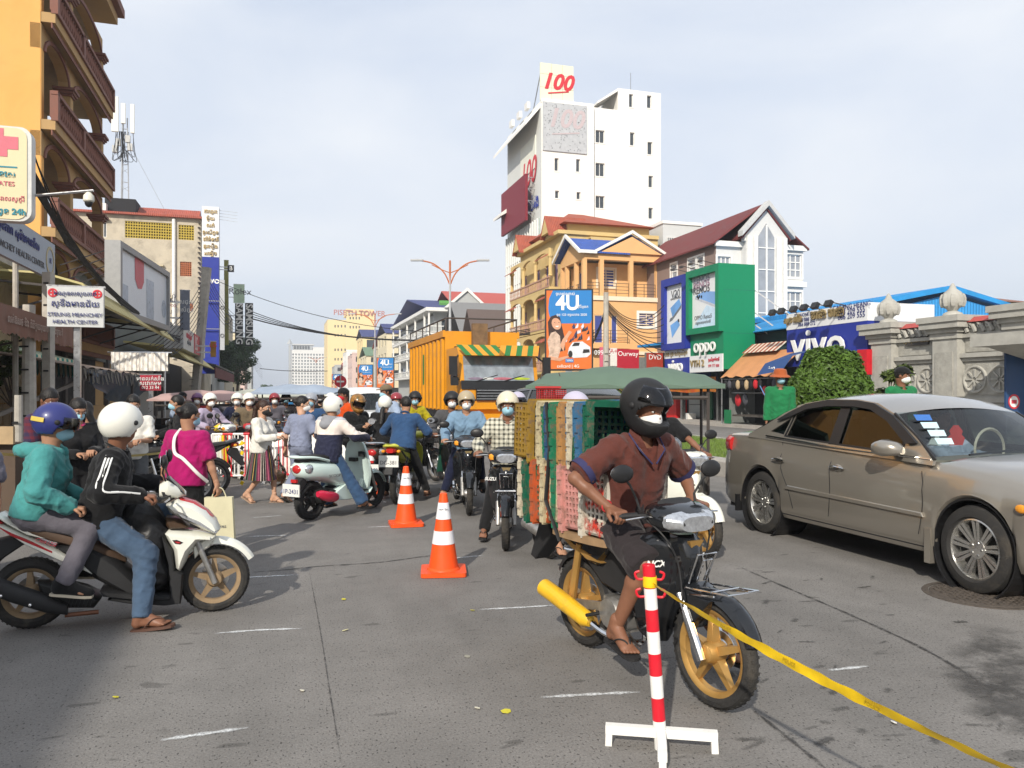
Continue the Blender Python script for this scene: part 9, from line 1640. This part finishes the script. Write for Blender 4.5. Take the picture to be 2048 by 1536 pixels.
PP,JP=rider('passenger in a teal hooded jacket and blue helmet on the left scooter',SLOC,SHEAD,C,.95,hipp[0],hipp[1]+.02,R(12),R(6),R(10),((hp_[0]-.02,.12,hp_[2]+.03),(hp_[0]-.03,-.23,hp_[2])),[((SQ(415,1110)[0],.2,SQ(415,1110)[1]+.02),(1,.15,-.1)),((SQ(415,1110)[0],-.24,SQ(415,1110)[1]),(1,-.2,-.12))],0,.012,.0068,None,.0,.3,(None,(-.5,-.7,-.6)),.03)
sd=SDF();N_,sp_,fw_,lat_=JP['N'],JP['sp'],JP['fw'],JP['lat']
for a in np.linspace(.7,5.58,14):c_=N_+sp_*.0+(fw_*math.cos(a)+lat_*math.sin(a))*.085;sd.cap(c_-sp_*.02,c_-fw_*.05*(1-math.cos(a))-sp_*.05,.03,.03,.03)
link('hood',sdf_mesh([nets(sd,.013,.006,.008,5)],'hood',D_TEAL),PP);p_=JP['H'];hlp=head_local(p_,JP['Rm']);ellpatch(hlp,(.1518,.1298,.1418),3.5,4.3,-.1,.12,(-.012,0,.032),8,4).obj('helmet_decal',mat('decal_gold',(.55,.42,.08),.5),PP)
# --- women on foot
Y=7.6;p=at(372,785,Y);C=dict(skin='tan',female=True,shirt=(D_MAG,'short',.018,.1),pants=(D_BLACK,'long',.012),shoes=('sandal',M_BLKM),head=dict(kind='bun'),mask=M_MASKB,build=1.12)
W1,J1=stander('woman in a magenta blouse with a white shoulder strap walking away',(p.x,Y),R(78),C,1.50,.25,((.02,.3,.62),(.05,-.36,.56)),R(-25),R(8),R(4),.014,.008,None,.6)
N_,sp_,fw_,lat_=J1['N'],J1['sp'],J1['fw'],J1['lat'];MB().tube(crom([N_+lat_*.08+sp_*.03,N_+lat_*.055-sp_*.06-fw_*.125,N_+lat_*.02-sp_*.2-fw_*.165,J1['P']-lat_*.08+sp_*.16-fw_*.165,J1['P']-lat_*.2+sp_*.02-fw_*.1,J1['P']-lat_*.24-sp_*.06],8),.016,8,True,.5).smooth().obj('shoulder_strap',mat('strap_white',(.7,.66,.62),.6),W1)
wq=Matrix.Rotation(R(78),3,'Z')@J1['R']['wr']+V((p.x,Y,0));tb=thing('tote_bag','cream paper carrier bag held by the woman in magenta','bag',(wq.x+.02,wq.y,wq.z-.06),R(8));MB().prism([(-.13,0),(.13,0),(.15,-.42),(-.12,-.44)],(0,-.04,-.06),(1,0,0),(0,0,1),(0,.08,0)).obj('bag',mat('cream_bag',(.58,.54,.36),.7,var=.12),tb);MB().tube(crom([(-.07,0,-.07),(-.03,0,.02),(.03,0,.02),(.07,0,-.07)],4),.006,5).obj('handle',MATS['cream_bag'],tb);text('Shakes',tb,(.01,-.045,-.34),.05,M_GREYT,ext=.001)
Y=11.4;p=at(522,785,Y);SKM=[cloth('stripe_black',(.02,.018,.02)),cloth('stripe_maroon',(.14,.03,.06)),cloth('stripe_ochre',(.45,.28,.08)),cloth('stripe_cream',(.55,.48,.4)),cloth('stripe_green',(.05,.14,.09)),cloth('stripe_pink',(.4,.1,.16))];C=dict(skin='light',female=True,shirt=(D_WHITE,'long',.018,.07),skirt=(SKM,.46),shoes=('sandal',mat('nude_sandal',(.35,.24,.17),.5)),head=dict(kind='pony',tail=.42,hairmat=M_HAIRB),mask=M_MASKK)
stander('woman in a white jacket and striped skirt with a long brown ponytail',(p.x,Y),R(-12),C,1.50,.34,((.28,.12,.98),(.30,-.12,.97)),R(-4),R(10),R(3),.014,.008,None,.5)
Y=11.5;p=at(600,785,Y);C=dict(skin='light',female=True,shirt=(D_JUMP,'short',.016,.03),pants=(D_JUMP,'long',.018),shoes=('sandal',mat('grey_sandal',(.1,.09,.08),.6)),head=dict(kind='bun'),mask=M_MASKW,flare=.012)
W3,J3=stander('woman in a grey-blue jumpsuit carrying a plastic bag, seen from behind',(p.x,Y),R(62),C,1.56,-.42,((.05,.34,.76),(.22,-.2,.9)),R(-50),R(6),R(4),.014,.008,None,.6)
wq=Matrix.Rotation(R(62),3,'Z')@J3['L']['wr']+V((p.x,Y,0));pb=thing('plastic_bag','clear plastic bag of bread carried beside the jumpsuit woman','bag',(wq.x-.12,wq.y-.05,wq.z-.1));sd=SDF();sd.ell((0,0,-.28),(.15,.11,.18),.03).cap((0,0,-.12),(.03,0,.03),.06,.02,.04);link('bag',sdf_mesh([nets(sd,.014,0,.012,2)],'bag',glass_mat('clear_plastic',(.85,.85,.85),.15)),pb)
for i in range(5):MB().ell((-.06+.03*i,.02*(i%2),-.34+.05*(i%3)),(.07,.05,.045),10,6).smooth().obj('bun',mat('bread',(.48,.27,.12),.8,var=.2),pb)
# --- riders in the middle
HOOD=band_mat('hoodie_bands',[(0,'1c1f36'),(.46,'d8cdc4'),(.73,'a6a8ae')],'Z',.75,1.45)
C=dict(skin='tan',female=True,shirt=(HOOD,'long',.024,.14),pants=(cloth('jeans_mid','46648a'),'long',.014),flare=.03,shoes=('sandal',M_BLKM,1),head=dict(kind='open',mat=HW,visor=None,hair=True),mask=M_MASKW,build=1.05)
R4,J4=rider('rider in a grey, cream and navy hooded top on the mint scooter',SC_LOC,SC_HD,C,.94,-.28,.85,R(10),R(-6),R(8),((.2,.3,1.0),(.2,-.3,1.0)),[((.02,.28,.1),(1,.1,0)),((.06,-.36,.095),(1,-.3,0))],0,.014,.008)
sd=SDF();N_,sp_,fw_,lat_=J4['N'],J4['sp'],J4['fw'],J4['lat']
for a in np.linspace(1.0,5.28,12):c_=N_+(fw_*math.cos(a)+lat_*math.sin(a))*.09;sd.cap(c_,c_-fw_*.03-sp_*.07*(1-math.cos(a))*.7,.028,.032,.03)
link('hood',sdf_mesh([nets(sd,.015,.006,.008,8)],'hood',cloth('hood_grey','a6a8ae')),R4)
C=dict(skin='light',female=True,shirt=(D_BLACK,'long',.018,.1),pants=(D_BLACK,'long'),shoes=('sandal',M_BLKM),head=dict(kind='open',mat=HW,hair=True,tail=.34,hairmat=M_HAIR),mask=M_MASKW)
rider('rider in black with long hair under a white helmet on the retro scooter',BS_LOC,BS_HD,C,.92,-.22,.86,R(14),0,R(12),((.2,.28,1.0),(.2,-.28,1.0)),[((.1,.3,.1),(1,0,0)),((.1,-.3,.1),(1,0,0))],0,.016,.009)
p=at(708,785,12.9);C=dict(skin='tan',shirt=(D_BLACK,'long',.024,.1),pants=(D_BLACK,'long',.014),shoes=('shoe',D_BLACK),head=dict(kind='full',mat=HM,visor=M_VISOR),build=1.08)
stander('man in a black sweatshirt and colourful full-face helmet checking his phone',(p.x,12.9),R(-38),C,1.56,0,((.3,.04,1.08),(.28,-.08,1.05)),R(-6),R(26),R(8),.016,.009,None,.8)
C=dict(skin='tan',shirt=(D_DENIM,'long',.022,.10),pants=(D_BLACK,'long'),shoes=('sandal',mat('brown_sandal',(.1,.05,.03),.6)),head=dict(kind='hair'),mask=M_MASKB,build=1.05,collar=D_DENIM)
rider('rider in a denim jacket seen from behind on the lime motorcycle',DM_LOC,DM_HD,C,.97,-.26,.86,R(18),R(38),R(8),((.22,.3,.955),(.22,-.3,.955)),[((-.05,.34,.1),(1,.1,0)),((0,-.32,.1),(1,0,0))],0,.015,.009)
C=dict(skin='brown',shirt=(D_YELJ,'long',.026,.1),pants=(D_BLACK,'long'),shoes=('shoe',D_BLACK),head=dict(kind='open',mat=HB,visor=None),mask=M_MASKB)
rider('rider in a bright yellow jacket and black helmet on the basket motorcycle',BK_LOC,BK_HD,C,.98,-.24,.89,R(10),R(-30),R(4),h=.017,fine=.009,feet=[((.0,.34,.1),(1,0,0)),((0,-.3,.1),(1,0,0))])
p=at(793,785,15.0);C=dict(skin='tan',shirt=(D_GREY,'long',.018,.1),pants=(D_BLACK,'long'),shoes=('shoe',D_BLACK),head=dict(kind='open',mat=HR,visor=None),mask=M_MASKW);stander('person in grey with a dark red helmet behind the denim jacket',(p.x,15),R(-85),C,1.58,0,(None,None),R(5),R(4),h=.018)
p=at(690,785,15.2);C=dict(skin='brown',shirt=(D_ORNG,'short',.018,.1),pants=(D_NAVY,'long'),shoes=('shoe',D_BLACK),head=dict(kind='cap',mat=D_BLACK),mask=mat('mask_red',(.5,.02,.03),.8),build=1.06,collar=D_ORNG);stander('man in an orange polo shirt and black cap with a red mask',(p.x,15.2),R(-120),C,1.70,0,(None,None),R(-20),R(6),h=.017)
p=at(776,785,14.2);C=dict(skin='brown',shirt=(D_LBLUE,'short',.018,.1),pants=(D_NAVY,'long'),shoes=('shoe',D_BLACK),head=dict(kind='cap',mat=D_KHAKI),mask=M_MASKB,collar=D_LBLUE);stander('man in a pale blue shirt and camouflage cap directing traffic',(p.x,14.2),R(-130),C,1.76,0,((.22,.2,1.05),None),R(-15),R(4),h=.017)
PLAID=plaid_mat('plaid_shirt','c2bfae','4a4a42',.052)
C=dict(skin='brown',shirt=(PLAID,'long',.022,.1),pants=(D_BLACK,'long',.014),shoes=('sandal',M_BLKM,1),head=dict(kind='open',mat=HCR,visor=None),mask=M_MASKB,build=1.05,collar=PLAID)
rider('rider in a checked shirt and cream helmet with a blue mask',PL_LOC,PL_HD,C,1.0,-.24,.865,R(12),R(4),R(4),((.22,.3,.955),(.22,-.3,.955)),[((.03,.24,.3),(1,.1,-.1)),((.08,-.26,.1),(1,-.05,0))],0,.013,.0075)
C=dict(skin='tan',female=True,shirt=(D_LDEN,'long',.026,.12),pants=(D_NAVY,'crop',.014),shoes=('shoe',D_BLACK),head=dict(kind='open',mat=HBE,visor=None,hair=True),mask=M_MASKW,build=1.05)
rider('rider in a light denim jacket and beige helmet with a white mask',LD_LOC,LD_HD,C,.97,-.24,.89,R(8),R(6),R(4),((.22,.3,.955),(.22,-.3,.955)),[((0,.22,.34),(1,.1,-.1)),((-.05,-.36,.1),(1,0,0))],0,.014,.008)
C=dict(skin='tan',shirt=(cloth('pinkish','b8a09c'),'long',.02,.1),pants=(D_BLACK,'long'),shoes=('shoe',D_BLACK),head=dict(kind='full',mat=HL,visor=M_VISOR),mask=M_MASKW)
p=at(1036,785,10.6);q_=V((p.x,10.6+.3,0));underbone('dark motorcycle behind the checked-shirt rider',q_,R(-88),M_BLKP,M_ALU,'wire',group='motorcycles in the traffic');r5,j5=rider('rider with a silver-grey visor helmet and yellow-green sash',q_,R(-88),C,1.0,h=.018);MB().tube([j5['N']+j5['lat']*.14+j5['fw']*.03,j5['N']-j5['sp']*.2+j5['lat']*.1+j5['fw']*.155,j5['P']+j5['fw']*.17+j5['lat']*.06],.035,8,True,.3,up=(1,0,0)).smooth().obj('sash',cloth('hi_vis','b8d82a'),r5)
C=dict(skin='brown',shirt=(cloth('grey_jacket','5c5c5e'),'long',.024,.1),pants=(D_GREENP,'long'),shoes=('shoe',D_BLACK),head=dict(kind='open',mat=HB),mask=M_MASKW);q_=V((at(905,785,12.4).x,12.4,0));underbone('dark motorcycle with a rider in grey beyond the light denim rider',q_,R(-80),M_BLKP,M_ALU,'wire',group='motorcycles in the traffic');rider('rider in a grey jacket with a dark helmet left of the truck cab',q_,R(-80),C,1.02,h=.018)
C=dict(skin='tan',shirt=(D_LAV,'long',.018,.1),pants=(cloth('grey_pants2','6a6a6e'),'crop',.014),shoes=('sandal',M_BLKM,1),head=dict(kind='half',mat=HL),mask=M_MASKW);rider('rider with a lilac helmet hidden behind the crates',H2_LOC,H2_HD,C,1.0,h=.018,feet=[((0,.2,.36),(1,0,-.1)),((-.02,-.26,.28),(1,-.1,-.1))])
C=dict(skin='brown',shirt=(D_BLACK,'short',.018,.1),pants=(D_BLACK,'long',.014),shoes=('sandal',M_BLKM),head=dict(kind='half',mat=HB),mask=M_MASKW);rider('rider hidden behind the brown polo with one bare arm showing',W2_LOC,W2_HD,C,1.0,-.3,.88,R(8),h=.017,grips=((.245,.30,.955),(.245,-.295,.955)))
# --- car driver
C=dict(skin='tan',shirt=(D_LBLUE,'long',.018,.05),pants=(D_NAVY,'long'),head=dict(kind='hair'),shoes=('shoe',D_BLACK));J=rig((-.02,0,.74),R(-14),1.0,0,[V((.34,.1,.98)),V((.34,-.12,.98))],[((.55,.1,.4),(1,0,0)),((.55,-.1,.4),(1,0,0))],0,0);lv=Vector((-math.sin(CAR_HD),math.cos(CAR_HD),0));person('driver in a pale shirt at the wheel of the sedan',CAR_LOC+lv*.37,CAR_HD,J,C,.02,.011)
# --- median workers
p=at(1560,785,13.4);C=dict(skin='brown',shirt=(D_GREENS,'long',.018,.1),pants=(D_DGREY,'long'),shoes=('shoe',D_BLACK),head=dict(kind='bucket',mat=cloth('orange_hat','c86a3c')),mask=M_MASKB,collar=D_GREENS);stander('worker in a green shirt and orange brimmed hat left of the bush',(p.x,13.4),R(-104),C,1.64,0,((.05,.2,.72),(.06,-.23,.74)),R(22),R(5),h=.016,z=.36)
p=at(1800,785,11.8);C=dict(skin='brown',shirt=(D_GREENS,'long',.018,.1),pants=(D_DGREY,'long'),shoes=('shoe',D_BLACK),head=dict(kind='cap',mat=D_BLACK),mask=M_MASKW,collar=D_GREENS);w7,j7=stander('worker in a green shirt and black cap standing behind the sedan roof',(p.x,11.8),R(-75),C,1.70,0,(None,None),R(30),R(8),h=.016,z=.30)
# --- people at the left pavement
p=at(92,785,8.6);PM=plaid_mat('plaid_dark','2c2440','5c1c28',.07);C=dict(skin='brown',shirt=(PM,'short',.02,.1),pants=(D_DGREY,'long'),shoes=('sandal',M_BLKM),head=dict(kind='hair'),mask=M_MASKW,build=1.1);stander('older man in a dark plaid shirt reading at the left',(p.x,8.6),R(-20),C,1.66,0,((.3,.1,1.0),(.3,-.1,1.0)),R(-8),R(20),h=.016)
p=at(152,785,8.3);C=dict(skin='tan',female=True,shirt=(D_BLACK,'long',.02,.1),pants=(D_BLACK,'long',.03),shoes=('sandal',M_BLKM),head=dict(kind='long'),mask=M_MASKB,collar=D_PINK);stander('woman in black with a pink scarf reading a slip behind the scooter',(p.x,8.3),R(-40),C,1.55,0,((.3,.05,1.0),(.3,-.1,.98)),0,R(28),h=.016)
p=at(178,785,9.3);C=dict(skin='tan',shirt=(D_BLUE,'short',.016,.1),pants=(D_NAVY,'long'),shoes=('sandal',M_BLKM),head=dict(kind='long'),mask=M_MASKB,build=1.1);stander('person in a blue shirt behind the woman with the pink scarf',(p.x,9.3),R(-150),C,1.5,0,(None,None),0,R(20),h=.018)
p=at(266,785,10.2);C=dict(skin='tan',shirt=(D_WHITE,'short',.016,.1),pants=(cloth('grey_pants3','6c6e70'),'long',.014),shoes=('shoe',D_BLACK),head=dict(kind='hair'),mask=M_MASKW);stander('person in a white shirt and grey trousers behind the white helmet',(p.x,10.2),R(-60),C,1.58,0,((.3,.05,1.0),(.3,-.1,.98)),0,R(20),h=.018)
p=at(366,785,18.0);C=dict(skin='brown',shirt=(D_LBLUE,'short',.016,.1),pants=(D_NAVY,'long'),shoes=('shoe',D_BLACK),head=dict(kind='cap',mat=D_BLACK),mask=M_MASKW);stander('officer in a pale blue shirt under the shop awning',(p.x,18),R(-80),C,1.62,h=.02)
p=at(-52,785,7.0);C=dict(skin='tan',shirt=(cloth('grey_print','8c8a98',.9,.5),'short',.03,.2),pants=(D_DGREY,'long',.03),shoes=('sandal',M_BLKM),head=dict(kind='hair'),mask=M_MASKW,build=1.15);stander('person in a loose grey printed shirt cut off by the left edge',(p.x,7.0),R(-60),C,1.3,h=.018)
# --- further riders, each with a motorcycle
CROWD=[(338,11.8,-150,D_BLACK,None,M_MASKB,'seated man in black and red with a blue mask','hair',0),(428,14.9,-28,D_LAV,HW,M_MASKW,'rider in a lavender shirt and white helmet behind the barrier','open',1),(473,16.2,-78,D_NAVY,HW,M_MASKW,'rider in navy with a plain white helmet facing the camera','open',1),(500,15.6,-60,D_KHAKI,HW,M_MASKW,'rider in a khaki jacket with a white helmet behind the ponytail','open',1),(548,18,-80,D_GREY,HR,M_MASKW,'rider in grey with a red helmet behind the white jacket','open',1),(620,14.6,-85,D_DENIM,HG,M_MASKB,'rider with a chrome-grey helmet and blue mask behind the jumpsuit','open',1),(660,16.2,-85,D_KHAKI,HW,M_MASKW,'rider with a white and black full-face helmet in the jam','full',1),
(572,19.5,-75,D_DGREY,HB,M_MASKB,'rider in charcoal with a black helmet in the jam','open',1),(455,20.5,-70,D_GREY,HB,M_MASKW,'rider in grey with a black helmet under the pink canopy','open',1),(395,17.5,-65,D_RED,HP,M_MASKW,'rider in red with a purple helmet by the shop front','open',1),(590,24,-80,D_BLUE,HW,M_MASKB,'far rider in blue with a white helmet','open',1),(640,22,-80,D_BLACK,HB,M_MASKW,'far rider in black with a black helmet','full',1),(520,23,-80,D_PINK,HW,M_MASKW,'far rider in pink with a white helmet','open',1),(430,25,-75,D_WHITE,HR,M_MASKW,'far rider in white with a red helmet','open',1),(550,28,-80,D_NAVY,HB,M_MASKB,'far rider in navy with a black helmet','open',1),(620,31,-80,D_KHAKI,HW,M_MASKW,'far rider in khaki with a white helmet','open',1),(670,27,-85,D_GREY,HG,M_MASKW,'far rider in grey with a grey helmet','open',1),(480,33,-80,D_RED,HB,M_MASKW,'far rider in red with a black helmet','open',1),(576,37,-80,D_WHITE,HW,M_MASKB,'farthest rider in white with a white helmet','open',1)]
for i,(x,Y,hd,sm_,hm_,mk,lab,kind,g_)in enumerate(CROWD):
 q_=V((at(x,785,Y).x,Y,0));paint_=(M_BLKP,M_WSCO,M_BLKP,M_REDP)[i%4]if i!=1 else M_WSCO;nm=('black','white','black','red')[i%4]if i!=1 else 'white'
 mo=underbone('%s motorcycle of the %s'%(nm,lab.replace('rider ','rider ')),q_,R(hd),paint_,M_ALU,'wire' if i%3 else '5',group='motorcycles in the traffic')if Y<19 else scoopy('%s scooter of the %s'%(nm,lab),q_,R(hd),paint_,M_SEAT,'1A',None,'motorcycles in the traffic',M_CHROME,'',False,M_ALU)
 hdd=dict(kind=kind,mat=hm_,visor=M_VISOR if kind=='full' else None)if hm_ else dict(kind='hair');C=dict(skin=('tan','brown','light')[i%3],shirt=(sm_,'long',.02,.1),pants=((D_BLACK,D_JEAN,D_DGREY)[i%3],'long'),shoes=('shoe',D_BLACK),head=hdd,mask=mk);gr=((.22,.3,.955),(.22,-.3,.955))if Y<19 else((.2,.29,1.0),(.2,-.29,1.0))
 rider(lab,q_,R(hd),C,.98,h=.02 if Y<16 else .028,fine=.01 if Y<16 else .014,group='riders waiting in the jam',grips=gr,feet=[((0,.33,.1),(1,0,0)),None],yaw=R((i*37)%30-15))
 # yellow dirt bike and parked motorcycles behind the barrier, helmets and bags on the basket bike
q_=V((at(478,785,14.7).x,14.7,0));underbone('yellow and white dirt motorcycle parked behind the barrier',q_,R(170),mat('dirt_yellow',(.7,.5,.02),.3,coat=.3),M_BRAKE,'wire',group='parked motorcycles');
for i,(x,Y,hd,lab)in enumerate(((300,11.2,20,'dark motorcycle parked beyond the magenta blouse'),(262,12.4,10,'dark motorcycle parked below the tin roof'),(352,15.0,30,'dark motorcycle parked near the shop pier'),(225,11.0,200,'dark motorcycle behind the driver in the track jacket'))):q_=V((at(x,785,Y).x,Y,0));underbone(lab,q_,R(hd),M_BLKP,M_ALU,'wire',group='parked motorcycles')
b_=Matrix.Translation(BK_LOC)@Matrix.Rotation(BK_HD,4,'Z')
for i,(o_,r_,c_)in enumerate((((.66,.05,1.0),.11,'e4e0dc'),((.62,-.1,1.03),.1,'d8d4d2'),((.68,-.02,1.1),.09,'e8e6e2'),((.55,.08,1.06),.085,'c8c4c0'))):sd=SDF();sd.ell((0,0,0),(r_,r_*.9,r_*.75),.02);w8=link('plastic_sack',sdf_mesh([nets(sd,.014,0,.012,i*3)],'plastic_sack',mat('sack_'+c_,hexc(c_,.85),.5,var=.1)),None,b_@V(o_));tag(w8,('white sack lowest in the basket','white sack at the side of the basket','white sack on top of the basket pile','greyish sack at the back of the basket pile')[i],'bag','sacks in the motorcycle basket')
# no-entry sign over the jam and the thin city haze
ns=thing('no_entry_sign','red round no-entry sign standing above the traffic jam','sign',(at(681,785,46).x,46,.27));MB().tube([(0,0,0),(0,0,2.4)],.04,8).obj('post',M_STEEL,ns);MB().lathe([(.001,0),(.36,0),(.36,.03)],24,(0,0,2.0),'Y').obj('disc',M_RED,ns);MB().bb(-.22,.22,-.02,-.01,1.95,2.05).obj('bar',M_WLET,ns)
hz=bpy.data.materials.new('haze');hz.use_nodes=True;hz.node_tree.nodes.remove(hz.node_tree.nodes['Principled BSDF']);pv=hz.node_tree.nodes.new('ShaderNodeVolumePrincipled');pv.inputs['Color'].default_value=(.86,.9,.95,1);pv.inputs['Density'].default_value=.0007;pv.inputs['Anisotropy'].default_value=.2
hz.node_tree.links.new(pv.outputs[0],hz.node_tree.nodes['Material Output'].inputs['Volume']);tag(MB().bb(-700,700,-60,1000,-1.1,56).obj('haze',hz),'thin pale city haze filling the street','haze',kind='stuff')
